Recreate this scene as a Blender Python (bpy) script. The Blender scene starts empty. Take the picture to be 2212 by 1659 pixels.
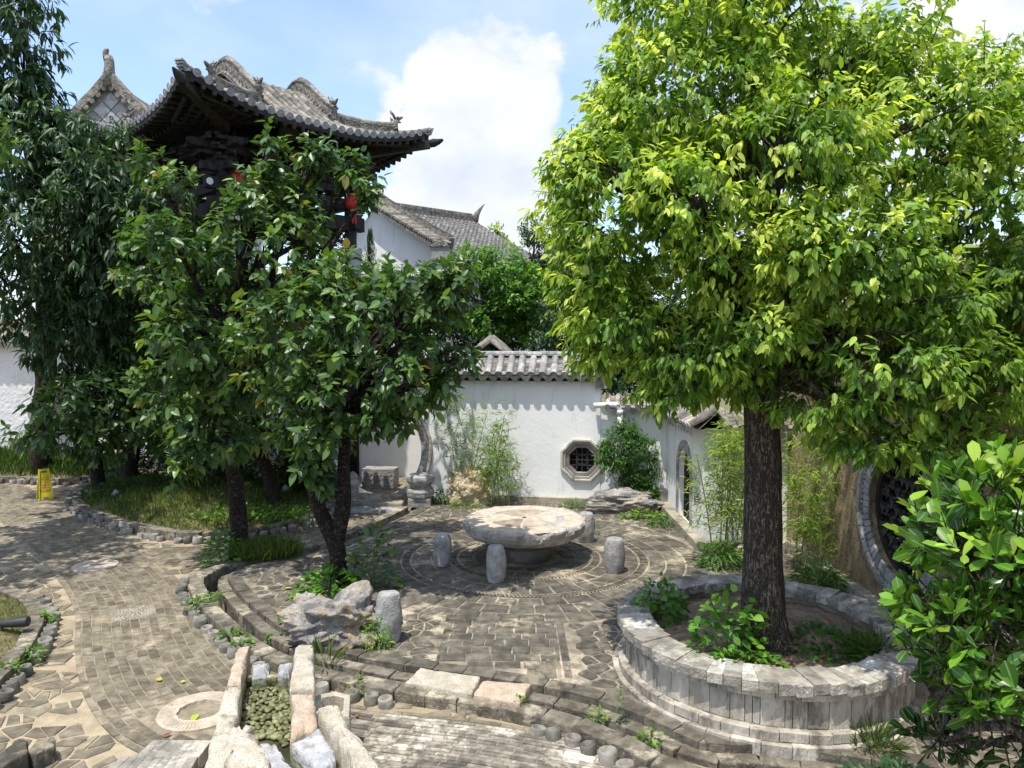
import bpy, math, random
import numpy as np
from mathutils import Vector, Matrix, noise

# ------------------------------------------------------------------ camera, sky, sun
SC = bpy.context.scene
COL = SC.collection
R = math.radians
CAM_Z, FPX, PITCH = 3.2, 1577.0, math.atan((829.5 - 748.0) / 1577.0)
cam = bpy.data.cameras.new('camera')
cam.sensor_width = 36.0
cam.lens = 36.0 * FPX / 2212.0
cam.clip_start, cam.clip_end = 0.05, 2000.0
camo = bpy.data.objects.new('camera', cam)
camo.location = (0, 0, CAM_Z)
camo.rotation_euler = (math.pi / 2 - PITCH, 0, 0)
COL.objects.link(camo)
SC.camera = camo

SUN_EL, SUN_AZ = 71.0, 216.0      # azimuth measured clockwise from +Y, where the sun stands
sd = Vector((math.sin(R(SUN_AZ)) * math.cos(R(SUN_EL)), math.cos(R(SUN_AZ)) * math.cos(R(SUN_EL)), math.sin(R(SUN_EL))))
sl = bpy.data.lights.new('sun', 'SUN')
sl.energy, sl.angle, sl.color = 3.8, R(0.55), (1.0, 0.955, 0.87)
so = bpy.data.objects.new('sun', sl)
so.rotation_euler = sd.to_track_quat('Z', 'Y').to_euler()
so.location = (0, 0, 30)
COL.objects.link(so)

vs = SC.view_settings
vs.view_transform, vs.look, vs.gamma, vs.exposure = 'Standard', 'None', 1.0, 0.55
vs.use_curve_mapping = False

W = bpy.data.worlds.new('World')
SC.world = W
W.use_nodes = True
nt = W.node_tree
nt.nodes.clear()
def wn(t, **k):
    n = nt.nodes.new(t)
    for a, b in k.items():
        setattr(n, a, b)
    return n
def wl(a, b):
    nt.links.new(a, b)
w_out, w_bg = wn('ShaderNodeOutputWorld'), wn('ShaderNodeBackground')
w_bg.inputs['Strength'].default_value = 0.145
sky = wn('ShaderNodeTexSky')
sky.sky_type = 'NISHITA'
sky.sun_disc = False
sky.sun_elevation, sky.sun_rotation = R(SUN_EL), R(SUN_AZ)
sky.air_density, sky.dust_density, sky.ozone_density, sky.altitude = 1.0, 1.6, 2.0, 50.0
tc = wn('ShaderNodeTexCoord')
def wmath(op, a, b=None, c=None):
    n = wn('ShaderNodeMath', operation=op)
    for i, x in enumerate((a, b, c)):
        if x is None:
            continue
        if isinstance(x, (int, float)):
            n.inputs[i].default_value = x
        else:
            wl(x, n.inputs[i])
    return n.outputs[0]
def wnoise(vec, scale, detail, rough, off=(0, 0, 0), sz=1.0):
    m = wn('ShaderNodeMapping')
    m.inputs['Location'].default_value = off
    m.inputs['Scale'].default_value = (1, 1, sz)
    wl(vec, m.inputs['Vector'])
    n = wn('ShaderNodeTexNoise')
    n.inputs['Scale'].default_value, n.inputs['Detail'].default_value, n.inputs['Roughness'].default_value = scale, detail, rough
    wl(m.outputs['Vector'], n.inputs['Vector'])
    return n.outputs['Fac']
dirv = tc.outputs['Generated']
def blob(dx, dy, dz, rad, amp):
    v = Vector((dx, dy, dz)).normalized()
    d = wn('ShaderNodeVectorMath', operation='DISTANCE')
    wl(dirv, d.inputs[0])
    d.inputs[1].default_value = v
    r = wn('ShaderNodeMapRange')
    r.interpolation_type = 'SMOOTHSTEP'
    r.inputs['From Min'].default_value, r.inputs['From Max'].default_value = rad, rad * 0.45
    r.inputs['To Min'].default_value, r.inputs['To Max'].default_value = 0.0, amp
    wl(d.outputs['Value'], r.inputs['Value'])
    return r.outputs[0]
base_n = wnoise(dirv, 4.2, 9.0, 0.56, (3.1, 0.4, 1.7), 1.5)
base_l = wnoise(dirv, 4.2, 9.0, 0.56, (3.1 - 0.02, 0.4 - 0.02, 1.7 + 0.075), 1.5)
lumps = [blob(-0.02, 1, 0.33, 0.15, 0.22), blob(-0.03, 1, 0.20, 0.20, 0.24), blob(-0.11, 1, 0.13, 0.16, 0.22), blob(-0.20, 1, 0.33, 0.07, 0.16),
         blob(-0.24, 1, 0.27, 0.08, 0.14), blob(0.68, 1, 0.46, 0.17, 0.2), blob(-0.35, 1, 0.44, 0.13, 0.1), blob(0.45, 1, 0.30, 0.3, 0.14)]
acc = lumps[0]
for x in lumps[1:]:
    acc = wmath('MAXIMUM', acc, x)
den = wmath('ADD', base_n, acc)
cov = wn('ShaderNodeMapRange')
cov.interpolation_type = 'SMOOTHSTEP'
cov.inputs['From Min'].default_value, cov.inputs['From Max'].default_value = 0.575, 0.655
wl(den, cov.inputs['Value'])
shd = wmath('MULTIPLY_ADD', wmath('SUBTRACT', base_n, base_l), 2.6, 0.66)
shd = wmath('MINIMUM', wmath('MAXIMUM', shd, 0.1), 1.0)
ramp = wn('ShaderNodeMixRGB')
ramp.inputs[1].default_value = (3.3, 3.75, 4.4, 1)
ramp.inputs[2].default_value = (5.0, 5.1, 5.2, 1)
wl(shd, ramp.inputs[0])
thin = wn('ShaderNodeMapRange')
thin.interpolation_type = 'SMOOTHSTEP'
thin.inputs['From Min'].default_value, thin.inputs['From Max'].default_value = 0.38, 0.66
thin.inputs['To Min'].default_value, thin.inputs['To Max'].default_value = 0.12, 0.55
wl(wnoise(dirv, 2.2, 6.0, 0.55, (9.0, 2.0, 5.0), 2.2), thin.inputs['Value'])
skyc = wn('ShaderNodeMixRGB', blend_type='MULTIPLY')
skyc.inputs[0].default_value = 1.0
skyc.inputs[2].default_value = (1.35, 1.4, 1.5, 1)
wl(sky.outputs[0], skyc.inputs[1])
m1 = wn('ShaderNodeMixRGB')
wl(thin.outputs[0], m1.inputs[0]); wl(skyc.outputs[0], m1.inputs[1]); m1.inputs[2].default_value = (4.6, 5.0, 5.6, 1)
m2 = wn('ShaderNodeMixRGB')
wl(cov.outputs[0], m2.inputs[0]); wl(m1.outputs[0], m2.inputs[1]); wl(ramp.outputs[0], m2.inputs[2])
wl(m2.outputs[0], w_bg.inputs['Color'])
wl(w_bg.outputs[0], w_out.inputs['Surface'])

SC.render.engine = 'CYCLES'
SC.cycles.max_bounces = 8
SC.cycles.transparent_max_bounces = 8
SC.cycles.use_denoising = True
SC.render.film_transparent = False

# ------------------------------------------------------------------ surveying helpers
# points measured in the photograph (2212 px wide view) are turned into metres on a horizontal
# plane (ground_at) or at a known distance from the camera position (point_at)
def _ray(u, v):
    x, zz = (u - 1106.0) / FPX, -(v - 829.5) / FPX
    return Vector((x, math.cos(PITCH) + zz * math.sin(PITCH), -math.sin(PITCH) + zz * math.cos(PITCH)))
def ground_at(u, v, z=0.0):
    d = _ray(u, v)
    t = (z - CAM_Z) / d.z
    return Vector((d.x * t, d.y * t, z))
def point_at(u, v, Y):
    d = _ray(u, v)
    t = Y / d.y
    return Vector((d.x * t, Y, CAM_Z + d.z * t))
def proj(p):
    y = p[1] * math.cos(PITCH) - (p[2] - CAM_Z) * math.sin(PITCH)
    z = p[1] * math.sin(PITCH) + (p[2] - CAM_Z) * math.cos(PITCH)
    if y < 0.05:
        return (-9999, -9999)
    return (1106 + FPX * p[0] / y, 829.5 - FPX * z / y)

PATH_Z = -0.12
rng = np.random.default_rng(11)
random.seed(5)

# ------------------------------------------------------------------ object helpers
def tag(o, label=None, cat=None, group=None, kind=None):
    if label: o['label'] = label
    if cat: o['category'] = cat
    if group: o['group'] = group
    if kind: o['kind'] = kind
    return o
def thing(name, loc, label, cat, group=None, kind=None):
    o = bpy.data.objects.new(name, None)
    o.empty_display_size = 0.2
    o.location = loc
    COL.objects.link(o)
    return tag(o, label, cat, group, kind)
def top_of(o):
    t = Vector((0, 0, 0))
    while o is not None:
        t += o.location if o.type == 'EMPTY' else Vector((0, 0, 0))
        o = o.parent
    return t
def adopt(o, parent):
    """child keeps world coordinates as its own transform"""
    if parent is not None:
        o.parent = parent
        m = Matrix.Identity(4)
        chain = []
        p = parent
        while p is not None:
            chain.append(p)
            p = p.parent
        for p in reversed(chain):
            m = m @ p.matrix_parent_inverse @ p.matrix_basis
        o.matrix_parent_inverse = m.inverted()
def part_group(name, parent, loc):
    """an Empty that stands for one part and holds its pieces"""
    o = bpy.data.objects.new(name, None)
    o.empty_display_size = 0.1
    o.matrix_basis = Matrix.Translation(loc)
    COL.objects.link(o)
    adopt(o, parent)
    return o
def inst(name, mesh, parent, M, kind=None):
    o = bpy.data.objects.new(name, mesh)
    o.matrix_basis = M
    COL.objects.link(o)
    adopt(o, parent)
    if kind: o['kind'] = kind
    return o
def frame(x, z, loc, sx=1.0, sy=1.0, sz=1.0):
    """matrix with local X along x, local Z as near z as can be"""
    x = Vector(x).normalized()
    z = Vector(z)
    y = z.cross(x)
    if y.length < 1e-6:
        y = Vector((0, 1, 0)).cross(x)
    y.normalize()
    z = x.cross(y)
    M = Matrix.Identity(4)
    for i in range(3):
        M[i][0], M[i][1], M[i][2], M[i][3] = x[i] * sx, y[i] * sy, z[i] * sz, loc[i]
    return M

class MB:
    def __init__(s):
        s.v, s.f = [], []
    def add(s, vs, fs):
        b = len(s.v)
        s.v += [tuple(p) for p in vs]
        s.f += [tuple(i + b for i in f) for f in fs]
        return s
    def box(s, c, size, M=None):
        hx, hy, hz = size[0] / 2, size[1] / 2, size[2] / 2
        vs = [Vector((x, y, z)) for x in (-hx, hx) for y in (-hy, hy) for z in (-hz, hz)]
        if M is not None:
            vs = [M @ p for p in vs]
        c = Vector(c)
        return s.add([p + c for p in vs], [(0, 1, 3, 2), (4, 6, 7, 5), (0, 4, 5, 1), (2, 3, 7, 6), (0, 2, 6, 4), (1, 5, 7, 3)])
    def bar(s, a, b, w, h, up=(0, 0, 1)):
        a, b = Vector(a), Vector(b)
        M = frame(b - a, up, (a + b) / 2)
        return s.box((0, 0, 0), ((b - a).length, w, h), M)
    def tube(s, pts, rad, n=8, cap=True, wob=0.0):
        pts = [Vector(p) for p in pts]
        if isinstance(rad, (int, float)):
            rad = [rad] * len(pts)
        vs, fs = [], []
        prev = None
        for i, p in enumerate(pts):
            t = (pts[min(i + 1, len(pts) - 1)] - pts[max(i - 1, 0)])
            t = t.normalized() if t.length > 1e-9 else Vector((0, 0, 1))
            if prev is None:
                a = t.orthogonal().normalized()
            else:
                a = prev - t * prev.dot(t)
                a = a.normalized() if a.length > 1e-6 else t.orthogonal().normalized()
            prev = a
            b = t.cross(a)
            for k in range(n):
                q = 2 * math.pi * k / n
                rr = rad[i]
                if wob:
                    d = p + (a * math.cos(q) + b * math.sin(q)) * rr
                    rr *= 1 + wob * noise.noise(Vector((d.x * 4, d.y * 4, d.z * 2.2)))
                vs.append(p + (a * math.cos(q) + b * math.sin(q)) * rr)
        for i in range(len(pts) - 1):
            for k in range(n):
                k2 = (k + 1) % n
                fs.append((i * n + k, i * n + k2, (i + 1) * n + k2, (i + 1) * n + k))
        if cap:
            fs.append(tuple(range(n - 1, -1, -1)))
            m = (len(pts) - 1) * n
            fs.append(tuple(m + k for k in range(n)))
        return s.add(vs, fs)
    def lathe(s, prof, n, c=(0, 0, 0), rot=0.0, M=None, close=False):
        vs, fs = [], []
        c = Vector(c)
        for r, z in prof:
            for k in range(n):
                q = 2 * math.pi * k / n + rot
                p = Vector((r * math.cos(q), r * math.sin(q), z))
                vs.append((M @ p if M is not None else p) + c)
        m = len(prof)
        for i in range(m if close else m - 1):
            j = (i + 1) % m
            for k in range(n):
                k2 = (k + 1) % n
                fs.append((i * n + k, i * n + k2, j * n + k2, j * n + k))
        if not close:
            if prof[0][0] > 1e-5: fs.append(tuple(range(n - 1, -1, -1)))
            if prof[-1][0] > 1e-5: fs.append(tuple((m - 1) * n + k for k in range(n)))
        return s.add(vs, fs)
    def prism(s, poly, z0, z1, bev=0.0):
        """poly: plan points counter-clockwise"""
        n = len(poly)
        a = sum(poly[i][0] * poly[(i + 1) % n][1] - poly[(i + 1) % n][0] * poly[i][1] for i in range(n))
        if a < 0: poly = poly[::-1]
        cx, cy = sum(p[0] for p in poly) / n, sum(p[1] for p in poly) / n
        vs = [(p[0], p[1], z0) for p in poly]
        if bev > 0:
            vs += [(p[0], p[1], z1 - bev) for p in poly]
            for p in poly:
                d = math.hypot(p[0] - cx, p[1] - cy) + 1e-9
                k = max(0.5, 1 - bev * 1.2 / d)
                vs.append((cx + (p[0] - cx) * k, cy + (p[1] - cy) * k, z1))
            L = 3
        else:
            vs += [(p[0], p[1], z1) for p in poly]
            L = 2
        fs = [tuple(range(n - 1, -1, -1))]
        for l in range(L - 1):
            for k in range(n):
                k2 = (k + 1) % n
                fs.append((l * n + k, l * n + k2, (l + 1) * n + k2, (l + 1) * n + k))
        fs.append(tuple((L - 1) * n + k for k in range(n)))
        return s.add(vs, fs)
    def mesh(s, name, mat, smooth=False):
        me = bpy.data.meshes.new(name)
        me.from_pydata(s.v, [], s.f)
        if mat: me.materials.append(mat)
        if smooth:
            me.polygons.foreach_set('use_smooth', [True] * len(me.polygons))
        me.update()
        return me
    def build(s, name, mat, parent=None, smooth=False, kind=None):
        return inst(name, s.mesh(name, mat, smooth), parent, Matrix.Identity(4), kind)

def np_mesh(name, V, F, mat, smooth=False, attrs=None):
    """V (n,3) float, F (m,k) int"""
    me = bpy.data.meshes.new(name)
    n, (m, k) = len(V), F.shape
    me.vertices.add(n)
    me.vertices.foreach_set('co', np.ascontiguousarray(V, dtype=np.float32).ravel())
    me.loops.add(m * k)
    me.loops.foreach_set('vertex_index', np.ascontiguousarray(F, dtype=np.int32).ravel())
    me.polygons.add(m)
    me.polygons.foreach_set('loop_start', np.arange(0, m * k, k, dtype=np.int32))
    me.polygons.foreach_set('loop_total', np.full(m, k, dtype=np.int32))
    if smooth:
        me.polygons.foreach_set('use_smooth', np.ones(m, dtype=bool))
    for an, av in (attrs or {}).items():
        a = me.attributes.new(an, 'FLOAT', 'POINT')
        a.data.foreach_set('value', np.ascontiguousarray(av, dtype=np.float32))
    if mat: me.materials.append(mat)
    me.update(calc_edges=True)
    return me

def spline(pts, step=0.1, closed=False):
    """Catmull-Rom through plan points, resampled by length"""
    P = [Vector(p) for p in pts]
    n = len(P)
    out = []
    for i in range(n if closed else n - 1):
        p0 = P[(i - 1) % n] if closed or i > 0 else P[0] * 2 - P[1]
        p1, p2 = P[i], P[(i + 1) % n]
        p3 = P[(i + 2) % n] if closed or i + 2 < n else P[-1] * 2 - P[-2]
        for k in range(12):
            t = k / 12
            out.append(0.5 * ((2 * p1) + (p2 - p0) * t + (2 * p0 - 5 * p1 + 4 * p2 - p3) * t * t + (3 * p1 - p0 - 3 * p2 + p3) * t ** 3))
    out.append(P[0].copy() if closed else P[-1].copy())
    L = [0]
    for a, b in zip(out, out[1:]):
        L.append(L[-1] + (b - a).length)
    m = max(2, int(round(L[-1] / step)))
    res, j = [], 0
    for i in range(m + 1):
        s = L[-1] * i / m
        while j < len(L) - 2 and L[j + 1] < s: j += 1
        t = (s - L[j]) / max(1e-9, L[j + 1] - L[j])
        res.append(out[j].lerp(out[j + 1], t))
    return res
def offset(pts, d):
    """shift a plan polyline to its left by d"""
    res = []
    for i, p in enumerate(pts):
        t = pts[min(i + 1, len(pts) - 1)] - pts[max(i - 1, 0)]
        n = Vector((-t.y, t.x, 0)).normalized()
        q = p + n * d
        q.z = p.z
        res.append(q)
    return res
def inside(x, y, poly):
    c, n, j = False, len(poly), len(poly) - 1
    for i in range(n):
        xi, yi, xj, yj = poly[i][0], poly[i][1], poly[j][0], poly[j][1]
        if (yi > y) != (yj > y) and x < (xj - xi) * (y - yi) / (yj - yi + 1e-12) + xi:
            c = not c
        j = i
    return c

# ------------------------------------------------------------------ materials
def mat_new(name):
    m = bpy.data.materials.new(name)
    m.use_nodes = True
    t = m.node_tree
    b = t.nodes['Principled BSDF']
    return m, t, b
class NT:
    def __init__(s, t): s.t = t
    def n(s, ty, **k):
        x = s.t.nodes.new(ty)
        for a, b in k.items(): setattr(x, a, b)
        return x
    def l(s, a, b): s.t.links.new(a, b)
    def val(s, sock, x):
        if isinstance(x, (int, float)): sock.default_value = x
        elif isinstance(x, tuple): sock.default_value = x if len(x) == 4 else x + (1,)
        else: s.l(x, sock)
    def math(s, op, a, b=0.0, clamp=False):
        x = s.n('ShaderNodeMath', operation=op)
        x.use_clamp = clamp
        s.val(x.inputs[0], a); s.val(x.inputs[1], b)
        return x.outputs[0]
    def mix(s, f, a, b, bt='MIX'):
        x = s.n('ShaderNodeMixRGB', blend_type=bt)
        s.val(x.inputs[0], f); s.val(x.inputs[1], a); s.val(x.inputs[2], b)
        return x.outputs[0]
    def noise(s, vec, scale, detail=4.0, rough=0.55, dist=0.0):
        x = s.n('ShaderNodeTexNoise')
        x.inputs['Scale'].default_value, x.inputs['Detail'].default_value = scale, detail
        x.inputs['Roughness'].default_value, x.inputs['Distortion'].default_value = rough, dist
        if vec is not None: s.l(vec, x.inputs['Vector'])
        return x.outputs['Fac']
    def rng(s, x, a, b, c=0.0, d=1.0, smooth=True):
        r = s.n('ShaderNodeMapRange')
        if smooth: r.interpolation_type = 'SMOOTHSTEP'
        for i, q in zip(('From Min', 'From Max', 'To Min', 'To Max'), (a, b, c, d)): r.inputs[i].default_value = q
        s.val(r.inputs['Value'], x)
        return r.outputs[0]
    def bump(s, h, strength, dist):
        b = s.n('ShaderNodeBump')
        b.inputs['Strength'].default_value, b.inputs['Distance'].default_value = strength, dist
        s.l(h, b.inputs['Height'])
        return b.outputs['Normal']
    def map(s, vec, scale=(1, 1, 1), rot=(0, 0, 0), loc=(0, 0, 0)):
        m = s.n('ShaderNodeMapping')
        m.inputs['Scale'].default_value, m.inputs['Rotation'].default_value, m.inputs['Location'].default_value = scale, rot, loc
        s.l(vec, m.inputs['Vector'])
        return m.outputs['Vector']

def stone(name, ca, cb, scale=6.0, rough=0.85, bump=0.5, bscale=30.0, bdist=0.01, rand=0.35, stain=None, sscale=1.2, samt=0.8, s0=0.5, s1=0.68,
          speck=None, squash=(1, 1, 1)):
    """weathered mineral surface: two-tone mottling, a per-piece shade, stains with a shape of their own, fine relief"""
    m, t, b = mat_new(name)
    q = NT(t)
    g = q.n('ShaderNodeNewGeometry')
    pos = g.outputs['Position']
    if squash != (1, 1, 1): pos = q.map(pos, squash)
    c = q.mix(q.rng(q.noise(pos, scale, 6, 0.6), 0.35, 0.68), ca, cb)
    if stain is not None:
        f = q.rng(q.math('ADD', q.noise(pos, sscale, 7, 0.68, 0.4), q.math('MULTIPLY', q.math('SUBTRACT', q.noise(pos, sscale * 7, 5, 0.7), 0.5), 0.45)), s0, s1)
        c = q.mix(q.math('MULTIPLY', f, samt), c, stain)
    if speck is not None:
        f = q.rng(q.noise(pos, 75, 4, 0.75), 0.5, 0.62)
        c = q.mix(q.math('MULTIPLY', f, 0.7), c, speck)
    oi = q.n('ShaderNodeObjectInfo')
    r = q.math('FRACT', q.math('ADD', oi.outputs['Random'], g.outputs['Random Per Island']))
    hv = q.n('ShaderNodeHueSaturation')
    q.l(q.rng(r, 0, 1, 1 - rand, 1 + rand, False), hv.inputs['Value'])
    q.l(c, hv.inputs['Color'])
    q.l(hv.outputs[0], b.inputs['Base Color'])
    b.inputs['Roughness'].default_value = rough
    b.inputs['Specular IOR Level'].default_value = 0.3
    h = q.math('ADD', q.noise(pos, bscale, 6, 0.65), q.math('MULTIPLY', q.noise(pos, bscale * 0.25, 3, 0.5), 1.5))
    q.l(q.bump(h, bump, bdist), b.inputs['Normal'])
    return m

def leafmat(name, cols, rough=0.42, trans=0.35, tcol=None, spec=0.4, rib=None):
    """cols: list of (position, colour) along the leaf-age attribute 'tint'"""
    m, t, b = mat_new(name)
    q = NT(t)
    a = q.n('ShaderNodeAttribute', attribute_name='tint')
    cr = q.n('ShaderNodeValToRGB')
    e = cr.color_ramp.elements
    e[0].position, e[0].color = cols[0][0], cols[0][1] + (1,)
    e[1].position, e[1].color = cols[-1][0], cols[-1][1] + (1,)
    for p, c in cols[1:-1]:
        x = e.new(p); x.color = c + (1,)
    q.l(a.outputs['Fac'], cr.inputs[0])
    g = q.n('ShaderNodeNewGeometry')
    oi = q.n('ShaderNodeObjectInfo')
    r = q.math('FRACT', q.math('ADD', oi.outputs['Random'], g.outputs['Random Per Island']))
    hv = q.n('ShaderNodeHueSaturation')
    q.l(q.rng(r, 0, 1, 0.7, 1.3, False), hv.inputs['Value'])
    q.l(cr.outputs[0], hv.inputs['Color'])
    c = hv.outputs[0]
    if rib:
        ra = q.n('ShaderNodeAttribute', attribute_name='rib')
        c = q.mix(q.math('MULTIPLY', q.rng(ra.outputs['Fac'], 0.8, 1.0), 0.55), c, rib)
    q.l(c, b.inputs['Base Color'])
    b.inputs['Roughness'].default_value = rough
    b.inputs['Specular IOR Level'].default_value = spec
    tr = q.n('ShaderNodeBsdfTranslucent')
    q.l(q.mix(1.0, c, tcol or (1.5, 1.45, 0.55), 'MULTIPLY'), tr.inputs['Color'])
    ms = q.n('ShaderNodeMixShader')
    ms.inputs[0].default_value = trans
    q.l(b.outputs[0], ms.inputs[1]); q.l(tr.outputs[0], ms.inputs[2])
    q.l(ms.outputs[0], t.nodes['Material Output'].inputs['Surface'])
    return m

def plain(name, col, rough=0.6, metal=0.0, spec=0.4):
    m, t, b = mat_new(name)
    q = NT(t)
    g = q.n('ShaderNodeNewGeometry')
    f = q.rng(q.noise(g.outputs['Position'], 25, 5, 0.6), 0.3, 0.7)
    q.l(q.mix(f, tuple(c * 0.85 for c in col), tuple(min(1, c * 1.12) for c in col)), b.inputs['Base Color'])
    b.inputs['Roughness'].default_value, b.inputs['Metallic'].default_value = rough, metal
    b.inputs['Specular IOR Level'].default_value = spec
    return m

M_ = {}
M_['sand'] = stone('sandy_mortar', (0.30, 0.242, 0.158), (0.42, 0.345, 0.232), 5, 0.95, 0.8, 45, 0.012, 0.0, (0.17, 0.145, 0.10), 1.3, 0.7, 0.54, 0.70)
M_['mortar'] = stone('patio_mortar', (0.15, 0.13, 0.095), (0.27, 0.235, 0.175), 6, 0.95, 0.6, 45, 0.008, 0.0, (0.46, 0.40, 0.29), 1.15, 0.9, 0.49, 0.63)
M_['slate'] = stone('dark_flagstone', (0.070, 0.063, 0.047), (0.152, 0.136, 0.104), 7, 0.78, 0.9, 40, 0.010, 0.30, (0.43, 0.368, 0.258), 1.15, 0.72, 0.53, 0.68)
M_['path_stone'] = stone('grey_brown_path_stone', (0.140, 0.121, 0.084), (0.255, 0.22, 0.153), 7, 0.85, 0.8, 40, 0.010, 0.3, (0.42, 0.342, 0.225), 1.3, 0.75, 0.52, 0.70)
M_['path_brick'] = stone('grey_path_brick', (0.116, 0.100, 0.068), (0.222, 0.192, 0.134), 9, 0.85, 0.8, 50, 0.008, 0.32, (0.42, 0.352, 0.238), 1.3, 0.65, 0.54, 0.72)
M_['kerb_brick'] = stone('mossy_kerb_brick', (0.092, 0.081, 0.060), (0.21, 0.185, 0.14), 8, 0.9, 1.0, 40, 0.012, 0.22, (0.43, 0.375, 0.275), 2.0, 0.85, 0.50, 0.66)
M_['wet_channel'] = stone('damp_channel', (0.045, 0.042, 0.034), (0.12, 0.11, 0.09), 4, 0.6, 0.5, 25, 0.01, 0.0, (0.24, 0.23, 0.21), 2.2, 0.6, 0.55, 0.7)
M_['granite'] = stone('pale_granite', (0.46, 0.41, 0.32), (0.64, 0.585, 0.47), 9, 0.92, 1.0, 90, 0.012, 0.08, (0.50, 0.37, 0.22), 1.6, 0.5, 0.52, 0.75, (0.24, 0.20, 0.15))
M_['brick_worn'] = stone('worn_edge_brick', (0.12, 0.108, 0.085), (0.25, 0.225, 0.18), 9, 0.85, 0.8, 50, 0.008, 0.4, (0.56, 0.51, 0.42), 2.0, 0.85, 0.48, 0.64)
M_['strip_bed'] = stone('strip_joint', (0.18, 0.152, 0.105), (0.29, 0.25, 0.175), 8, 0.95, 0.5, 45, 0.008, 0.0, (0.42, 0.36, 0.255), 1.3, 0.7, 0.54, 0.70)
M_['granite_pink'] = stone('pinkish_granite', (0.44, 0.34, 0.25), (0.60, 0.49, 0.375), 9, 0.92, 1.0, 90, 0.012, 0.08, (0.50, 0.34, 0.22), 2.2, 0.65, 0.48, 0.7, (0.26, 0.20, 0.15))
M_['cement'] = stone('grey_white_cement', (0.30, 0.305, 0.31), (0.50, 0.50, 0.50), 8, 0.92, 0.9, 35, 0.015, 0.05, (0.20, 0.175, 0.135), 4.0, 0.7, 0.53, 0.70)
M_['millstone'] = stone('cream_millstone', (0.44, 0.365, 0.28), (0.60, 0.52, 0.41), 8, 0.92, 0.9, 80, 0.008, 0.05, (0.33, 0.27, 0.21), 2.4, 0.6, 0.55, 0.7, (0.30, 0.25, 0.19))
M_['millrim'] = stone('rough_millstone_rim', (0.33, 0.30, 0.26), (0.56, 0.52, 0.46), 7, 0.95, 1.0, 25, 0.03, 0.05, (0.20, 0.18, 0.16), 6, 0.6, 0.55, 0.7)
M_['stool'] = stone('grey_stool_stone', (0.25, 0.245, 0.23), (0.42, 0.41, 0.385), 8, 0.9, 1.0, 45, 0.012, 0.1, (0.14, 0.13, 0.115), 9, 0.7, 0.56, 0.68)
M_['pedestal'] = stone('brown_grey_shaded_pedestal', (0.17, 0.15, 0.122), (0.27, 0.24, 0.195), 4, 0.92, 0.6, 35, 0.01, 0.1, (0.10, 0.09, 0.075), 3, 0.6, 0.52, 0.68)  # pedestal tone darkened to carry the shade under the table top
M_['old_stone'] = stone('weathered_carved_stone', (0.20, 0.195, 0.185), (0.40, 0.39, 0.365), 7, 0.9, 0.7, 30, 0.012, 0.12, (0.11, 0.10, 0.095), 5, 0.7, 0.53, 0.66, None, (1, 1, 3))
M_['garden_rock'] = stone('limestone_rock', (0.16, 0.155, 0.15), (0.43, 0.40, 0.34), 5, 0.9, 1.0, 18, 0.035, 0.0, (0.42, 0.30, 0.15), 3.0, 0.75, 0.49, 0.62, (0.09, 0.09, 0.095))
M_['ochre_rock'] = stone('ochre_rock', (0.44, 0.345, 0.19), (0.68, 0.59, 0.41), 5, 0.9, 1.0, 16, 0.05, 0.0, (0.18, 0.155, 0.12), 5, 0.5, 0.56, 0.66)
M_['banded_rock'] = stone('banded_grey_rock', (0.17, 0.17, 0.18), (0.50, 0.47, 0.40), 4, 0.88, 1.0, 12, 0.05, 0.0, (0.48, 0.37, 0.20), 2.0, 0.6, 0.50, 0.64, (0.07, 0.07, 0.085), (0.8, 0.8, 3.2))
M_['tile'] = stone('grey_roof_tile', (0.125, 0.117, 0.102), (0.265, 0.243, 0.205), 8, 0.9, 0.7, 40, 0.008, 0.4, (0.44, 0.37, 0.265), 3.0, 0.75, 0.53, 0.7)
M_['tile_pale'] = stone('pale_grey_tile', (0.24, 0.235, 0.225), (0.42, 0.415, 0.40), 9, 0.88, 0.6, 40, 0.006, 0.3, (0.14, 0.13, 0.115), 5.0, 0.6, 0.53, 0.68)
M_['tile_cap'] = stone('eave_cap_tile', (0.24, 0.245, 0.25), (0.38, 0.385, 0.39), 8, 0.8, 0.8, 30, 0.012, 0.2)
M_['tile_dark'] = stone('dark_pan_tile', (0.10, 0.096, 0.09), (0.21, 0.20, 0.185), 7, 0.9, 0.8, 30, 0.015, 0.2, (0.33, 0.28, 0.2), 3, 0.5, 0.56, 0.7)
M_['carved'] = stone('carved_ridge_brick', (0.16, 0.146, 0.122), (0.33, 0.302, 0.252), 9, 0.92, 1.0, 16, 0.05, 0.15, (0.07, 0.065, 0.055), 7, 0.8, 0.50, 0.62)
M_['brick_grey'] = stone('grey_gate_brick', (0.24, 0.24, 0.235), (0.37, 0.365, 0.35), 6, 0.85, 0.4, 40, 0.005, 0.25, (0.46, 0.43, 0.38), 3, 0.5, 0.55, 0.7)
M_['brick_pale'] = stone('pale_planter_brick', (0.33, 0.298, 0.238), (0.51, 0.47, 0.39), 7, 0.92, 1.0, 45, 0.012, 0.22, (0.11, 0.098, 0.078), 2.2, 0.7, 0.52, 0.66, None, (1, 1, 0.4))
M_['coping_brick'] = stone('planter_coping_brick', (0.20, 0.185, 0.152), (0.40, 0.37, 0.31), 7, 0.9, 1.0, 45, 0.012, 0.3, (0.58, 0.565, 0.52), 3.4, 0.8, 0.53, 0.66)
M_['pot'] = stone('grey_round_edging', (0.14, 0.13, 0.11), (0.29, 0.272, 0.232), 7, 0.9, 0.7, 40, 0.008, 0.35, (0.075, 0.068, 0.055), 4, 0.6, 0.53, 0.68)
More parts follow.
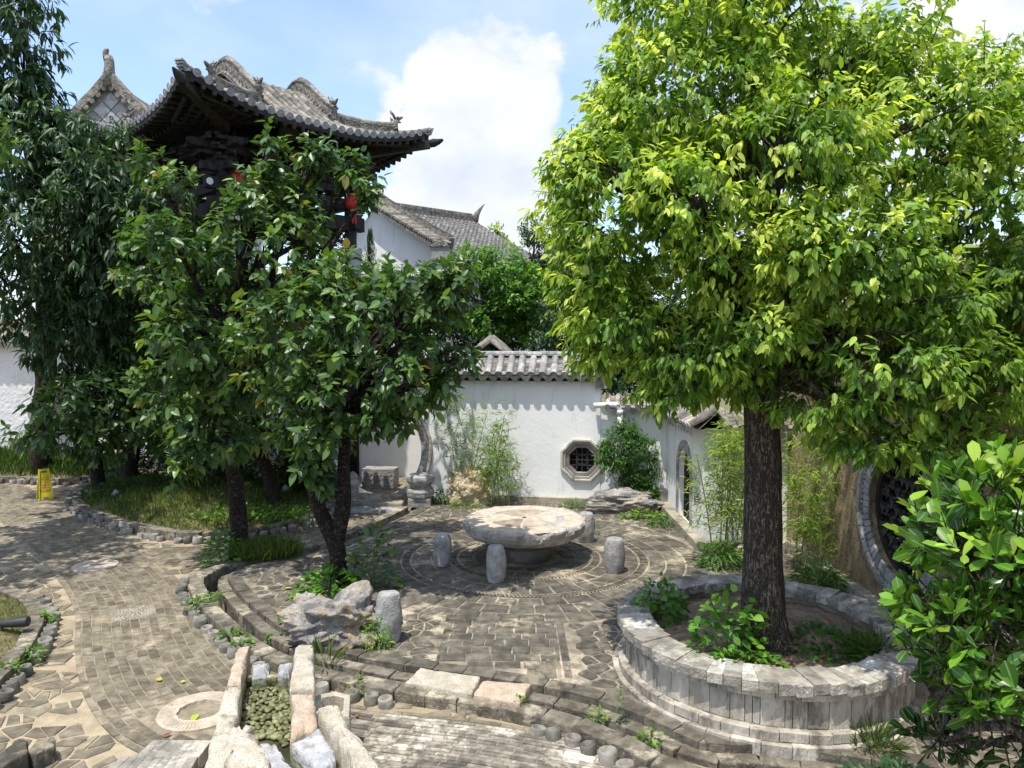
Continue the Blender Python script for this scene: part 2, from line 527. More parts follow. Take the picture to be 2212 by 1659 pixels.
M_['soil'] = stone('dry_soil', (0.17, 0.125, 0.085), (0.30, 0.235, 0.165), 8, 0.98, 0.9, 40, 0.02, 0.0, (0.10, 0.085, 0.055), 3, 0.6, 0.5, 0.68)
M_['grass_soil'] = stone('grassy_soil', (0.10, 0.095, 0.04), (0.20, 0.17, 0.085), 8, 0.98, 0.9, 40, 0.02, 0.0, (0.27, 0.21, 0.11), 1.5, 0.7, 0.5, 0.65)
M_['bark'] = None
M_['wood_dark'] = stone('dark_timber', (0.013, 0.012, 0.011), (0.042, 0.037, 0.032), 3, 0.75, 0.4, 25, 0.006, 0.25, None, 1, 0, 0, 1, None, (3, 3, 1))
M_['board'] = stone('grey_couplet_board', (0.24, 0.26, 0.26), (0.36, 0.38, 0.37), 4, 0.8, 0.2, 25, 0.004, 0.0, (0.15, 0.16, 0.16), 5, 0.4)
M_['ink'] = plain('black_ink', (0.015, 0.015, 0.015), 0.7)
M_['red_silk'] = plain('red_lantern_silk', (0.50, 0.022, 0.025), 0.55)
M_['gold'] = plain('lantern_gold_trim', (0.40, 0.27, 0.06), 0.45)
M_['yellow'] = plain('yellow_plastic', (0.66, 0.55, 0.035), 0.42)
M_['red_print'] = plain('red_print', (0.50, 0.03, 0.015), 0.6)
M_['cream_print'] = plain('cream_print', (0.72, 0.55, 0.28), 0.6)
M_['pvc'] = plain('white_pvc', (0.68, 0.68, 0.66), 0.4)
M_['lamp_grey'] = plain('grey_lamp_metal', (0.22, 0.24, 0.26), 0.45)
M_['black_metal'] = plain('black_lamp_metal', (0.03, 0.03, 0.032), 0.5)
M_['iron'] = plain('dark_lattice', (0.045, 0.043, 0.042), 0.6)
M_['pebble'] = stone('wet_grey_pebble', (0.20, 0.19, 0.14), (0.40, 0.385, 0.29), 8, 0.3, 0.3, 30, 0.003, 0.45)
M_['white_pebble'] = stone('grey_white_mosaic_pebble', (0.30, 0.295, 0.27), (0.46, 0.455, 0.42), 6, 0.7, 0.2, 30, 0.003, 0.3)
M_['shade_black'] = plain('dark_panel', (0.02, 0.02, 0.02), 0.9)  # near-black panels in openings; the shade of unlit rooms is put into the colour

def plaster(name, ca, cb, stain, bump, bscale, bdist, samt=0.5, s0=0.58, s1=0.75, run=(2.2, 2.2, 0.55)):
    m, t, b = mat_new(name)
    q = NT(t)
    g = q.n('ShaderNodeNewGeometry')
    pos = g.outputs['Position']
    c = q.mix(q.rng(q.noise(pos, 0.9, 5, 0.55), 0.3, 0.7), ca, cb)
    f = q.rng(q.noise(q.map(pos, run), 1.4, 8, 0.66, 0.3), s0, s1)
    c = q.mix(q.math('MULTIPLY', f, samt), c, stain)
    f2 = q.rng(q.noise(pos, 9.0, 5, 0.6), 0.66, 0.74)
    c = q.mix(q.math('MULTIPLY', f2, samt * 0.6), c, stain)
    q.l(c, b.inputs['Base Color'])
    b.inputs['Roughness'].default_value = 0.92
    b.inputs['Specular IOR Level'].default_value = 0.2
    h = q.math('ADD', q.noise(pos, bscale, 6, 0.65), q.math('MULTIPLY', q.noise(pos, bscale * 0.2, 4, 0.5), 1.2))
    q.l(q.bump(h, bump, bdist), b.inputs['Normal'])
    return m
M_['white_wall'] = plaster('white_plaster', (0.75, 0.76, 0.745), (0.83, 0.83, 0.81), (0.46, 0.44, 0.375), 0.4, 14, 0.014, 0.6, 0.54, 0.72)
M_['rough_white'] = plaster('rough_white_plaster', (0.68, 0.67, 0.65), (0.76, 0.75, 0.73), (0.46, 0.43, 0.38), 0.9, 9, 0.05, 0.4)
M_['earth'] = plaster('straw_mud_plaster', (0.45, 0.335, 0.20), (0.60, 0.465, 0.295), (0.24, 0.165, 0.09), 1.0, 30, 0.16, 0.6, 0.50, 0.64, (4.0, 4.0, 4.5))
M_['plinth'] = stone('cement_plinth', (0.28, 0.25, 0.19), (0.40, 0.36, 0.285), 3, 0.9, 0.8, 35, 0.01, 0.1, (0.12, 0.11, 0.085), 2.0, 0.8, 0.48, 0.62)

def bark(name, ca, cb, ringy=False):
    m, t, b = mat_new(name)
    q = NT(t)
    g = q.n('ShaderNodeNewGeometry')
    pos = g.outputs['Position']
    p2 = q.map(pos, (14, 14, 30) if ringy else (46, 46, 9))
    n1 = q.noise(p2, 1.0, 5, 0.6, 0.8)
    crack = q.rng(q.math('ABSOLUTE', q.math('SUBTRACT', n1, 0.5)), 0.0, 0.09)
    fine = q.noise(pos, 45, 5, 0.7)
    c = q.mix(q.rng(fine, 0.3, 0.7), ca, cb)
    c = q.mix(crack, tuple(x * 0.55 for x in ca), c)
    q.l(c, b.inputs['Base Color'])
    b.inputs['Roughness'].default_value = 0.92
    b.inputs['Specular IOR Level'].default_value = 0.2
    h = q.math('ADD', q.math('MULTIPLY', crack, 1.2), fine)
    q.l(q.bump(h, 1.0, 0.02), b.inputs['Normal'])
    return m
M_['bark'] = bark('furrowed_bark', (0.090, 0.075, 0.060), (0.205, 0.176, 0.142))
M_['bark_ring'] = bark('ringed_dark_bark', (0.035, 0.027, 0.022), (0.095, 0.073, 0.058), True)
M_['cane'] = plain('bamboo_cane', (0.20, 0.28, 0.06), 0.45)
M_['stem'] = plain('green_stem', (0.10, 0.15, 0.04), 0.6)

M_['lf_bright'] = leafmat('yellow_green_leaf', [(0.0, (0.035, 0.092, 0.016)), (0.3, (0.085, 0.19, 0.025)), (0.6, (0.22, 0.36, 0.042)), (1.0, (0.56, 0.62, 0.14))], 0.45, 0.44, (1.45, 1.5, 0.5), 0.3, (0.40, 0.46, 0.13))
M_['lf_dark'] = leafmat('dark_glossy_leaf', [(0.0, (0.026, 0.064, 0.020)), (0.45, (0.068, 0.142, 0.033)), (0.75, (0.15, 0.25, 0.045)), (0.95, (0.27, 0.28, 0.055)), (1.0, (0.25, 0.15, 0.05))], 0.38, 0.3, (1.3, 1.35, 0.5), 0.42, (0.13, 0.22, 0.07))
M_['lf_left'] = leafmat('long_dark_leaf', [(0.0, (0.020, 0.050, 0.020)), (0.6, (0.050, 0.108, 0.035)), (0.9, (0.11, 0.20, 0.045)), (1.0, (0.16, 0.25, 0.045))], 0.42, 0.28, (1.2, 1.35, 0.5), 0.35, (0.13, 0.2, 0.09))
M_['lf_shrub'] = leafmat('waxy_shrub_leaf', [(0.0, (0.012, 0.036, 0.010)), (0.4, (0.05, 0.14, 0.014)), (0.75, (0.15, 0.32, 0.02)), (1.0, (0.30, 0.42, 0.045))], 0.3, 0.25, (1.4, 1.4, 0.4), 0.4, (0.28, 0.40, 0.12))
M_['lf_mid'] = leafmat('mid_green_leaf', [(0.0, (0.035, 0.10, 0.014)), (0.6, (0.09, 0.23, 0.024)), (1.0, (0.23, 0.40, 0.045))], 0.45, 0.38)
M_['lf_deep'] = leafmat('deep_green_leaf', [(0.0, (0.017, 0.048, 0.016)), (0.7, (0.045, 0.105, 0.030)), (1.0, (0.09, 0.15, 0.035))], 0.5, 0.28)
M_['lf_bamboo'] = leafmat('bamboo_leaf', [(0.0, (0.06, 0.13, 0.022)), (0.6, (0.17, 0.30, 0.04)), (1.0, (0.42, 0.48, 0.10))], 0.45, 0.42)
M_['lf_weed'] = leafmat('weed_leaf', [(0.0, (0.03, 0.09, 0.014)), (0.6, (0.09, 0.22, 0.024)), (1.0, (0.23, 0.38, 0.04))], 0.5, 0.38)
M_['lf_grass'] = leafmat('grass_blade', [(0.0, (0.035, 0.085, 0.012)), (0.55, (0.10, 0.18, 0.028)), (0.85, (0.21, 0.27, 0.055)), (1.0, (0.36, 0.32, 0.14))], 0.5, 0.38)
M_['lf_fallen'] = leafmat('fallen_leaf', [(0.0, (0.50, 0.48, 0.04)), (0.5, (0.34, 0.42, 0.05)), (0.8, (0.42, 0.13, 0.03)), (1.0, (0.22, 0.10, 0.05))], 0.5, 0.2)

def watermat(name, tint, rough=0.03):
    m, t, b = mat_new(name)
    q = NT(t)
    tr = q.n('ShaderNodeBsdfTransparent'); tr.inputs[0].default_value = tint + (1,)
    gl = q.n('ShaderNodeBsdfGlossy'); gl.inputs['Roughness'].default_value = rough
    fr = q.n('ShaderNodeFresnel'); fr.inputs[0].default_value = 1.33
    g = q.n('ShaderNodeNewGeometry')
    nrm = q.bump(q.noise(g.outputs['Position'], 9, 3, 0.5), 0.12, 0.02)
    q.l(nrm, gl.inputs['Normal']); q.l(nrm, fr.inputs['Normal'])
    ms = q.n('ShaderNodeMixShader')
    q.l(fr.outputs[0], ms.inputs[0]); q.l(tr.outputs[0], ms.inputs[1]); q.l(gl.outputs[0], ms.inputs[2])
    q.l(ms.outputs[0], t.nodes['Material Output'].inputs['Surface'])
    return m
M_['water'] = watermat('clear_water', (0.80, 0.84, 0.70))
M_['murky'] = watermat('murky_water', (0.55, 0.45, 0.32))

# ------------------------------------------------------------------ shared pieces
_cache = {}
def brick_mesh(mat, var=0):
    """unit brick with worn edges, centred; scaled per piece"""
    key = ('brick', mat, var)
    if key not in _cache:
        rr = random.Random(var * 7 + 3)
        b = 0.045
        vs = []
        for x in (-1, 1):
            for y in (-1, 1):
                for z in (-1, 1):
                    c = [x * 0.5, y * 0.5, z * 0.5]
                    for ax in range(3):
                        p = list(c)
                        w = b * rr.uniform(0.5, 1.6)
                        for o in range(3):
                            if o != ax: p[o] -= math.copysign(w, p[o]) * (0.75 if o == 2 else 0.5)
                        vs.append(p)
        import bmesh
        bm = bmesh.new()
        for p in vs: bm.verts.new(p)
        bmesh.ops.convex_hull(bm, input=bm.verts)
        me = bpy.data.meshes.new('brick')
        bm.to_mesh(me)
        bm.free()
        me.materials.append(M_[mat])
        _cache[key] = me
    return _cache[key]
def brick(name, parent, mat, loc, xdir, L, Wd, H, up=(0, 0, 1)):
    return inst(name, brick_mesh(mat, random.randrange(5)), parent, frame(xdir, up, loc, L, Wd, H))
def bricks_along(name, parent, mat, pts, width, z0, z1, blen, gap=0.008, jit=0.006, skip=()):
    """a course of bricks along a plan polyline"""
    L = [0]
    for a, b in zip(pts, pts[1:]): L.append(L[-1] + (b - a).length)
    def at(s):
        s = min(max(s, 0), L[-1])
        for i in range(len(pts) - 1):
            if L[i + 1] >= s:
                return pts[i].lerp(pts[i + 1], (s - L[i]) / max(1e-9, L[i + 1] - L[i]))
        return pts[-1]
    n = max(1, int(round(L[-1] / blen)))
    s = 0.0
    ws = [random.uniform(0.8, 1.2) for _ in range(n)]
    tot = sum(ws)
    for i in range(n):
        e = s + L[-1] * ws[i] / tot
        a, b = at(s), at(e)
        m = (a + b) / 2
        m.z = (z0 + z1) / 2 + random.uniform(-jit, jit)
        m += Vector((random.uniform(-jit, jit), random.uniform(-jit, jit), 0))
        if not any(k[0] < m.x < k[1] and k[2] < m.y < k[3] for k in skip):
            t = Vector((b.x - a.x, b.y - a.y, random.uniform(-jit, jit)))
            brick(name, parent, mat, m, t, t.length - gap, width, z1 - z0)
        s = e
def clip(poly, px, py, nx, ny):
    """keep the side of the line through p where (q-p).n <= 0"""
    out = []
    n = len(poly)
    for i in range(n):
        a, b = poly[i], poly[(i + 1) % n]
        da, db = (a[0] - px) * nx + (a[1] - py) * ny, (b[0] - px) * nx + (b[1] - py) * ny
        if da <= 0: out.append(a)
        if (da < 0) != (db < 0) and abs(da - db) > 1e-12:
            t = da / (da - db)
            out.append((a[0] + (b[0] - a[0]) * t, a[1] + (b[1] - a[1]) * t))
    return out
def crazy_cells(x0, x1, y0, y1, cell, jit, keep, aniso=1.0, seed=1):
    """irregular stone plan: bisector cells of a jittered grid"""
    rr = random.Random(seed)
    cx, cy = cell * aniso, cell
    nx, ny = int((x1 - x0) / cx) + 1, int((y1 - y0) / cy) + 1
    P = {}
    for i in range(-2, nx + 2):
        for j in range(-2, ny + 2):
            P[i, j] = (x0 + (i + 0.5 + (0.25 if j % 2 else -0.25) + rr.uniform(-jit, jit)) * cx, y0 + (j + 0.5 + rr.uniform(-jit, jit)) * cy)
    out = []
    for i in range(nx):
        for j in range(ny):
            p = P[i, j]
            if not keep(p[0], p[1]): continue
            poly = [(p[0] - cx * 1.4, p[1] - cy * 1.4), (p[0] + cx * 1.4, p[1] - cy * 1.4), (p[0] + cx * 1.4, p[1] + cy * 1.4), (p[0] - cx * 1.4, p[1] + cy * 1.4)]
            for di in (-2, -1, 0, 1, 2):
                for dj in (-2, -1, 0, 1, 2):
                    if di or dj:
                        q = P[i + di, j + dj]
                        poly = clip(poly, (p[0] + q[0]) / 2, (p[1] + q[1]) / 2, q[0] - p[0], q[1] - p[1])
                        if len(poly) < 3: break
                if len(poly) < 3: break
            if len(poly) >= 3: out.append(poly)
    return out
def tidy(poly, mind=0.025):
    out = []
    for p in poly:
        if not out or math.hypot(p[0] - out[-1][0], p[1] - out[-1][1]) > mind: out.append(p)
    while len(out) > 3 and math.hypot(out[0][0] - out[-1][0], out[0][1] - out[-1][1]) < mind: out.pop()
    return out
def shrink(poly, g):
    n = len(poly)
    cx, cy = sum(p[0] for p in poly) / n, sum(p[1] for p in poly) / n
    out = []
    for p in poly:
        d = math.hypot(p[0] - cx, p[1] - cy)
        k = max(0.3, 1 - g / max(d, 1e-6))
        out.append((cx + (p[0] - cx) * k, cy + (p[1] - cy) * k))
    return out
def lay(polys, parent, mat, ztop, depth, name, jit=0.005, limit=300, bev=0.006):
    """polys: plan outlines; the ones that show largest become single pieces, the rest one mass"""
    def size(p):
        n = len(p)
        a = abs(sum(p[i][0] * p[(i + 1) % n][1] - p[(i + 1) % n][0] * p[i][1] for i in range(n))) / 2
        c = (sum(q[0] for q in p) / n, sum(q[1] for q in p) / n)
        u, v = proj((c[0], c[1], ztop))
        vis = -20 < u < 2232 and v < 1680
        return (1 if vis else 0) * a / max(0.2, c[1]) ** 3 + 1e-12 * a
    polys = sorted((p for p in polys if len(p) >= 3), key=size, reverse=True)
    rest = MB()
    for i, p in enumerate(polys):
        zt = ztop + random.uniform(-jit, jit)
        if i < limit:
            b = MB(); b.prism(p, zt - depth, zt, bev)
            b.build(name, M_[mat], parent)
        else:
            rest.prism(p, zt - depth, zt, bev)
    if rest.v:
        rest.build(name + '_mass', M_[mat], parent, kind='stuff')
def in_view(x, y, z=0.0, mu=260, mv=160):
    u, v = proj((x, y, z))
    return -mu < u < 2212 + mu and v < 1659 + mv

def rock_mesh(name, size, seed, mat, sub=4, amp=0.35, freq=1.6, ridged=True, flat_bottom=True, squareness=0.0, band=0.0, hollow=0.0, smooth=True):
    import bmesh
    bm = bmesh.new()
    bmesh.ops.create_icosphere(bm, subdivisions=sub, radius=1.0)
    o = Vector((seed * 3.7, seed * 1.3, seed * 2.1))
    for v in bm.verts:
        p = v.co.copy()
        if squareness:
            m = max(abs(p.x), abs(p.y), abs(p.z))
            p = p.lerp(p / m, squareness)
        n = noise.fractal(p * freq + o, 1.0, 2.0, 3) * 0.8
        if ridged:
            n -= 0.55 * abs(noise.noise(p * freq * 1.7 + o * 2)) + 0.22 * abs(noise.noise(p * freq * 4.1 + o * 3)) + 0.10 * abs(noise.noise(p * freq * 9.0 + o)) - 0.3
        k = 1 + amp * n
        if hollow:
            w = noise.noise(p * freq * 1.5 + o * 1.7 + Vector((5, 1, 8)))
            if w > 0.18: k -= hollow * (w - 0.18) * 1.6
        q = p * max(0.25, k)
        if band:
            q += v.normal * band * math.sin(q.z * 22 + 3 * noise.noise(q * 2 + o))
        if flat_bottom and q.z < -0.72: q.z = -0.72
        v.co = Vector((q.x * size[0], q.y * size[1], q.z * size[2]))
    me = bpy.data.meshes.new(name)
    bm.to_mesh(me); bm.free()
    me.materials.append(mat)
    me.polygons.foreach_set('use_smooth', [smooth] * len(me.polygons))
    return me
# ================================================================== GROUND
g = MB()
g.add([(-150, -60, -0.42), (150, -60, -0.42), (150, 260, -0.42), (-150, 260, -0.42)], [(0, 1, 2, 3)])
tag(g.build('ground', M_['grass_soil']), kind='structure')

def zm2(x, y, z=0.0):      # points read off an enlargement of the middle of the photograph
    return ground_at((1100 + x / 1.4153) * 0.54, (1900 + y / 1.4153) * 0.54, z)

edge_px = [(915, 1094), (870, 1118), (800, 1150), (715, 1182), (630, 1205), (545, 1222), (497, 1238), (500, 1258), (525, 1288), (565, 1322), (620, 1362), (700, 1398),
           (780, 1418), (880, 1436), (1000, 1453), (1147, 1476), (1281, 1507), (1399, 1549), (1520, 1604)]
EDGE = spline([ground_at(u, v, 0) for u, v in edge_px] + [Vector((2.05, 5.72, 0)), Vector((2.9, 5.48, 0)), Vector((3.7, 5.35, 0)), Vector((4.6, 5.3, 0))], 0.1)
KERB_OUT = offset(EDGE, -0.52)
BACK = [Vector((4.42, 11.6, 0)), Vector((3.05, 11.6, 0)), Vector((3.05, 15.1, 0)), Vector((-1.7, 15.6, 0))]
PATIO_POLY = EDGE + BACK
KPOLY = KERB_OUT + BACK

TC = ground_at(1133, 1201, 0)                      # foot of the round table
PLC = Vector((2.47, 7.06, 0))                       # centre of the tree planter

patio = MB().prism([(p.x, p.y) for p in PATIO_POLY], -0.34, -0.009).build('patio', M_['mortar'])
tag(patio, 'dark flagstone patio laid in rings around the millstone table', kind='structure')
ch = MB()
a_, b_ = offset(EDGE, -0.02), offset(EDGE, -0.46)
vs = []
for p, q in zip(a_, b_):
    vs += [(p.x, p.y, -0.30), (q.x, q.y, -0.30)]
ch.add(vs, [(2 * i, 2 * i + 1, 2 * i + 3, 2 * i + 2) for i in range(len(a_) - 1)])
channel = tag(ch.build('drain_channel', M_['wet_channel']), kind='structure')

pp = [(p.x, p.y) for p in KERB_OUT] + [(7, 5.6), (7, 1.2), (-12, 1.2), (-24, 26), (-1.95, 26)]
path = MB().add([(x, y, PATH_Z - 0.0105) for x, y in pp], [tuple(range(len(pp)))]).build('path', M_['sand'])
tag(path, 'sandy garden path of crazy paving with a brick strip', kind='structure')

# slabs bridging the channel: bricks and kerb stop there
sl_a = [zm2(735, 1172, 0.03), zm2(822, 1088, 0.03), zm2(1168, 1140, 0.03), zm2(1112, 1238, 0.03)]
sl_b = [zm2(1118, 1240, 0.03), zm2(1176, 1158, 0.03), zm2(1452, 1180, 0.03), zm2(1385, 1292, 0.03)]
def rough_slab(name, poly, z0, z1, mat, label, seed, parent=None, bev=0.015, nsub=5, amp=0.012):
    """hewn block: outline and faces roughened, chipped worn edge"""
    n = len(poly)
    nsub = 12
    amp *= 0.62
    F3 = lambda p, k, a: noise.fractal(Vector((p[0] * k, p[1] * k, p[2] * k + seed)), 0.8, 2.1, 4) * a
    out = []
    for i in range(n):
        a, b = Vector(poly[i]), Vector(poly[(i + 1) % n])
        for k in range(nsub):
            p = a.lerp(b, k / nsub)
            t = (b - a).normalized()
            d = F3((p.x, p.y, 0), 6, amp * 1.3)
            out.append(Vector((p.x + t.y * d, p.y - t.x * d, 0)))
    c = sum(out, Vector()) / len(out)
    rings = [(0.0, z0), (0.0, z0 + (z1 - z0) * 0.3), (0.0, z0 + (z1 - z0) * 0.6), (0.003, z1 - bev * 1.1), (bev * 0.5, z1 - bev * 0.35), (bev * 1.4, z1), (bev * 3.0, z1)]
    vs, fs = [], []
    m = len(out)
    for l, (ins, z) in enumerate(rings):
        for p in out:
            d = (c - p)
            chip = max(0.0, F3((p.x, p.y, 3.0), 14, 1.0) - 0.12) * bev * 1.6 if l in (3, 4, 5) else 0
            q = p + d.normalized() * min(ins + chip, d.length * 0.6)
            w = F3((p.x, p.y, z), 16, amp * 0.9) if l < 5 else 0
            dd = (p - c).normalized()
            vs.append((q.x + dd.x * w, q.y + dd.y * w, z - chip * 0.6 + (F3((q.x, q.y, 5), 9, amp * 0.55) if z > z0 + 0.02 else 0)))
    for l in range(len(rings) - 1):
        for k in range(m):
            k2 = (k + 1) % m
            fs.append((l * m + k, l * m + k2, (l + 1) * m + k2, (l + 1) * m + k))
    prev = (len(rings) - 1) * m
    for f in (0.35, 0.65, 0.85):
        nb = len(vs)
        for k in range(m):
            p = Vector(vs[(len(rings) - 1) * m + k])
            q = p.lerp(Vector((c.x, c.y, z1)), f)
            vs.append((q.x, q.y, z1 + F3((q.x, q.y, 5), 9, amp * 0.55)))
        for k in range(m):
            k2 = (k + 1) % m
            fs.append((prev + k, prev + k2, nb + k2, nb + k))
        prev = nb
    vs.append((c.x, c.y, z1))
    for k in range(m):
        fs.append((prev + k, prev + (k + 1) % m, len(vs) - 1))
    ar = sum(out[i].x * out[(i + 1) % m].y - out[(i + 1) % m].x * out[i].y for i in range(m))
    if ar < 0: fs = [f[::-1] for f in fs]
    o = MB().add(vs, fs).build(name, mat, parent, smooth=True)
    if label: tag(o, label[0], label[1])
    return o
rough_slab('stone_slab', sl_a, -0.10, 0.03, M_['granite'], ('long pale granite slab bridging the drain in front of the patio', 'slab'), 1.0)
rough_slab('stone_slab', sl_b, -0.10, 0.028, M_['granite_pink'], ('shorter pinkish granite slab beside the long one over the drain', 'slab'), 2.0)
SKIP = [(-1.02, 0.02, 6.2, 7.6)]

kerb = tag(thing('kerb', EDGE[60] * 1.0, None, None), kind='structure')
bricks_along('kerb_brick', kerb, 'kerb_brick', offset(EDGE, -0.42), 0.19, -0.30, -0.02, 0.36, 0.008, 0.006)
steps = tag(thing('patio_steps', EDGE[50] * 1.0, None, None), kind='structure')
bricks_along('step_brick', steps, 'kerb_brick', offset(EDGE, -0.085), 0.15, -0.32, -0.065, 0.33)
bricks_along('edge_brick', patio, 'slate', offset(EDGE, 0.07), 0.17, -0.08, 0.004, 0.27)

def shatter(poly, prob, rr_=random.Random(77)):
    """some stones are broken once more along a slanting line"""
    if len(poly) < 4 or rr_.random() > prob: return [poly]
    n = len(poly)
    cx, cy = sum(p[0] for p in poly) / n, sum(p[1] for p in poly) / n
    q = rr_.uniform(0, math.pi)
    ox_, oy_ = rr_.uniform(-0.02, 0.02), rr_.uniform(-0.02, 0.02)
    a = clip(poly, cx + ox_, cy + oy_, math.cos(q), math.sin(q))
    b = clip(poly, cx + ox_, cy + oy_, -math.cos(q), -math.sin(q))
    return [p for p in (a, b) if len(p) >= 3]
# ---- patio stones
ring_edges = [(0.55, 0.78), (0.78, 1.02), (1.16, 1.42), (1.42, 1.72), (1.87, 2.12), (2.12, 2.40), (2.40, 2.72)]
polys = []
for r0, r1 in ring_edges:
    n = max(8, int(2 * math.pi * r0 / 0.27))
    cuts = sorted((k + random.uniform(-0.22, 0.22)) * 2 * math.pi / n for k in range(n))
    for i in range(n):
        q0, q1 = cuts[i], cuts[(i + 1) % n] + (2 * math.pi if i == n - 1 else 0)
        gq = 0.008 / r0
        pl = []
        for k in range(3):
            q = q0 + gq + (q1 - q0 - 2 * gq) * k / 2
            pl.append((TC.x + (r0 + 0.008) * math.cos(q), TC.y + (r0 + 0.008) * math.sin(q)))
        for k in (2, 1, 0):
            q = q0 + gq + (q1 - q0 - 2 * gq) * k / 2
            pl.append((TC.x + (r1 - 0.008) * math.cos(q), TC.y + (r1 - 0.008) * math.sin(q)))
        polys.append(shrink(pl, random.uniform(0, 0.012)))
mass = MB()
for r0, r1, n in ((1.03, 1.15, 130), (1.73, 1.86, 210)):
    for i in range(n):                              # rings of roof tiles set on edge
        q = 2 * math.pi * i / n
        pts = []
        for k in range(4):
            qq, rr_ = q + 0.018 * math.sin(k / 3 * math.pi), r0 + 0.008 + (r1 - r0 - 0.016) * k / 3
            pts.append((TC.x + rr_ * math.cos(qq), TC.y + rr_ * math.sin(qq)))
        w = 2 * math.pi / n * 0.55
        pts2 = []
        for k in (3, 2, 1, 0):
            qq, rr_ = q + w + 0.018 * math.sin(k / 3 * math.pi), r0 + 0.008 + (r1 - r0 - 0.016) * k / 3
            pts2.append((TC.x + rr_ * math.cos(qq), TC.y + rr_ * math.sin(qq)))
        mass.prism(pts + pts2, -0.03, random.uniform(-0.004, 0.004))
mass.build('edge_tile_rings', M_['slate'], patio, kind='stuff')
PAN = (-0.78, 0.50, 6.9, 8.52)
y = PAN[2]
k = 0
while y < PAN[3]:
    h = random.uniform(0.16, 0.21)
    x = PAN[0] - (0.13 if k % 2 else 0)
    while x < PAN[1]:
        w = random.uniform(0.2, 0.31)
        pl = [(x + 0.008, y + 0.008), (min(x + w, PAN[1]) - 0.008, y + 0.008), (min(x + w, PAN[1]) - 0.008, y + h - 0.008), (x + 0.008, y + h - 0.008)]
        cx, cy = x + w / 2, y + h / 2
        if inside(cx, cy - 0.16, PATIO_POLY) and x + 0.05 < PAN[1]:
            polys.append([(p[0] + random.uniform(-0.012, 0.012), p[1] + random.uniform(-0.01, 0.01)) for p in pl])
        x += w
    polys.append([(PAN[1] + 0.012, y + 0.006), (PAN[1] + 0.09, y + 0.006), (PAN[1] + 0.09, y + h - 0.006), (PAN[1] + 0.012, y + h - 0.006)])
    y += h
    k += 1
def keep_patio(x, y):
    if not in_view(x, y): return False
    r = math.hypot(x - TC.x, y - TC.y)
    if r < 2.80: return False
    if PAN[0] - 0.08 < x < PAN[1] + 0.16 and PAN[2] - 0.1 < y < PAN[3] + 0.06: return False
    if math.hypot(x - PLC.x, y - PLC.y) < 1.22: return False
    return inside(x, y, PATIO_POLY)
edge_in = [(p.x, p.y) for p in offset(EDGE, 0.17)]
IN_POLY = edge_in + [(p.x, p.y) for p in BACK]
for c in crazy_cells(-4.6, 4.4, 5.2, 15.0, 0.17, 0.38, lambda x, y: keep_patio(x, y) and inside(x, y, IN_POLY), 1.12, 3):
    for c in shatter(tidy(c), 0.3):
        c = tidy(c)
        if len(c) >= 3: polys.append(shrink(c, random.choice((0.008, 0.012, 0.018, 0.03))))
lay(polys, patio, 'slate', 0.0, 0.05, 'flagstone', 0.005, bev=0.009)

# ---- path stones
BED_MAIN = [(143, 1092), (168, 1117), (200, 1131), (247, 1146), (301, 1160), (362, 1171), (448, 1174), (523, 1167), (580, 1160), (623, 1151), (659, 1142), (712, 1118), (740, 1090),
            (725, 1062), (600, 1045), (400, 1040), (250, 1046), (165, 1062)]
BED_LEFT = [(-260, 1262), (-120, 1270), (0, 1283), (60, 1290), (100, 1312), (122, 1346), (108, 1392), (70, 1450), (36, 1492), (-10, 1532), (-120, 1590), (-320, 1590)]
BED_BACK = [(-130, 1052), (-60, 1046), (30, 1045), (130, 1049), (205, 1043), (300, 1030), (330, 1012), (100, 996), (-130, 990)]
def world_bed(px):
    return spline([ground_at(u, v, PATH_Z) for u, v in px], 0.12, True)[:-1]
BM, BL, BB = world_bed(BED_MAIN), world_bed(BED_LEFT), world_bed(BED_BACK)
C1 = spline([ground_at(u, v, PATH_Z) for u, v in ((-40, 1050), (60, 1090), (130, 1150), (220, 1215), (285, 1290), (312, 1390), (360, 1480), (460, 1552))] +
            [Vector((-1.5, 5.92, PATH_Z)), Vector((-0.2, 5.62, PATH_Z)), Vector((1.2, 5.1, PATH_Z)), Vector((2.4, 4.4, PATH_Z))], 0.11)
C2 = spline([ground_at(u, v, PATH_Z) for u, v in ((235, 1216), (330, 1204), (450, 1196), (560, 1184), (680, 1156), (790, 1118), (856, 1088))], 0.11)
ROUND = [(ground_at(206, 1222, PATH_Z), 0.36), (ground_at(432, 1537, PATH_Z), 0.42), (ground_at(288, 1323, PATH_Z), 0.26), (ground_at(78, 1131, PATH_Z), 0.3),
         (ground_at(630, 1173, PATH_Z), 0.3)]
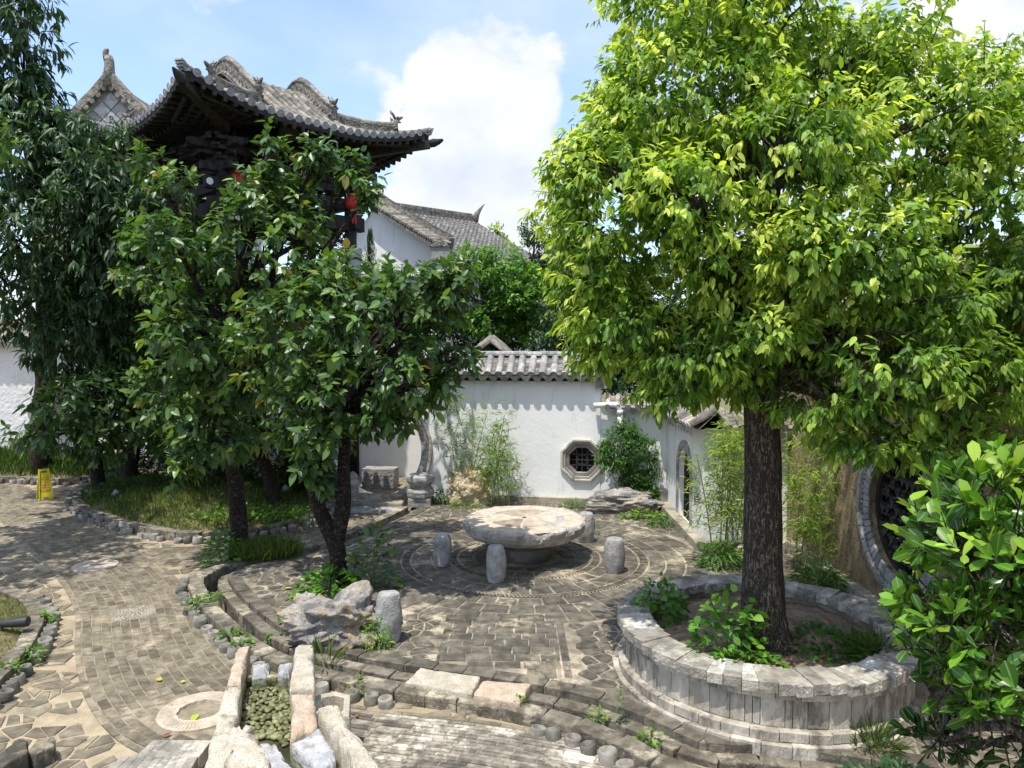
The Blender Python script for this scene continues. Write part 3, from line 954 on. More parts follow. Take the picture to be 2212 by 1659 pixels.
def strip(C, half, rows, blen, clear=None):
    out = []
    w = 2 * half / rows
    for r in range(rows):
        off = -half + w * (r + 0.5)
        line = offset(C, off)
        i = 0
        s0 = random.random() * blen
        seg = [0]
        for a, b in zip(line, line[1:]): seg.append(seg[-1] + (b - a).length)
        def at(s):
            s = min(max(s, 0), seg[-1])
            j = min(int(s / seg[-1] * (len(line) - 1)), len(line) - 2)
            while j > 0 and seg[j] > s: j -= 1
            while j < len(line) - 2 and seg[j + 1] < s: j += 1
            return line[j].lerp(line[j + 1], (s - seg[j]) / max(1e-9, seg[j + 1] - seg[j]))
        s = s0
        while s < seg[-1] - blen:
            e = s + blen * random.uniform(0.75, 1.2)
            a, b = at(s + 0.004), at(e - 0.004)
            t = (b - a).normalized()
            nn = Vector((-t.y, t.x, 0)) * (w / 2 - 0.003) * random.uniform(0.9, 1.0)
            m = (a + b) / 2
            ok = in_view(m.x, m.y, PATH_Z) and not any((m - c).length < rr_ for c, rr_ in ROUND)
            if ok and clear is not None: ok = clear(m.x, m.y)
            if ok: out.append([(p.x, p.y) for p in (a - nn, b - nn, b + nn, a + nn)])
            s = e
    return out
def d_line(x, y, C):
    return min((p.x - x) ** 2 + (p.y - y) ** 2 for p in C[::2]) ** 0.5
free1 = lambda x, y: not inside(x, y, KPOLY) and not inside(x, y, BM) and not inside(x, y, BL) and not inside(x, y, BB)
bed_ = MB()
for C, h in ((C1, 0.62), (C2, 0.52)):
    a_, b_ = offset(C, -h), offset(C, h)
    v = []
    for p, q in zip(a_, b_): v += [(p.x, p.y, PATH_Z - 0.0068 - (0.0015 if C is C2 else 0)), (q.x, q.y, PATH_Z - 0.0068 - (0.0015 if C is C2 else 0))]
    bed_.add(v, [(2 * i + 1, 2 * i, 2 * i + 2, 2 * i + 3) for i in range(len(a_) - 1)])
bed_.build('strip_bed', M_['strip_bed'], path)
near_ = lambda x, y: x > -2.3 and y < 7.2
bricks = strip(C1, 0.60, 12, 0.20, lambda x, y: free1(x, y) and not near_(x, y))
bricks += strip(C2, 0.5, 9, 0.21, lambda x, y: free1(x, y) and d_line(x, y, C1) > 0.66)
lay(bricks, path, 'path_brick', PATH_Z, 0.05, 'path_brick', 0.004)
lay(strip(C1, 0.60, 24, 0.27, lambda x, y: free1(x, y) and near_(x, y)), path, 'brick_worn', PATH_Z, 0.05, 'edge_set_brick', 0.005)
borders = []
for C, h, fr in ((C1, 0.64, free1), (C2, 0.55, lambda x, y: free1(x, y) and d_line(x, y, C1) > 0.7)):
    for s in (-1, 1):
        borders += strip(offset(C, s * h), 0.032, 1, 0.3, fr)
lay(borders, path, 'path_stone', PATH_Z + 0.001, 0.05, 'border_stone', 0.004, 200)
def keep_path(x, y):
    if not in_view(x, y, PATH_Z) or y < 4.3: return False
    if d_line(x, y, C1) < 0.69 or d_line(x, y, C2) < 0.6: return False
    if any(math.hypot(x - c.x, y - c.y) < rr_ for c, rr_ in ROUND): return False
    return free1(x, y)
polys = []
for c in crazy_cells(-14, 4.5, 4.3, 18.5, 0.20, 0.46, keep_path, 1.25, 8):
    for c in shatter(tidy(c), 0.65):
        c = tidy(c)
        if len(c) < 3 or random.random() < 0.07: continue
        polys.append(tidy(shrink(c, random.choice((0.008, 0.012, 0.018, 0.028))), 0.02))
lay(polys, path, 'path_stone', PATH_Z, 0.05, 'paving_stone', 0.004, bev=0.008)

# ---- flush round stones in the path
def noisy_disc(c, r0, r1, z0, z1, mat, name, parent, seed=0, n=72, rag=0.03):
    b = MB()
    vs, fs = [], []
    for k in range(n):
        q = 2 * math.pi * k / n
        w = 1 + rag * noise.noise(Vector((math.cos(q) * 3, math.sin(q) * 3, seed)))
        vs += [(c.x + r1 * w * math.cos(q), c.y + r1 * w * math.sin(q), z0), (c.x + r1 * w * math.cos(q), c.y + r1 * w * math.sin(q), z1 - 0.006),
               (c.x + (r1 * w - 0.008) * math.cos(q), c.y + (r1 * w - 0.008) * math.sin(q), z1)]
        if r0 > 0:
            w0 = 1 + rag * 2.5 * noise.noise(Vector((math.cos(q) * 4, math.sin(q) * 4, seed + 4)))
            vs += [(c.x + r0 * w0 * math.cos(q), c.y + r0 * w0 * math.sin(q), z1), (c.x + r0 * w0 * 0.93 * math.cos(q), c.y + r0 * w0 * 0.93 * math.sin(q), z0)]
    m = 5 if r0 > 0 else 3
    for k in range(n):
        k2 = (k + 1) % n
        for l in range(m - 1):
            fs.append((k * m + l, k2 * m + l, k2 * m + l + 1, k * m + l + 1))
    if r0 <= 0: fs.append(tuple(k * m + 2 for k in range(n)))
    b.add(vs, fs)
    return b.build(name, mat, parent)
c = ROUND[0][0]
t = thing('flat_millstone', c, 'pale flat millstone with a slot set flush in the path', 'millstone')
noisy_disc(c, 0, 0.315, PATH_Z - 0.05, PATH_Z + 0.014, M_['millstone'], 'disc', t, 3)
sb = MB(); sb.box((c.x, c.y, PATH_Z + 0.0145), (0.17, 0.035, 0.004)); sb.build('slot', M_['slate'], t)
c = ROUND[1][0]
t = thing('millstone_basin', c, 'round millstone basin holding brown water and a leaf beside the trough', 'basin')
noisy_disc(c, 0.19, 0.36, PATH_Z - 0.06, PATH_Z + 0.018, M_['millstone'], 'rim', t, 6, 96, 0.03)
MB().lathe([(0.24, PATH_Z - 0.055), (0.0, PATH_Z - 0.056)], 40, (c.x, c.y, 0)).build('floor', M_['kerb_brick'], t)
MB().lathe([(0.215, PATH_Z - 0.012), (0.0, PATH_Z - 0.0118)], 40, (c.x, c.y, 0)).build('water', M_['murky'], t)
gr = MB()
for k in range(64):
    q = 2 * math.pi * k / 64
    a = Vector((c.x + 0.225 * math.cos(q), c.y + 0.225 * math.sin(q), PATH_Z + 0.018))
    b = Vector((c.x + 0.335 * math.cos(q + 0.06), c.y + 0.335 * math.sin(q + 0.06), PATH_Z + 0.018))
    gr.bar(a, b, 0.009, 0.008)
gr.build('furrows', M_['millstone'], t, kind='stuff')
for j, (c, rr_) in enumerate(ROUND[2:]):
    lab = ['white pebble rosette in the brick strip near the trough', 'white pebble rosette in the shaded path near the yellow sign', 'faint pebble rosette in the path behind the two leaning trunks'][j]
    t = thing('pebble_rosette', c, lab, 'mosaic', 'pebble rosettes set in the path')
    MB().lathe([(rr_, PATH_Z - 0.012), (0, PATH_Z - 0.011)], 40, (c.x, c.y, 0)).build('bed', M_['kerb_brick'], t)
    pb = MB()
    for ring in range(1, 8):
        n = 6 + ring * 5
        for k in range(n):
            if (ring + k) % 2: continue
            q = 2 * math.pi * k / n + ring * 0.2
            r_ = ring / 7.5 * rr_
            pb.lathe([(0.001, 0.0), (0.012, 0.003), (0.009, 0.012), (0.001, 0.015)], 6, (c.x + r_ * math.cos(q), c.y + r_ * math.sin(q), PATH_Z - 0.012))
    pb.build('pebbles', M_['white_pebble'], t, kind='stuff')

# ---- round-tile edging, kerbs and mounds of the beds
def pot_mesh():
    if 'pot' not in _cache:
        b = MB()
        b.lathe([(0.066, 0.0), (0.072, 0.05), (0.070, 0.128), (0.064, 0.135), (0.05, 0.135), (0.047, 0.105), (0.0, 0.10)], 12)
        _cache['pot'] = b.mesh('round_tile', M_['pot'], True)
    return _cache['pot']
def pots_along(parent, pts, z, spacing=0.158, drop=0.03, skip=None):
    acc = 0
    last = pts[0]
    for p in pts[1:]:
        acc += (p - last).length
        last = p
        if acc >= spacing:
            acc = 0
            if (skip and skip(p)) or random.random() < 0.12 or not in_view(p.x, p.y, z, 120, 60): continue
            s = random.uniform(0.88, 1.12)
            M = Matrix.Translation((p.x + random.uniform(-0.015, 0.015), p.y + random.uniform(-0.015, 0.015), z - drop + random.uniform(-0.04, 0.01))) @ \
                Matrix.Rotation(random.uniform(-0.16, 0.16), 4, 'X') @ Matrix.Rotation(random.uniform(-0.16, 0.16), 4, 'Y') @ Matrix.Diagonal((s, s, s, 1))
            inst('round_tile', pot_mesh(), parent, M)
def mound(name, outline, z, h, mat, seed):
    n = len(outline)
    c = sum(outline, Vector()) / n
    vs, fs = [], []
    rings = 7
    for i in range(rings):
        f = 1 - i / rings
        for p in outline:
            q = c + (p - c) * f
            vs.append((q.x, q.y, z + h * (1 - f ** 3) + 0.05 * noise.noise(Vector((q.x * 1.3, q.y * 1.3, seed)))))
    vs.append((c.x, c.y, z + h))
    for i in range(rings - 1):
        for k in range(n):
            k2 = (k + 1) % n
            fs.append((i * n + k, i * n + k2, (i + 1) * n + k2, (i + 1) * n + k))
    for k in range(n):
        fs.append(((rings - 1) * n + k, (rings - 1) * n + (k + 1) % n, len(vs) - 1))
    a = sum(outline[i].x * outline[(i + 1) % n].y - outline[(i + 1) % n].x * outline[i].y for i in range(n))
    if a < 0: fs = [f[::-1] for f in fs]
    return tag(MB().add(vs, fs).build(name, mat, smooth=True), kind='structure')
def inset(outline, d):
    n = len(outline)
    a = sum(outline[i].x * outline[(i + 1) % n].y - outline[(i + 1) % n].x * outline[i].y for i in range(n))
    s = 1 if a > 0 else -1
    out = []
    for i in range(n):
        t = outline[(i + 1) % n] - outline[i - 1]
        nn = Vector((-t.y, t.x, 0)).normalized() * s
        out.append(outline[i] + nn * d)
    return out
MOUND_H = {}
for nm, B, h, lab in (('main', BM, 0.30, 'curved brick and round tile edging of the large grass bed'), ('left', BL, 0.12, 'dark stone edging with round tiles around the near grass bed'),
                      ('back', BB, 0.2, 'shaded round tile edging of the grass bed behind the yellow sign')):
    e = thing('bed_edging', B[0] * 1.0, lab, 'edging')
    ins = inset(B, 0.19)
    bricks_along('edge_brick', e, 'kerb_brick', ins + [ins[0]], 0.17, PATH_Z - 0.05, PATH_Z + 0.15, 0.4, 0.006, 0.008)
    o1 = inset(B, 0.035)
    pots_along(e, spline(o1 + [o1[0]], 0.03), PATH_Z)
    mound(nm + '_grass_bed', inset(B, 0.25), PATH_Z + 0.10, h, M_['grass_soil'], 3.0)
e = thing('kerb_edging', KERB_OUT[60] * 1.0, 'broken round tiles set upright along the foot of the patio kerb', 'edging')
ko = spline([p for p in offset(EDGE, -0.60)[30:]], 0.03)
for p in ko: p.z = PATH_Z
pots_along(e, ko, PATH_Z, 0.17, 0.045, lambda p: SKIP[0][0] - 0.1 < p.x < SKIP[0][1] + 0.15 and p.y > 5.5 and p.y < 8 or noise.noise(Vector((p.x * 1.1, p.y * 1.1, 3))) < -0.22)

# ================================================================== TREE PLANTER
pl = thing('tree_planter', PLC, 'round planter of pale upright bricks with a brick coping around the tall tree', 'planter')
def ring_of(name, mat, r, z0, z1, depth, widths, skew=0.0, jit=0.004, dz=0.0):
    """bricks standing round a circle, each a piece of its own"""
    q = random.random()
    end = q + 2 * math.pi
    while q < end - 0.03:
        w = random.choice(widths)
        dq = w / (r + depth / 2)
        if q + dq > end: dq = end - q
        m = q + dq / 2
        rad = Vector((math.cos(m), math.sin(m), 0))
        tan = Vector((-math.sin(m + skew), math.cos(m + skew), random.uniform(-0.015, 0.015)))
        rr_ = r + random.uniform(-jit, jit)
        loc = PLC + rad * rr_ + Vector((0, 0, (z0 + z1) / 2 + random.uniform(-jit, jit) + dz))
        brick(name, pl, mat, loc, tan, dq * (r + depth / 2) - 0.006, depth, z1 - z0)
        q += dq
core = MB().lathe([(1.29, -0.1), (1.29, 0.42), (1.10, 0.42), (1.10, 0.2)], 96, PLC).build('core', M_['mortar'], pl)
ring_of('foot_brick', 'brick_pale', 1.375, -0.08, 0.03, 0.16, (0.2, 0.24))
ring_of('foot_brick', 'brick_pale', 1.340, 0.032, 0.112, 0.13, (0.19, 0.23))
ring_of('upright_brick', 'brick_pale', 1.302, 0.114, 0.362, 0.055, (0.06, 0.12, 0.17, 0.19), 0, 0.003)
ring_of('moulding_brick', 'brick_pale', 1.325, 0.364, 0.418, 0.09, (0.2, 0.26))
ring_of('coping_brick', 'coping_brick', 1.245, 0.422, 0.515, 0.33, (0.135, 0.15), 0.18, 0.01)
soil_v, soil_f = [], []
nr, ns = 10, 64
for i in range(nr + 1):
    for k in range(ns):
        r_, q = 1.11 * i / nr, 2 * math.pi * k / ns
        x, y = PLC.x + r_ * math.cos(q), PLC.y + r_ * math.sin(q)
        soil_v.append((x, y, 0.36 + 0.10 * (1 - (i / nr) ** 2) + 0.035 * noise.fractal(Vector((x * 3, y * 3, 0)), 1, 2, 3)))
for i in range(nr):
    for k in range(ns):
        k2 = (k + 1) % ns
        soil_f.append((i * ns + k, (i + 1) * ns + k, (i + 1) * ns + k2, i * ns + k2))
MB().add(soil_v, soil_f).build('soil', M_['soil'], pl, True)

# ================================================================== WATER TROUGH
TZ = 0.50
def zt(x, y, z=TZ):
    return ground_at((650 + x / 2.458) * 0.54, (2500 + y / 2.458) * 0.54, z)
tr = thing('water_trough', zt(1000, 800, PATH_Z), 'stone water trough of granite blocks running toward the viewer with pebbles on its bed', 'trough')
O = [(735, 205), (635, 572), (612, 630), (545, 860), (480, 1080), (405, 1430)]
I = [(862, 188), (772, 555), (772, 605), (742, 870), (705, 1030), (625, 1430)]
for i, mt in enumerate(('granite_pink', 'cement', 'granite', 'granite', 'granite')):
    rough_slab('wall_block', [zt(*O[i]), zt(*O[i + 1]), zt(*I[i + 1]), zt(*I[i])], PATH_Z - 0.02, TZ + (0.0, -0.03, 0.01, -0.005, 0.005)[i], M_[mt], None, 3.0 + i, tr, 0.03, 6, 0.016)
rough_slab('wall_block', [zt(1300, 225), zt(1340, 190), zt(1475, 188), zt(1492, 215), zt(1496, 612), zt(1245, 640)], PATH_Z - 0.02, TZ + 0.01, M_['granite'], None, 11, tr, 0.03, 6, 0.014)
rough_slab('wall_block', [zt(1262, 662), zt(1498, 640), zt(1527, 985), zt(1258, 1100)], PATH_Z - 0.02, TZ - 0.005, M_['granite_pink'], None, 12, tr, 0.03, 6, 0.016)
rough_slab('cement_apron', [zt(1252, 1112), zt(1390, 1050), zt(1535, 955), zt(1720, 1185), zt(1700, 1305), zt(1498, 1352)], PATH_Z - 0.02, TZ - 0.03, M_['cement'], None, 13, tr, 0.03, 6, 0.012)
rough_slab('cement_apron', [zt(948, 1122), zt(1092, 1104), zt(1290, 1392), zt(1330, 1480), zt(1090, 1480)], PATH_Z - 0.02, TZ - 0.02, M_['cement'], None, 14, tr, 0.025, 6, 0.010)
rough_slab('corner_boulder', [zt(648, 1052), zt(760, 1004), zt(880, 1022), zt(950, 1150), zt(1070, 1470), zt(590, 1470), zt(606, 1200)], PATH_Z, TZ + 0.06, M_['granite'], None, 15, tr, 0.06, 6, 0.025)
rough_slab('wall_block', [zt(1528, 835), zt(1600, 792), zt(1720, 800), zt(1930, 1120), zt(2140, 1440), zt(1890, 1440), zt(1705, 1125), zt(1545, 935)], PATH_Z - 0.02, TZ + 0.03, M_['granite'], None, 16, tr, 0.045, 5, 0.018)
for j, (a, b, c_, d_) in enumerate([((878, 300), (1055, 285), (1060, 385), (885, 420)), ((1135, 300), (1290, 285), (1250, 400), (1130, 420))]):
    rough_slab('spout_stone', [zt(*a), zt(*b), zt(*c_), zt(*d_)], PATH_Z, TZ - 0.06, M_['cement'], None, 20 + j, tr, 0.04, 5, 0.018)
WZ = 0.385
def zw(x, y): return zt(x, y, WZ)
pool = [zw(850, 380), zw(1260, 370), zw(1235, 600), zw(1290, 900), zw(1275, 1120), zw(1300, 1180), zw(1520, 1370), zw(1720, 1320), zw(1810, 1480), zw(1300, 1480), zw(1150, 1240), zw(960, 1130), zw(740, 1040), zw(780, 700), zw(790, 560)]
MB().add([(p.x, p.y, WZ) for p in pool], [tuple(range(len(pool)))[::-1]]).build('water', M_['water'], tr)
FZ = 0.27
MB().prism([(p.x, p.y) for p in pool], PATH_Z - 0.02, FZ).build('bed', M_['wet_channel'], tr)
a, b = zt(830, 535, 0.36), zt(1225, 530, 0.36)
MB().tube([a, a.lerp(b, 0.33), a.lerp(b, 0.66), b], [0.035, 0.04, 0.038, 0.035], 10, True, 0.2).build('cross_bar', M_['kerb_brick'], tr, True)
ppoly = [zt(x, y, 0.30) for x, y in ((840, 590), (1225, 590), (1235, 700), (1285, 900), (1270, 1110), (1210, 1165), (1130, 1110), (1080, 1085), (930, 1110), (860, 1010), (770, 1000), (800, 800))]
import bmesh as _bm
pebs = []
for k in range(3):
    bm = _bm.new()
    _bm.ops.create_icosphere(bm, subdivisions=2, radius=1.0)
    for v in bm.verts:
        v.co *= 1 + 0.16 * noise.noise(v.co * 1.4 + Vector((k * 5, 0, 0)))
    me = bpy.data.meshes.new('pebble'); bm.to_mesh(me); bm.free()
    me.polygons.foreach_set('use_smooth', [True] * len(me.polygons)); me.materials.append(M_['pebble'])
    pebs.append(me)
xs, ys = [p.x for p in ppoly], [p.y for p in ppoly]
placed = []
for _ in range(6000):
    x, y = random.uniform(min(xs), max(xs)), random.uniform(min(ys), max(ys))
    if not inside(x, y, ppoly): continue
    if any((x - a) ** 2 + (y - b) ** 2 < 0.00105 for a, b in placed): continue
    placed.append((x, y))
    s = random.uniform(0.015, 0.026)
    M = Matrix.Translation((x, y, FZ + 0.010 + random.uniform(0, 0.022))) @ Matrix.Rotation(random.uniform(0, 6.3), 4, 'Z') @ Matrix.Rotation(random.uniform(-0.25, 0.25), 4, 'X') @ \
        Matrix.Diagonal((s * random.uniform(1.05, 1.5), s, s * random.uniform(0.6, 0.85), 1))
    inst('pebble', random.choice(pebs), tr, M)
    if len(placed) > 298: break
# little side basin
b0 = thing('side_basin', zt(1690, 760, PATH_Z), 'small square stone basin tucked against the trough wall', 'basin')
zb = 0.30
def zs(x, y): return zt(x, y, zb)
oq = [zs(1500, 690), zs(1700, 650), zs(1850, 690), zs(1838, 900), zs(1500, 930)]
cq = sum(oq, Vector()) / 5
iq = [cq + (p - cq) * 0.62 for p in oq]
vs = [(p.x, p.y, PATH_Z - 0.02) for p in oq] + [(p.x, p.y, zb - 0.02) for p in oq] + [tuple(p * 0.97 + cq * 0.03 - Vector((0, 0, 0))) for p in oq] + [(p.x, p.y, zb) for p in iq] + [(p.x, p.y, zb - 0.16) for p in iq]
fs = []
for l in range(4):
    for k in range(5):
        fs.append((l * 5 + k, l * 5 + (k + 1) % 5, (l + 1) * 5 + (k + 1) % 5, (l + 1) * 5 + k))
fs.append(tuple(20 + k for k in range(5)))
MB().add(vs, fs).build('body', M_['granite'], b0)

# ---- raised brick platform and broken slabs at the near left
def zl(x, y, z):        # enlargement of the lower-left corner
    return ground_at((x / 2.1486) * 0.54, (2300 + y / 2.1486) * 0.54, z)
plat = thing('brick_platform', zl(1200, 1560, PATH_Z), 'low platform of slanting pale bricks beside the trough', 'platform')
P0, P1, P2, P3 = zl(1150, 1580, 0.0), zl(1330, 1425, 0.0), zl(1760, 1425, 0.0), zl(1640, 1580, 0.0)
for j in range(7):
    a = P0.lerp(P3, (j + 0.5) / 6.2); b = P1.lerp(P2, (j + 0.5) / 6.2)
    brick('brick', plat, 'coping_brick', (a + b) / 2 + Vector((0, 0, -0.05)), b - a, (b - a).length * 0.97, 0.078, 0.12)
P0, P1, P2, P3 = zl(900, 1720, 0.05), zl(1050, 1590, 0.05), zl(1640, 1590, 0.05), zl(1560, 1720, 0.05)
for j in range(9):
    a = P0.lerp(P3, (j + 0.5) / 8.2); b = P1.lerp(P2, (j + 0.5) / 8.2)
    brick('brick', plat, 'coping_brick', (a + b) / 2 + Vector((0, 0, -0.05)), b - a, (b - a).length * 0.97, 0.078, 0.16)
rough_slab('broken_slab', [zl(-60, 1560, 0.06), zl(170, 1395, 0.06), zl(240, 1420, 0.06), zl(232, 1530, 0.06), zl(0, 1660, 0.06)], PATH_Z - 0.03, 0.06, M_['slate'], ('broken dark slab lying at the near corner of the path', 'slab'), 31)
rough_slab('broken_slab', [zl(240, 1500, 0.03), zl(440, 1375, 0.03), zl(478, 1400, 0.03), zl(470, 1450, 0.03), zl(300, 1540, 0.03)], PATH_Z - 0.03, 0.02, M_['slate'], ('narrow dark slab wedge beside the larger broken slab', 'slab'), 32)
# ================================================================== WALLS
def wall_mesh(p0, ex, length, z0, z1, thick, normal, holes=()):
    """upright wall from p0 along ex; front face on the side of normal; holes = (xa, xb, lo(x), hi(x))"""
    p0, ex, nn = Vector(p0), Vector(ex).normalized(), Vector(normal).normalized()
    xs = {0.0, length}
    k = 0.0
    while k < length:
        xs.add(round(k, 4)); k += 0.5
    for xa, xb, lo, hi in holes:
        for i in range(41):
            xs.add(round((xa + xb) / 2 - (xb - xa) / 2 * math.cos(math.pi * i / 40), 5))
    xs = sorted(xs)
    b = MB()
    flip = ex.cross(Vector((0, 0, 1))).dot(nn) < 0
    def P(x, z, back): 
        q = p0 + ex * x - nn * (thick if back else 0)
        return (q.x, q.y, z)
    def quad(a, bb, c, d, rev=False):
        b.add([a, bb, c, d], [(0, 1, 2, 3) if (flip == rev) else (3, 2, 1, 0)])
    for xa, xb in zip(xs, xs[1:]):
        m = (xa + xb) / 2
        h = next((h for h in holes if h[0] < m < h[1]), None)
        spans = [(z0, z0, z1, z1)] if h is None else [(z0, z0, h[2](xa), h[2](xb)), (h[3](xa), h[3](xb), z1, z1)]
        for la, lb, ha, hb in spans:
            quad(P(xa, la, 0), P(xb, lb, 0), P(xb, hb, 0), P(xa, ha, 0))
            quad(P(xa, la, 1), P(xb, lb, 1), P(xb, hb, 1), P(xa, ha, 1), True)
        if h is not None:
            quad(P(xa, h[2](xa), 0), P(xb, h[2](xb), 0), P(xb, h[2](xb), 1), P(xa, h[2](xa), 1), True)
            quad(P(xa, h[3](xa), 0), P(xb, h[3](xb), 0), P(xb, h[3](xb), 1), P(xa, h[3](xa), 1))
        quad(P(xa, z1, 0), P(xb, z1, 0), P(xb, z1, 1), P(xa, z1, 1))
    for h in holes:
        for x in (h[0], h[1]):
            if h[3](x) - h[2](x) > 0.02:
                quad(P(x, h[2](x), 0), P(x, h[3](x), 0), P(x, h[3](x), 1), P(x, h[2](x), 1), x == h[1])
    for x in (0.0, length):
        quad(P(x, z0, 0), P(x, z1, 0), P(x, z1, 1), P(x, z0, 1), x == length)
    return b
def circle_hole(xc, zc, r, zmin=None):
    lo = lambda x: max(zc - math.sqrt(max(0, r * r - (x - xc) ** 2)), zmin if zmin is not None else -9)
    hi = lambda x: zc + math.sqrt(max(0, r * r - (x - xc) ** 2))
    return (xc - r, xc + r, lo, hi)
def octo_hole(xc, zc, r):          # r: centre to flat side
    t = r * math.tan(math.pi / 8)
    def hi(x):
        d = abs(x - xc)
        return zc + (r if d < t else r - (d - t))
    return (xc - r, xc + r, lambda x: 2 * zc - hi(x), hi)

def voussoir(mat, r0, r1, dq, depth, key):
    k = ('vous', mat, key)
    if k not in _cache:
        b = MB()
        vs = []
        g = 0.004
        for y in (0.0, depth):
            for r_, q in ((r0, -dq / 2), (r1, -dq / 2), (r1, dq / 2), (r0, dq / 2)):
                s = g / r_ * (1 if q < 0 else -1)
                vs.append((r_ * math.cos(q + s), -y, r_ * math.sin(q + s)))
            b_ = 0.006
        for r_, q in ((r0 + 0.006, -dq / 2), (r1 - 0.006, -dq / 2), (r1 - 0.006, dq / 2), (r0 + 0.006, dq / 2)):
            s = (g + 0.006) / r_ * (1 if q < 0 else -1)
            vs.append((r_ * math.cos(q + s), -depth - 0.006, r_ * math.sin(q + s)))
        fs = [(0, 1, 2, 3)]
        for l in (0, 1):
            for i in range(4):
                j = (i + 1) % 4
                fs.append((l * 4 + i, (l + 1) * 4 + i, (l + 1) * 4 + j, l * 4 + j))
        fs.append((11, 10, 9, 8))
        _cache[k] = b.add(vs, fs).mesh('voussoir', M_[mat])
    return _cache[k]
def ring_bricks(name, parent, mat, c, ex, nn, r0, r1, count, depth, back=0.0, q0=0.0, q1=2 * math.pi):
    """ring of bricks on an upright wall; nn points out of the wall"""
    dq = 2 * math.pi / count
    me = voussoir(mat, r0, r1, dq, depth, (round(r0, 3), count, depth))
    B = Matrix.Identity(4)
    ex, nn = Vector(ex).normalized(), Vector(nn).normalized()
    for i in range(3):
        B[i][0], B[i][1], B[i][2] = ex[i], -nn[i], (0, 0, 1)[i]
        B[i][3] = c[i] - nn[i] * back
    for k in range(count):
        q = dq * (k + 0.5)
        if not (q0 <= q <= q1): continue
        inst(name, me, parent, B @ Matrix.Rotation(-q, 4, 'Y') @ Matrix.Translation((0, random.uniform(-0.003, 0.003), 0)))
def tooth_ring(parent, c, ex, nn, r0, r1, count, depth, mat):
    b = MB()
    ex, nn = Vector(ex).normalized(), Vector(nn).normalized()
    c = Vector(c)
    for k in range(count):
        q0, q1 = 2 * math.pi * k / count, 2 * math.pi * (k + 1) / count
        qm = (q0 + q1) / 2
        P = lambda r_, q: c + ex * (r_ * math.cos(q)) + Vector((0, 0, r_ * math.sin(q)))
        a, d, e = P(r1, q0), P(r1, q1), P(r0, qm)
        b.add([a, d, e, a + nn * depth, d + nn * depth, e + nn * depth], [(0, 1, 2), (5, 4, 3), (0, 3, 4, 1), (1, 4, 5, 2), (2, 5, 3, 0)])
    b.build('sawtooth_course', M_[mat], parent, kind='stuff')

# ---- roof-tile pieces
def cover_tile(mat, L=1.0):
    k = ('cover', mat)
    if k not in _cache:
        b = MB()
        n = 7
        vs, fs = [], []
        for x, r_ in ((0.0, 0.96), (0.03, 1.0), (0.97, 1.0), (1.0, 0.94)):
            for i in range(n + 1):
                q = math.radians(-15 + 210 * i / n)
                vs.append((x, r_ * math.cos(q), r_ * math.sin(q)))
        m = n + 1
        for l in range(3):
            for i in range(n):
                fs.append((l * m + i, (l + 1) * m + i, (l + 1) * m + i + 1, l * m + i + 1))
        fs.append(tuple(range(m)))
        fs.append(tuple(3 * m + i for i in range(m))[::-1])
        me = b.add(vs, fs).mesh('cover_tile', M_[mat])
        _cache[k] = me
    return _cache[k]
def eave_cap(mat):
    k = ('cap', mat)
    if k not in _cache:
        b = MB()
        Ry = Matrix.Rotation(math.pi / 2, 3, 'Y')
        b.lathe([(0.0, -0.6), (1.0, -0.6), (1.08, -0.1), (1.08, 0.14), (0.96, 0.2), (0.9, 0.12), (0.72, 0.10), (0.62, 0.17), (0.45, 0.12), (0.28, 0.24), (0.0, 0.28)], 14, (0, 0, 0), 0, Ry)
        _cache[k] = b.mesh('eave_cap', M_[mat])
    return _cache[k]
def drip_tile(mat):
    """scalloped plate hanging at the eave: local X outwards, Y across (unit width), Z up"""
    k = ('drip', mat)
    if k not in _cache:
        out = [(-0.5, 0.0), (-0.5, -0.32), (-0.36, -0.44), (-0.27, -0.62), (-0.12, -0.66), (0.0, -0.82), (0.12, -0.66), (0.27, -0.62), (0.36, -0.44), (0.5, -0.32), (0.5, 0.0), (0.25, -0.14), (0.0, -0.2), (-0.25, -0.14)]
        n = len(out)
        b = MB()
        vs = [(-0.06, y, z) for y, z in out] + [(0.0, y, z) for y, z in out] + [(0.03, y * 0.8, -0.25 + (z + 0.25) * 0.8) for y, z in out]
        fs = [tuple(range(n))] + [(l * n + i, (l + 1) * n + i, (l + 1) * n + (i + 1) % n, l * n + (i + 1) % n) for l in (0, 1) for i in range(n)] + [tuple(2 * n + i for i in range(n))[::-1]]
        _cache[k] = b.add(vs, fs).mesh('drip_tile', M_[mat])
    return _cache[k]
def tile_row(parent, pts, r, mat, seg=0.3, name='cover_tile'):
    """cover tiles along a path that runs from the eave up the roof"""
    pts = [Vector(p) for p in pts]
    L = [0]
    for a, b in zip(pts, pts[1:]): L.append(L[-1] + (b - a).length)
    n = max(1, int(round(L[-1] / seg)))
    def at(s):
        for i in range(len(pts) - 1):
            if L[i + 1] >= s - 1e-9: return pts[i].lerp(pts[i + 1], min(1, (s - L[i]) / max(1e-9, L[i + 1] - L[i])))
        return pts[-1]
    for i in range(n):
        a, b = at(L[-1] * i / n), at(L[-1] * (i + 1) / n)
        d = b - a
        rr_ = r * random.uniform(0.95, 1.05)
        inst(name, cover_tile(mat), parent, frame(d, (0, 0, 1), a + Vector((0, 0, random.uniform(-0.003, 0.003))), d.length * 1.015, rr_, rr_))
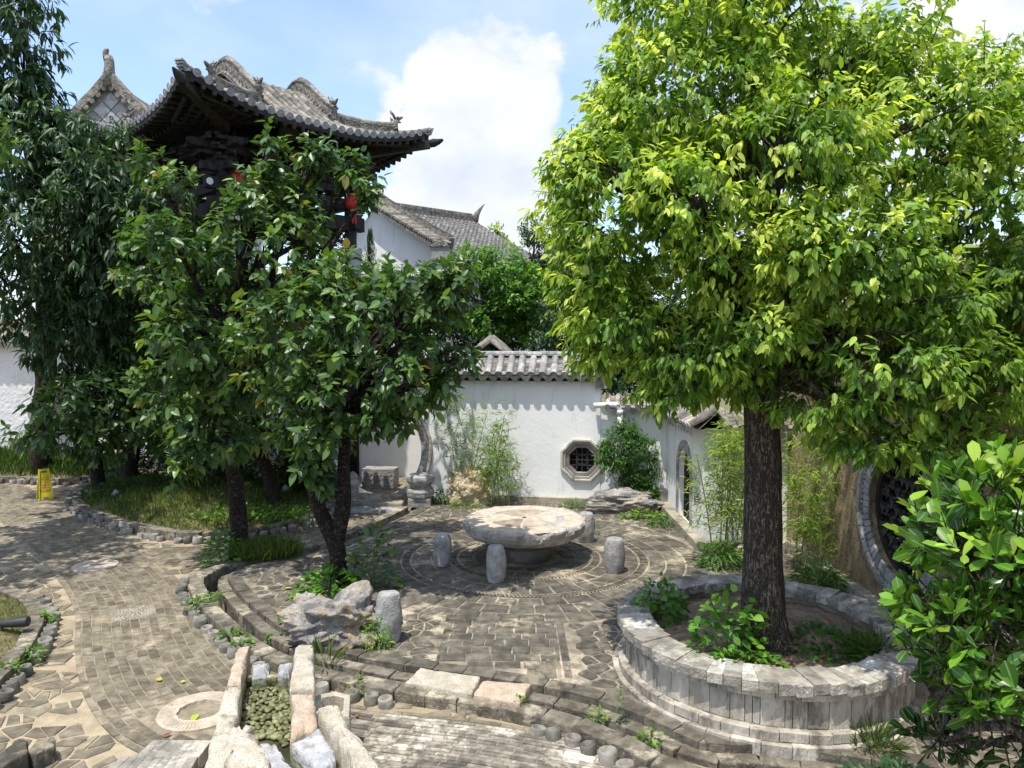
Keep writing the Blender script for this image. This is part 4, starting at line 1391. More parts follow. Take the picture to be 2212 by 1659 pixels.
def coping(parent, p0, p1, zfun, half, rise, spacing, r, mat, mats2, normal, both=True, deck='tile_dark', pan='tile', seg=0.3, dripm='tile_pale', two=True):
    """tiled coping on a wall top between plan points; zfun(s) eave height; normal to the visible side"""
    p0, p1, nn = Vector(p0), Vector(p1), Vector(normal).normalized()
    parent = part_group('tiled_coping', parent, p0 + Vector((0, 0, zfun(0))))
    ex = (p1 - p0)
    Lw = ex.length
    ex.normalize()
    n = int(Lw / spacing)
    dk = MB()
    for i in range(n + 1):
        s = spacing * (i + 0.5) + (Lw - n * spacing) / 2 - spacing * 0.5
        z = zfun(s)
        c = p0 + ex * s
        for sg in ((1, -1) if both else (1,)):
            e = c + nn * (half * sg) + Vector((0, 0, z))
            t_ = c + Vector((0, 0, z + rise))
            mid = e.lerp(t_, 0.5) - Vector((0, 0, rise * 0.05))
            tile_row(parent, [e, mid, t_], r, mat, seg)
            d = (e - mid).normalized()
            inst('eave_cap', eave_cap(mats2), parent, frame(d, (0, 0, 1), e + d * 0.01, r * 0.5, r, r))
            if i < n:
                e2 = p0 + ex * (s + spacing / 2) + nn * (half * sg) + Vector((0, 0, z - r * 0.2))
                inst('drip_tile', drip_tile(dripm), parent, frame(nn * sg + Vector((0, 0, -0.35)), (0, 0, 1), e2, 0.16, spacing * 0.98, spacing * 0.95))
                # pan tiles stepping up the slope between two covers
                for k in range(5):
                    a = e2.lerp(p0 + ex * (s + spacing / 2) + Vector((0, 0, z + rise)), k / 5)
                    b = e2.lerp(p0 + ex * (s + spacing / 2) + Vector((0, 0, z + rise)), (k + 1.05) / 5)
                    up = Vector((0, 0, 0.012))
                    h = ex * spacing * 0.5
                    v = [a - h + up * 1.6, a + up * 0.2, a + h + up * 1.6, b - h + up * 0.6, b - up * 1, b + h + up * 0.6]
                    low = [q - Vector((0, 0, 0.02)) for q in v[:3]]
                    dk.add(v + low, [(0, 1, 4, 3), (1, 2, 5, 4), (6, 7, 1, 0), (7, 8, 2, 1)] if sg > 0 else [(3, 4, 1, 0), (4, 5, 2, 1), (0, 1, 7, 6), (1, 2, 8, 7)])
    dk.build('pan_tiles', M_[pan], parent, kind='stuff')
    rd = MB()
    for i in range(n):
        a, b = p0 + ex * (Lw * i / n), p0 + ex * (Lw * (i + 1) / n)
        z = zfun(Lw * (i + 0.5) / n)
        rd.add([a + nn * (half - 0.13) + Vector((0, 0, z - 0.05)), b + nn * (half - 0.13) + Vector((0, 0, z - 0.05)), b + Vector((0, 0, z + rise - 0.02)), a + Vector((0, 0, z + rise - 0.02)),
                a - nn * (half - 0.13) + Vector((0, 0, z - 0.05)), b - nn * (half - 0.13) + Vector((0, 0, z - 0.05))], [(0, 1, 2, 3), (3, 2, 5, 4), (4, 5, 1, 0)])
    rd.build('roof_board', M_['tile_dark'], parent)
    return n

# ---- white wall with the moon gate and the octagonal window
WA, WB = Vector((-5.6, 16.05, 0)), Vector((1.78, 14.72, 0))
wx = (WB - WA).normalized()
wn_ = Vector((wx.y, -wx.x, 0))               # towards the patio
Lw = (WB - WA).length
def on_wall(u, v):                            # wall coordinate (along, height) of a photographed point
    d = _ray(u, v)
    o = Vector((0, 0, CAM_Z))
    t = (WA - o).dot(wn_) / d.dot(wn_)
    p = o + d * t
    return (p - WA).dot(wx), p.z
gx, gz = on_wall(811, 970)
GR = 1.04
ox, oz = on_wall(1257, 994)
OR = 0.40
mw = thing('moon_gate_wall', WA, 'white plastered garden wall with a round moon gate and an octagonal window', 'wall')
wall_mesh(WA, wx, Lw, -0.45, 2.52, 0.34, wn_, [circle_hole(gx, gz, GR, -0.10), octo_hole(ox, oz, OR - 0.03)]).build('plaster', M_['white_wall'], mw)
zf = lambda s: 2.66 - 0.02 * (s / Lw)
bx = MB()
for d, z0_, z1_ in ((0.045, 2.49, 2.555), (0.07, 2.555, 2.62)):
    a, b = WA + wn_ * (d - 0.34 / 2), WB + wn_ * (d - 0.34 / 2)
    M = frame(wx, (0, 0, 1), (a + b) / 2 + Vector((0, 0, (z0_ + z1_) / 2)))
    bx.box((0, 0, 0), (Lw, 0.34 + 2 * d - d, z1_ - z0_), M)
bx.build('cornice', M_['wood_dark'], mw)
coping(mw, WA - wn_ * 0.17, WB - wn_ * 0.17, zf, 0.36, 0.36, 0.226, 0.072, 'tile_pale', 'tile_cap', wn_)
# ridge course
rp = [WA - wn_ * 0.17 + wx * (Lw * i / 24) + Vector((0, 0, zf(Lw * i / 24) + 0.38)) for i in range(25)]
tile_row(mw, rp, 0.075, 'tile_pale', 0.3, 'ridge_tile')
gc = WA + wx * gx + Vector((0, 0, gz))
q_lo = math.asin(max(-1, (-0.10 - gz) / GR))
mg = part_group('moon_gate', mw, gc)
ring_bricks('gate_brick', mg, 'brick_grey', gc, wx, wn_, GR - 0.01, GR + 0.13, 66, 0.03, 0.0)
tooth_ring(mg, gc, wx, wn_, GR + 0.135, GR + 0.175, 92, 0.025, 'tile_pale')
ring_bricks('gate_trim', mg, 'brick_pale', gc, wx, wn_, GR + 0.178, GR + 0.235, 30, 0.05, 0.0)
# octagonal window: stepped brick frame, lattice
oc = WA + wx * ox + Vector((0, 0, oz))
ow = part_group('octagonal_window', mw, oc)
B = Matrix.Identity(3)
for i in range(3):
    B[i][0], B[i][1], B[i][2] = wx[i], (0, 0, 1)[i], wn_[i]
fl = 1 / math.cos(math.pi / 8)
for r0, r1, zb_, zt_, mt in ((OR - 0.02, OR + 0.035, -0.02, 0.06, 'brick_pale'), (OR - 0.075, OR - 0.015, -0.05, 0.035, 'brick_grey'), (OR - 0.15, OR - 0.07, -0.10, 0.005, 'pedestal')):
    MB().lathe([(r0 * fl, zb_), (r1 * fl, zb_), (r1 * fl, zt_ - 0.012), ((r1 - 0.012) * fl, zt_), ((r0 + 0.012) * fl, zt_), (r0 * fl, zt_ - 0.016)], 8, oc, math.pi / 8, B, True).build('window_frame', M_[mt], ow)
lat = OR - 0.16
def LP(x, z, d=-0.06): return oc + wx * x + Vector((0, 0, z)) + wn_ * d
for k in (-0.115, 0.0, 0.115):
    for ax in (0, 1):
        a, b = (LP(k, -lat), LP(k, lat)) if ax else (LP(-lat, k), LP(lat, k))
        MB().bar(a, b, 0.016, 0.02, wn_).build('lattice_bar', M_['iron'], ow)
qf = MB()
for k in range(4):
    q = math.pi / 2 * k + math.pi / 4
    cc = (0.055 * math.cos(q), 0.055 * math.sin(q))
    qf.tube([LP(cc[0] + 0.055 * math.cos(q + t), cc[1] + 0.055 * math.sin(q + t), -0.05) for t in [(-1.9 + 3.8 * i / 10) for i in range(11)]], 0.008, 6)
    c2 = (0.185 * math.cos(q), 0.185 * math.sin(q))
    qf.tube([LP(c2[0] + 0.05 * math.cos(q + t), c2[1] + 0.05 * math.sin(q + t), -0.05) for t in [(-1.7 + 3.4 * i / 10) for i in range(11)]], 0.008, 6)
qf.build('quatrefoil', M_['iron'], ow)
MB().box((0, 0, 0), (1.0, 0.02, 1.0), frame(wx, (0, 0, 1), oc - wn_ * 0.36)).build('dark_backing', M_['shade_black'], ow)
# plinth along the wall foot
a, b = WA + wx * (gx + GR + 0.9) + wn_ * 0.05, WB + wn_ * 0.05 + wx * 1.3
MB().box((0, 0, 0), ((b - a).length, 0.13, 0.34), frame(wx, (0, 0, 1), (a + b) / 2 + Vector((0, 0, -0.06)))).build('plinth', M_['plinth'], mw)
# end pier with a carved block under the coping
pe = WB + wx * 0.02
MB().box((0, 0, 0), (0.22, 0.5, 0.2), frame(wx, (0, 0, 1), pe + Vector((0, 0, 2.45)) - wn_ * 0.15)).build('pier_head', M_['brick_grey'], mw)
cb = MB()
for i in range(5):
    for s in (-1, 1):
        cb.tube([pe + wn_ * 0.11 + wx * (s * 0.03 + 0.022 * math.cos(t)) + Vector((0, 0, 2.39 + i * 0.032 + 0.022 * math.sin(t))) for t in [j * 0.7 for j in range(10)]], 0.006, 5)
cb.build('carving', M_['tile_pale'], mw)

# lower wall behind the nandina and the court wall beyond the gate
bw = thing('back_wall', WB, 'dim white wall in the corner behind the leafy bush', 'wall')
wall_mesh(WB + wx * 0.0 - wn_ * 0.02, wx, 1.75, -0.4, 1.95, 0.3, wn_).build('plaster', M_['white_wall'], bw)
coping(bw, WB + wx * 0.12 - wn_ * 0.17, WB + wx * 1.6 - wn_ * 0.17, lambda s: 2.0, 0.36, 0.2, 0.2, 0.055, 'tile', 'tile_cap', wn_, False)
iw = thing('inner_court_wall', Vector((-4, 18.4, 0)), 'shaded pale wall seen through the moon gate', 'wall')
wall_mesh(Vector((-7.2, 18.7, 0)), (1, -0.05, 0), 7.0, -0.4, 2.0, 0.3, (-0.05, -1, 0)).build('plaster', M_['white_wall'], iw)
coping(iw, Vector((-7.2, 18.85, 0)), Vector((-0.3, 18.5, 0)), lambda s: 2.05, 0.3, 0.2, 0.22, 0.06, 'tile', 'tile_cap', (-0.05, -1, 0), False)

# ---- hump-backed coping running away behind the white wall
hw = thing('ridge_wall', Vector((-0.42, 16.2, 0)), 'steep tiled coping of a cross wall rising behind the white wall', 'wall')
MB().box((-0.46, 17.0, 1.35), (0.32, 2.6, 2.9)).build('plaster', M_['white_wall'], hw)
for j in range(9):
    yy = 15.75 + j * 0.24
    zt_ = 3.30 + 0.03 * min(j, 4)
    for s in (-1, 1):
        pts = [Vector((-0.46 + s * (0.6 * f), yy, zt_ - 0.55 * (f ** 1.15) - (0.0 if f > 0.05 else 0.0))) for f in (1.0, 0.75, 0.5, 0.28, 0.1, 0.0)]
        tile_row(hw, pts, 0.062, 'tile', 0.26)
dk = MB()
for s in (-1, 1):
    pr = [(1.0, -0.55), (0.75, -0.395), (0.5, -0.248), (0.28, -0.127), (0.1, -0.04), (0.0, -0.0)]
    v = []
    for f, z in pr:
        v += [(-0.46 + s * 0.6 * f, 15.65, 3.31 + z - 0.03), (-0.46 + s * 0.6 * f, 18.0, 3.38 + z - 0.03)]
    dk.add(v, [(2 * i, 2 * i + 1, 2 * i + 3, 2 * i + 2) if s > 0 else (2 * i + 2, 2 * i + 3, 2 * i + 1, 2 * i) for i in range(5)])
dk.build('roof_board', M_['tile_dark'], hw)

# ---- low white wall with the arched door, on the far right side of the patio
DX = 3.08
dw = thing('arched_door_wall', Vector((DX, 13, 0)), 'low white wall with a brick arched doorway on the side of the patio', 'wall')
def arch_hole(xc, half, z0_, spring):
    return (xc - half, xc + half, lambda x: z0_, lambda x: spring + math.sqrt(max(0, half * half - (x - xc) ** 2)))
Y0, Y1 = 11.7, 15.2
dc = 12.92
wall_mesh(Vector((DX, Y0, 0)), (0, 1, 0), Y1 - Y0, -0.35, 1.86, 0.34, (-1, 0, 0), [arch_hole(dc - Y0, 0.46, 0.06, 0.95)]).build('plaster', M_['white_wall'], dw)
wall_mesh(Vector((DX + 0.006, Y0 - 0.005, 0)), (1, 0, 0), 1.42, -0.35, 1.86, 0.3, (0, -1, 0)).build('return_plaster', M_['white_wall'], dw)
coping(dw, Vector((DX + 0.17, Y0 - 0.2, 0)), Vector((DX + 0.17, Y1, 0)), lambda s: 1.93, 0.42, 0.24, 0.22, 0.065, 'tile', 'tile_cap', (-1, 0, 0), False)
coping(dw, Vector((DX + 0.3, Y0 + 0.17, 0)), Vector((DX + 1.45, Y0 + 0.17, 0)), lambda s: 1.92, 0.42, 0.24, 0.22, 0.065, 'tile', 'tile_cap', (0, -1, 0), False)
ad = part_group('arched_doorway', dw, Vector((DX, dc, 0.1)))
ring_bricks('arch_brick', ad, 'brick_grey', Vector((DX, dc, 0.95)), (0, 1, 0), (-1, 0, 0), 0.455, 0.58, 40, 0.025, 0.0, 0.0, math.pi)
for zz in np.arange(0.14, 0.95, 0.16):
    for s in (-1, 1):
        brick('jamb_brick', ad, 'brick_grey', Vector((DX - 0.012, dc + s * 0.517, zz)), (0, 1, 0), 0.122, 0.03, 0.15)
MB().box((DX + 0.15, dc, 0.72), (0.02, 0.90, 1.36)).build('door_dark_panel', M_['shade_black'], ad)
gt = MB()
for k in range(9):
    y_ = dc - 0.42 + k * 0.105
    gt.bar((DX + 0.1, y_, 0.06), (DX + 0.1, y_, 0.95 + math.sqrt(max(0.0, 0.2 - (y_ - dc) ** 2))), 0.02, 0.02)
for zz in (0.2, 0.45, 0.7, 0.95, 1.2):
    gt.bar((DX + 0.1, dc - 0.44, zz), (DX + 0.1, dc + 0.44, zz), 0.02, 0.02)
gt.build('door_grille', M_['wood_dark'], ad)
MB().prism([(DX - 0.20, Y0 - 0.25), (DX - 0.004, Y0 - 0.25), (DX - 0.004, 14.95), (DX - 0.20, 14.95)], -0.2, 0.13, 0.01).build('kerb', M_['plinth'], dw)
MB().prism([(DX - 0.20, Y0 - 0.42), (DX + 1.3, Y0 - 0.42), (DX + 1.3, Y0 - 0.256), (DX - 0.20, Y0 - 0.256)], -0.2, 0.125, 0.01).build('kerb', M_['plinth'], dw)

# ---- straw-mud building with the big round lattice window
EX = 4.45
ew = thing('mud_building', Vector((EX, 8, 0)), 'straw-mud plastered house wall with a large round brick-framed window', 'building')
rc = Vector((EX, 8.27, 1.27))
RR = 0.74
wall_mesh(Vector((EX, 2.0, 0)), (0, 1, 0), 10.0, -0.35, 3.52, 0.36, (-1, 0, 0), [circle_hole(rc.y - 2.0, rc.z, RR)]).build('mud_wall', M_['earth'], ew)
rw = part_group('round_window', ew, rc)
ring_bricks('ring_brick', rw, 'brick_grey', rc, (0, 1, 0), (-1, 0, 0), RR - 0.01, RR + 0.12, 62, 0.02)
tooth_ring(rw, rc, (0, 1, 0), (-1, 0, 0), RR + 0.122, RR + 0.162, 84, 0.03, 'tile_pale')
ring_bricks('ring_trim', rw, 'tile_pale', rc, (0, 1, 0), (-1, 0, 0), RR + 0.164, RR + 0.225, 34, 0.05)
Bz = Matrix.Identity(3)
for i in range(3):
    Bz[i][0], Bz[i][1], Bz[i][2] = (0, 1, 0)[i], (0, 0, 1)[i], (-1, 0, 0)[i]
MB().lathe([(RR - 0.055, -0.22), (RR + 0.0, -0.22), (RR + 0.0, -0.08), (RR - 0.055, -0.08)], 64, rc, 0, Bz, True).build('window_frame', M_['wood_dark'], rw)
MB().box((EX + 0.33, rc.y, rc.z), (0.02, 1.7, 1.7)).build('dark_panel', M_['shade_black'], rw)
for k in range(-6, 7):
    yy = rc.y + k * 0.11
    h = math.sqrt(max(0, (RR - 0.05) ** 2 - (yy - rc.y) ** 2))
    if h < 0.08: continue
    sl_ = MB()                                   # twisted upright slat
    pts = []
    for j in range(int(2 * h / 0.055) + 1):
        pts.append((rc.z - h + j * 0.055, 0.5 * math.pi * j / 2))
    for (za, qa), (zb2, qb) in zip(pts, pts[1:]):
        w = 0.03
        va = [Vector((EX + 0.13 + w * math.cos(qa) * s, yy + w * math.sin(qa) * s, za)) for s in (-1, 1)]
        vb = [Vector((EX + 0.13 + w * math.cos(qb) * s, yy + w * math.sin(qb) * s, zb2)) for s in (-1, 1)]
        th = Vector((0.008, 0.008, 0))
        sl_.add([va[0] - th, va[1] - th, vb[1] - th, vb[0] - th, va[0] + th, va[1] + th, vb[1] + th, vb[0] + th], [(0, 1, 2, 3), (7, 6, 5, 4), (0, 4, 5, 1), (1, 5, 6, 2), (2, 6, 7, 3), (3, 7, 4, 0)])
    sl_.build('lattice_slat', M_['iron'], rw)
for k in range(-5, 6):
    zz = rc.z + k * 0.12
    h = math.sqrt(max(0, (RR - 0.05) ** 2 - (zz - rc.z) ** 2))
    MB().bar((EX + 0.13, rc.y - h, zz), (EX + 0.13, rc.y + h, zz), 0.018, 0.03).build('lattice_rail', M_['iron'], rw)
MB().prism([(EX - 0.16, 2.0), (EX - 0.004, 2.0), (EX - 0.004, 11.27), (EX - 0.16, 11.27)], -0.2, 0.16, 0.012).build('kerb', M_['plinth'], ew)
MB().box((EX + 0.06, 7.0, 3.48), (0.35, 10.0, 0.08)).build('eave_board', M_['wood_dark'], ew)
for k in range(34):
    MB().bar((EX - 0.19, 2.2 + k * 0.29, 3.56), (EX + 0.2, 2.2 + k * 0.29, 3.74), 0.07, 0.07).build('rafter', M_['wood_dark'], ew)
coping(ew, Vector((EX + 1.0, 3.5, 0)), Vector((EX + 1.0, 11.9, 0)), lambda s: 3.62, 1.22, 0.72, 0.26, 0.07, 'tile', 'tile_cap', (-1, 0, 0), False, seg=0.34)

# ---- rough white building at the far left with an arched opening
fx0, fy0 = -17.5, 21.6
fw = thing('rough_white_building', Vector((-14, 21, 0)), 'rough white plastered house wall with a brick-rimmed arch beyond the trees', 'building')
fd = Vector((1, -0.06, 0)).normalized()
fn = Vector((fd.y, -fd.x, 0))
ac = point_at(122, 905, 20.9)
axd = (ac - Vector((fx0, fy0, 0))).dot(fd)
wall_mesh(Vector((fx0, fy0, 0)), fd, 11.5, -0.45, 3.25, 0.4, fn, [(axd - 0.95, axd + 0.95, lambda x: -0.1, lambda x: ac.z + math.sqrt(max(0, 0.95 ** 2 - (x - axd) ** 2)))]).build('plaster', M_['rough_white'], fw)
acw = Vector((fx0, fy0, 0)) + fd * axd + Vector((0, 0, ac.z))
fa = part_group('arched_opening', fw, acw)
ring_bricks('arch_brick', fa, 'brick_pale', acw, fd, fn, 0.945, 1.16, 44, 0.04, 0.0, -0.05, math.pi + 0.05)
MB().box((0, 0, 0), (2.2, 0.02, 3.4), frame(fd, (0, 0, 1), acw - fn * 0.6)).build('arch_dark_panel', M_['shade_black'], fa)
MB().box((0, 0, 0), (0.5, 0.05, 0.7), frame(fd, (0, 0, 1), acw - fn * 0.5 + fd * 0.35 + Vector((0, 0, 0.2)))).build('red_door_panel', M_['red_print'], fa)
coping(fw, Vector((fx0, fy0 + 0.9, 0)), Vector((fx0, fy0 + 0.9, 0)) + fd * 11.5, lambda s: 3.34, 1.25, 0.7, 0.24, 0.065, 'tile', 'tile_cap', fn, False, seg=0.36)

# ================================================================== SMALL HARD OBJECTS
def displaced_lathe(prof, n, c, amp, freq, seed, chip=0.0):
    vs, fs = [], []
    for i, (r_, z) in enumerate(prof):
        for k in range(n):
            q = 2 * math.pi * k / n
            p = Vector((math.cos(q) * r_, math.sin(q) * r_, z))
            d = noise.fractal(p * freq + Vector((seed, seed * 2, 0)), 0.9, 2.0, 4) * amp
            if chip:
                w = noise.noise(p * freq * 0.45 + Vector((seed * 3, 7, 2)))
                if w < -0.28: d += (w + 0.28) * chip
            f = max(0.0, 1 + (d / r_ if r_ > 0.02 else 0))
            vs.append((c[0] + p.x * f, c[1] + p.y * f, c[2] + z + (d * 0.3 if r_ > 0.02 else 0)))
    m = len(prof)
    for i in range(m - 1):
        for k in range(n):
            k2 = (k + 1) % n
            fs.append((i * n + k, i * n + k2, (i + 1) * n + k2, (i + 1) * n + k))
    fs.append(tuple(range(n - 1, -1, -1)))
    fs.append(tuple((m - 1) * n + k for k in range(n)))
    return MB().add(vs, fs)
def stool(u, v, h, r, label, seed, chip=0.0):
    c = ground_at(u, v, 0)
    prof = [(r * 0.80, 0.0), (r * 0.82, 0.02)]
    for i in range(1, 12):
        f = i / 12
        prof.append((r * (0.82 + 0.19 * math.sin(math.pi * f) ** 0.8), 0.02 + (h - 0.04) * f))
    prof += [(r * 0.80, h - 0.012), (r * 0.74, h), (r * 0.4, h + 0.002), (0.02, h + 0.002)]
    o = displaced_lathe(prof, 40, c, 0.006, 9, seed, chip).build('drum_stool', M_['stool'], None, True)
    return tag(o, label, 'stool', 'stone drum stools on the patio')
stool(1072, 1256, 0.49, 0.138, 'grey drum stool in front of the millstone table', 1.0, 0.05)
stool(956, 1221, 0.46, 0.135, 'pitted drum stool beside the table toward the moon gate', 2.0, 0.07)
stool(1327, 1235, 0.48, 0.150, 'smooth pale drum stool standing toward the mud building', 3.0)
stool(1266, 1170, 0.48, 0.140, 'drum stool half hidden behind the millstone table', 4.0, 0.03)
stool(840, 1384, 0.53, 0.142, 'pocked drum stool beside the pale garden rock and tree', 5.0, 0.06)

tb = thing('millstone_table', TC, 'large round millstone table top on a low drum pedestal', 'table')
TR = 0.945
prof = [(0.42, 0.315), (TR * 0.80, 0.325), (TR * 0.88, 0.36), (TR * 0.955, 0.42), (TR * 0.985, 0.49), (TR * 1.0, 0.545), (TR * 0.995, 0.572), (TR * 0.97, 0.583), (TR * 0.93, 0.586)]
displaced_lathe(prof, 160, TC, 0.055, 4.2, 3.0, 0.1).build('rim', M_['millrim'], tb)
vs, fs = [], []
nr, ns = 14, 96
for i in range(nr + 1):
    f = i / nr
    for k in range(ns):
        q = 2 * math.pi * k / ns
        r_ = TR * 0.955 * f * (1 + (0.014 * noise.noise(Vector((math.cos(q) * 3, math.sin(q) * 3, 1))) if i == nr else 0))
        dish = -0.012 * max(0, 1 - abs(f - 0.62) / 0.12) 
        vs.append((TC.x + r_ * math.cos(q), TC.y + r_ * math.sin(q), 0.590 + dish + 0.004 * noise.noise(Vector((r_ * math.cos(q) * 6, r_ * math.sin(q) * 6, 0))) - (0.012 if i == nr else 0)))
for i in range(nr):
    for k in range(ns):
        k2 = (k + 1) % ns
        fs.append((i * ns + k, (i + 1) * ns + k, (i + 1) * ns + k2, i * ns + k2))
MB().add(vs, fs).build('top', M_['millstone'], tb, True)
gv = MB()
for q0, tilt in ((2.05, 0.7), (4.1, -0.5), (5.1, -0.5), (1.35, 0.6)):
    ax = Vector((math.cos(q0), math.sin(q0), 0)); ay = Vector((-math.sin(q0), math.cos(q0), 0))
    dr = (ax * math.cos(tilt) + ay * math.sin(tilt)); pr = Vector((-dr.y, dr.x, 0))
    for k in range(-16, 17):
        run = []
        for j in range(40):
            p = ax * 0.33 + pr * (k * 0.026) + dr * (-0.4 + j * 0.02)
            rr_ = p.length
            qq = math.atan2(p.dot(ay), p.dot(ax))
            if 0.08 < rr_ < 0.56 and abs(qq) < 0.48: run.append(p)
        if len(run) > 3:
            a, b = run[0] + TC + Vector((0, 0, 0.592)), run[-1] + TC + Vector((0, 0, 0.592))
            gv.bar(a, b, 0.009, 0.010)
gv.build('dressing_furrows', M_['millstone'], tb, kind='stuff')
MB().lathe([(0.035, 0.598), (0.028, 0.600), (0.0, 0.600)], 16, TC).build('centre_hole', M_['slate'], tb)
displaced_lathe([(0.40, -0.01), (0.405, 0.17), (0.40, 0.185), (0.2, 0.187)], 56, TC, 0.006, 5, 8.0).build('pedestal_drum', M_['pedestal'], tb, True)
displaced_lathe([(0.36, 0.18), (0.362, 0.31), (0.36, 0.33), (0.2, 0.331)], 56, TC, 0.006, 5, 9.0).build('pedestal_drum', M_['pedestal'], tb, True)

# octagonal pillar base by the moon gate
c = ground_at(913, 1080, 0)
c.y = min(c.y, 14.75)
pb = thing('pillar_base', c, 'weathered eight-sided stone pillar base near the moon gate', 'pillar base')
MB().box((c.x, c.y, 0.05), (0.46, 0.46, 0.16)).build('block', M_['old_stone'], pb)
def octo(prof, name, sm=False):
    b = MB().lathe(prof, 8, (c.x, c.y, 0), math.pi / 8)
    b.build(name, M_['old_stone'], pb, sm)
octo([(0.25, 0.13), (0.285, 0.17), (0.29, 0.25), (0.285, 0.27), (0.25, 0.31), (0.225, 0.335)], 'lower_octagon')
octo([(0.225, 0.335), (0.222, 0.40)], 'waist')
displaced_lathe([(0.23, 0.40), (0.27, 0.44), (0.29, 0.50), (0.275, 0.565), (0.22, 0.60), (0.1, 0.61)], 36, (c.x, c.y, 0), 0.008, 6, 2.0).build('round_top', M_['old_stone'], pb, True)
# carved block beyond the gate
c = point_at(822, 1035, 17.2)
kb = thing('carved_block', Vector((c.x, c.y, PATH_Z)), 'grey stone block carved with foliage standing inside the moon gate', 'stone block')
M = frame((1, -0.1, 0), (0, 0, 1), (c.x, c.y, 0.10))
MB().box((0, 0, 0), (0.78, 0.42, 0.44), M).build('block', M_['old_stone'], kb)
cv = MB()
for j in range(9):
    x0 = -0.32 + j * 0.08
    cv.tube([M @ Vector((x0 + 0.05 * math.cos(6 * t) * (1 - 0.6 * t), -0.211, 0.02 * (j % 3 - 1) + 0.11 * math.sin(6 * t) * (1 - 0.6 * t))) for t in [i / 8 for i in range(9)]], [0.008, 0.010, 0.012, 0.012, 0.010, 0.012, 0.010, 0.009, 0.006], 6)
cv.build('carved_scrolls', M_['old_stone'], kb)
# pale stone post left of the gate
c = point_at(762, 1050, 15.0)
po = thing('stone_post', Vector((c.x, c.y, PATH_Z)), 'low pale stone post with a carved cap beside the gate steps', 'post')
MB().box((c.x, c.y, 0.08), (0.2, 0.2, 0.45)).build('shaft', M_['old_stone'], po)
MB().lathe([(0.16, 0.31), (0.17, 0.38), (0.12, 0.45), (0.13, 0.5), (0.07, 0.58), (0.0, 0.62)], 8, (c.x, c.y, 0)).build('cap', M_['old_stone'], po)
# steps at the gate
for j, (yy, zz) in enumerate(((14.55, -0.05), (14.95, 0.01), (15.36, 0.06))):
    lab = ('lowest pale slab step leading to the moon gate', 'middle slab step leading to the moon gate', 'top slab step under the moon gate opening')[j]
    a = ground_at(744 + j * 6, 1090 - j * 12, 0); b = ground_at(872 + j * 4, 1090 - j * 12, 0)
    x0, x1 = a.x, b.x
    rough_slab('gate_step', [Vector((x0, yy - 0.16, 0)), Vector((x1, yy - 0.22, 0)), Vector((x1, yy + 0.12, 0)), Vector((x0, yy + 0.18, 0))], PATH_Z - 0.02, zz, M_['plinth'] if j else M_['old_stone'], (lab, 'step'), 41 + j)

# garden rocks
def rock(name, c, size, seed, mat, label, **k):
    me = rock_mesh(name, size, seed, M_[mat], **k)
    o = inst(name, me, None, Matrix.Translation(c) @ Matrix.Rotation(k.get('rot', 0), 4, 'Z'))
    return tag(o, label, 'rock')
p = ground_at(735, 1395, 0)
rock('garden_rock', (p.x, p.y + 0.18, 0.20), (0.50, 0.30, 0.29), 4.0, 'garden_rock', 'large pitted pale rock at the foot of the forked tree', sub=6, amp=0.75, freq=1.35, hollow=0.6)
p = ground_at(660, 1352, 0)
rock('garden_rock', (p.x + 0.05, p.y + 0.05, 0.13), (0.2, 0.17, 0.17), 9.0, 'garden_rock', 'smaller bluish rock lump adjoining the large pitted rock', sub=5, amp=0.7, freq=1.6, hollow=0.4)
p = ground_at(1014, 1091, 0)
rock('standing_rock', (p.x, p.y + 0.05, 0.28), (0.35, 0.17, 0.42), 6.0, 'ochre_rock', 'upright ochre rock standing before the white wall by the bamboo', sub=6, amp=0.45, freq=2.2, squareness=0.5)
p = ground_at(1347, 1108, 0)
rock('long_rock', (p.x, p.y + 0.15, 0.14), (0.66, 0.28, 0.24), 2.0, 'banded_rock', 'long low banded rock under the leafy bush', sub=6, amp=0.4, freq=1.4, squareness=0.3, band=0.012)
p = ground_at(1612, 1215, 0)
rock('small_rock', (p.x, p.y, 0.10), (0.14, 0.13, 0.19), 7.0, 'ochre_rock', 'small pale rock at the foot of the bamboo behind the trunk', sub=4, amp=0.35, freq=1.5)

# grey flower pot in the corner
c = ground_at(1428, 1090, 0); c.y = min(c.y, 14.3)
pt = thing('flower_pot', c, 'dark square flower pot in the wall corner', 'pot')
MB().lathe([(0.10, 0.13), (0.135, 0.34), (0.15, 0.345), (0.15, 0.37), (0.125, 0.37), (0.12, 0.3), (0.0, 0.3)], 4, (c.x - 0.02, c.y + 0.05, 0), math.pi / 4 + 0.2).build('body', M_['old_stone'], pt)
# drain pipe
pa, pbb, pc = point_at(1283, 876, 14.62), point_at(1336, 874, 14.5), point_at(1340, 1075, 14.5)
dp = thing('drain_pipe', Vector((pc.x, pc.y, 0)), 'white plastic drain pipe bending down beside the leafy bush', 'pipe')
pts = [pa, pa.lerp(pbb, 0.5), pbb - Vector((0.09, 0, 0)), pbb + Vector((-0.03, 0, -0.02)), pbb + Vector((0.02, 0, -0.07)), pbb + Vector((0.03, 0, -0.14))]
MB().tube(pts, 0.058, 14).build('elbow', M_['pvc'], dp, True)
MB().tube([pts[-1] + Vector((0, 0, 0.02)), Vector((pts[-1].x, pts[-1].y, 0.1))], 0.05, 14).build('downpipe', M_['pvc'], dp, True)
MB().tube([pts[-1] + Vector((0, 0, 0.04)), pts[-1] + Vector((0, 0, -0.06))], 0.066, 14).build('collar', M_['pvc'], dp, True)

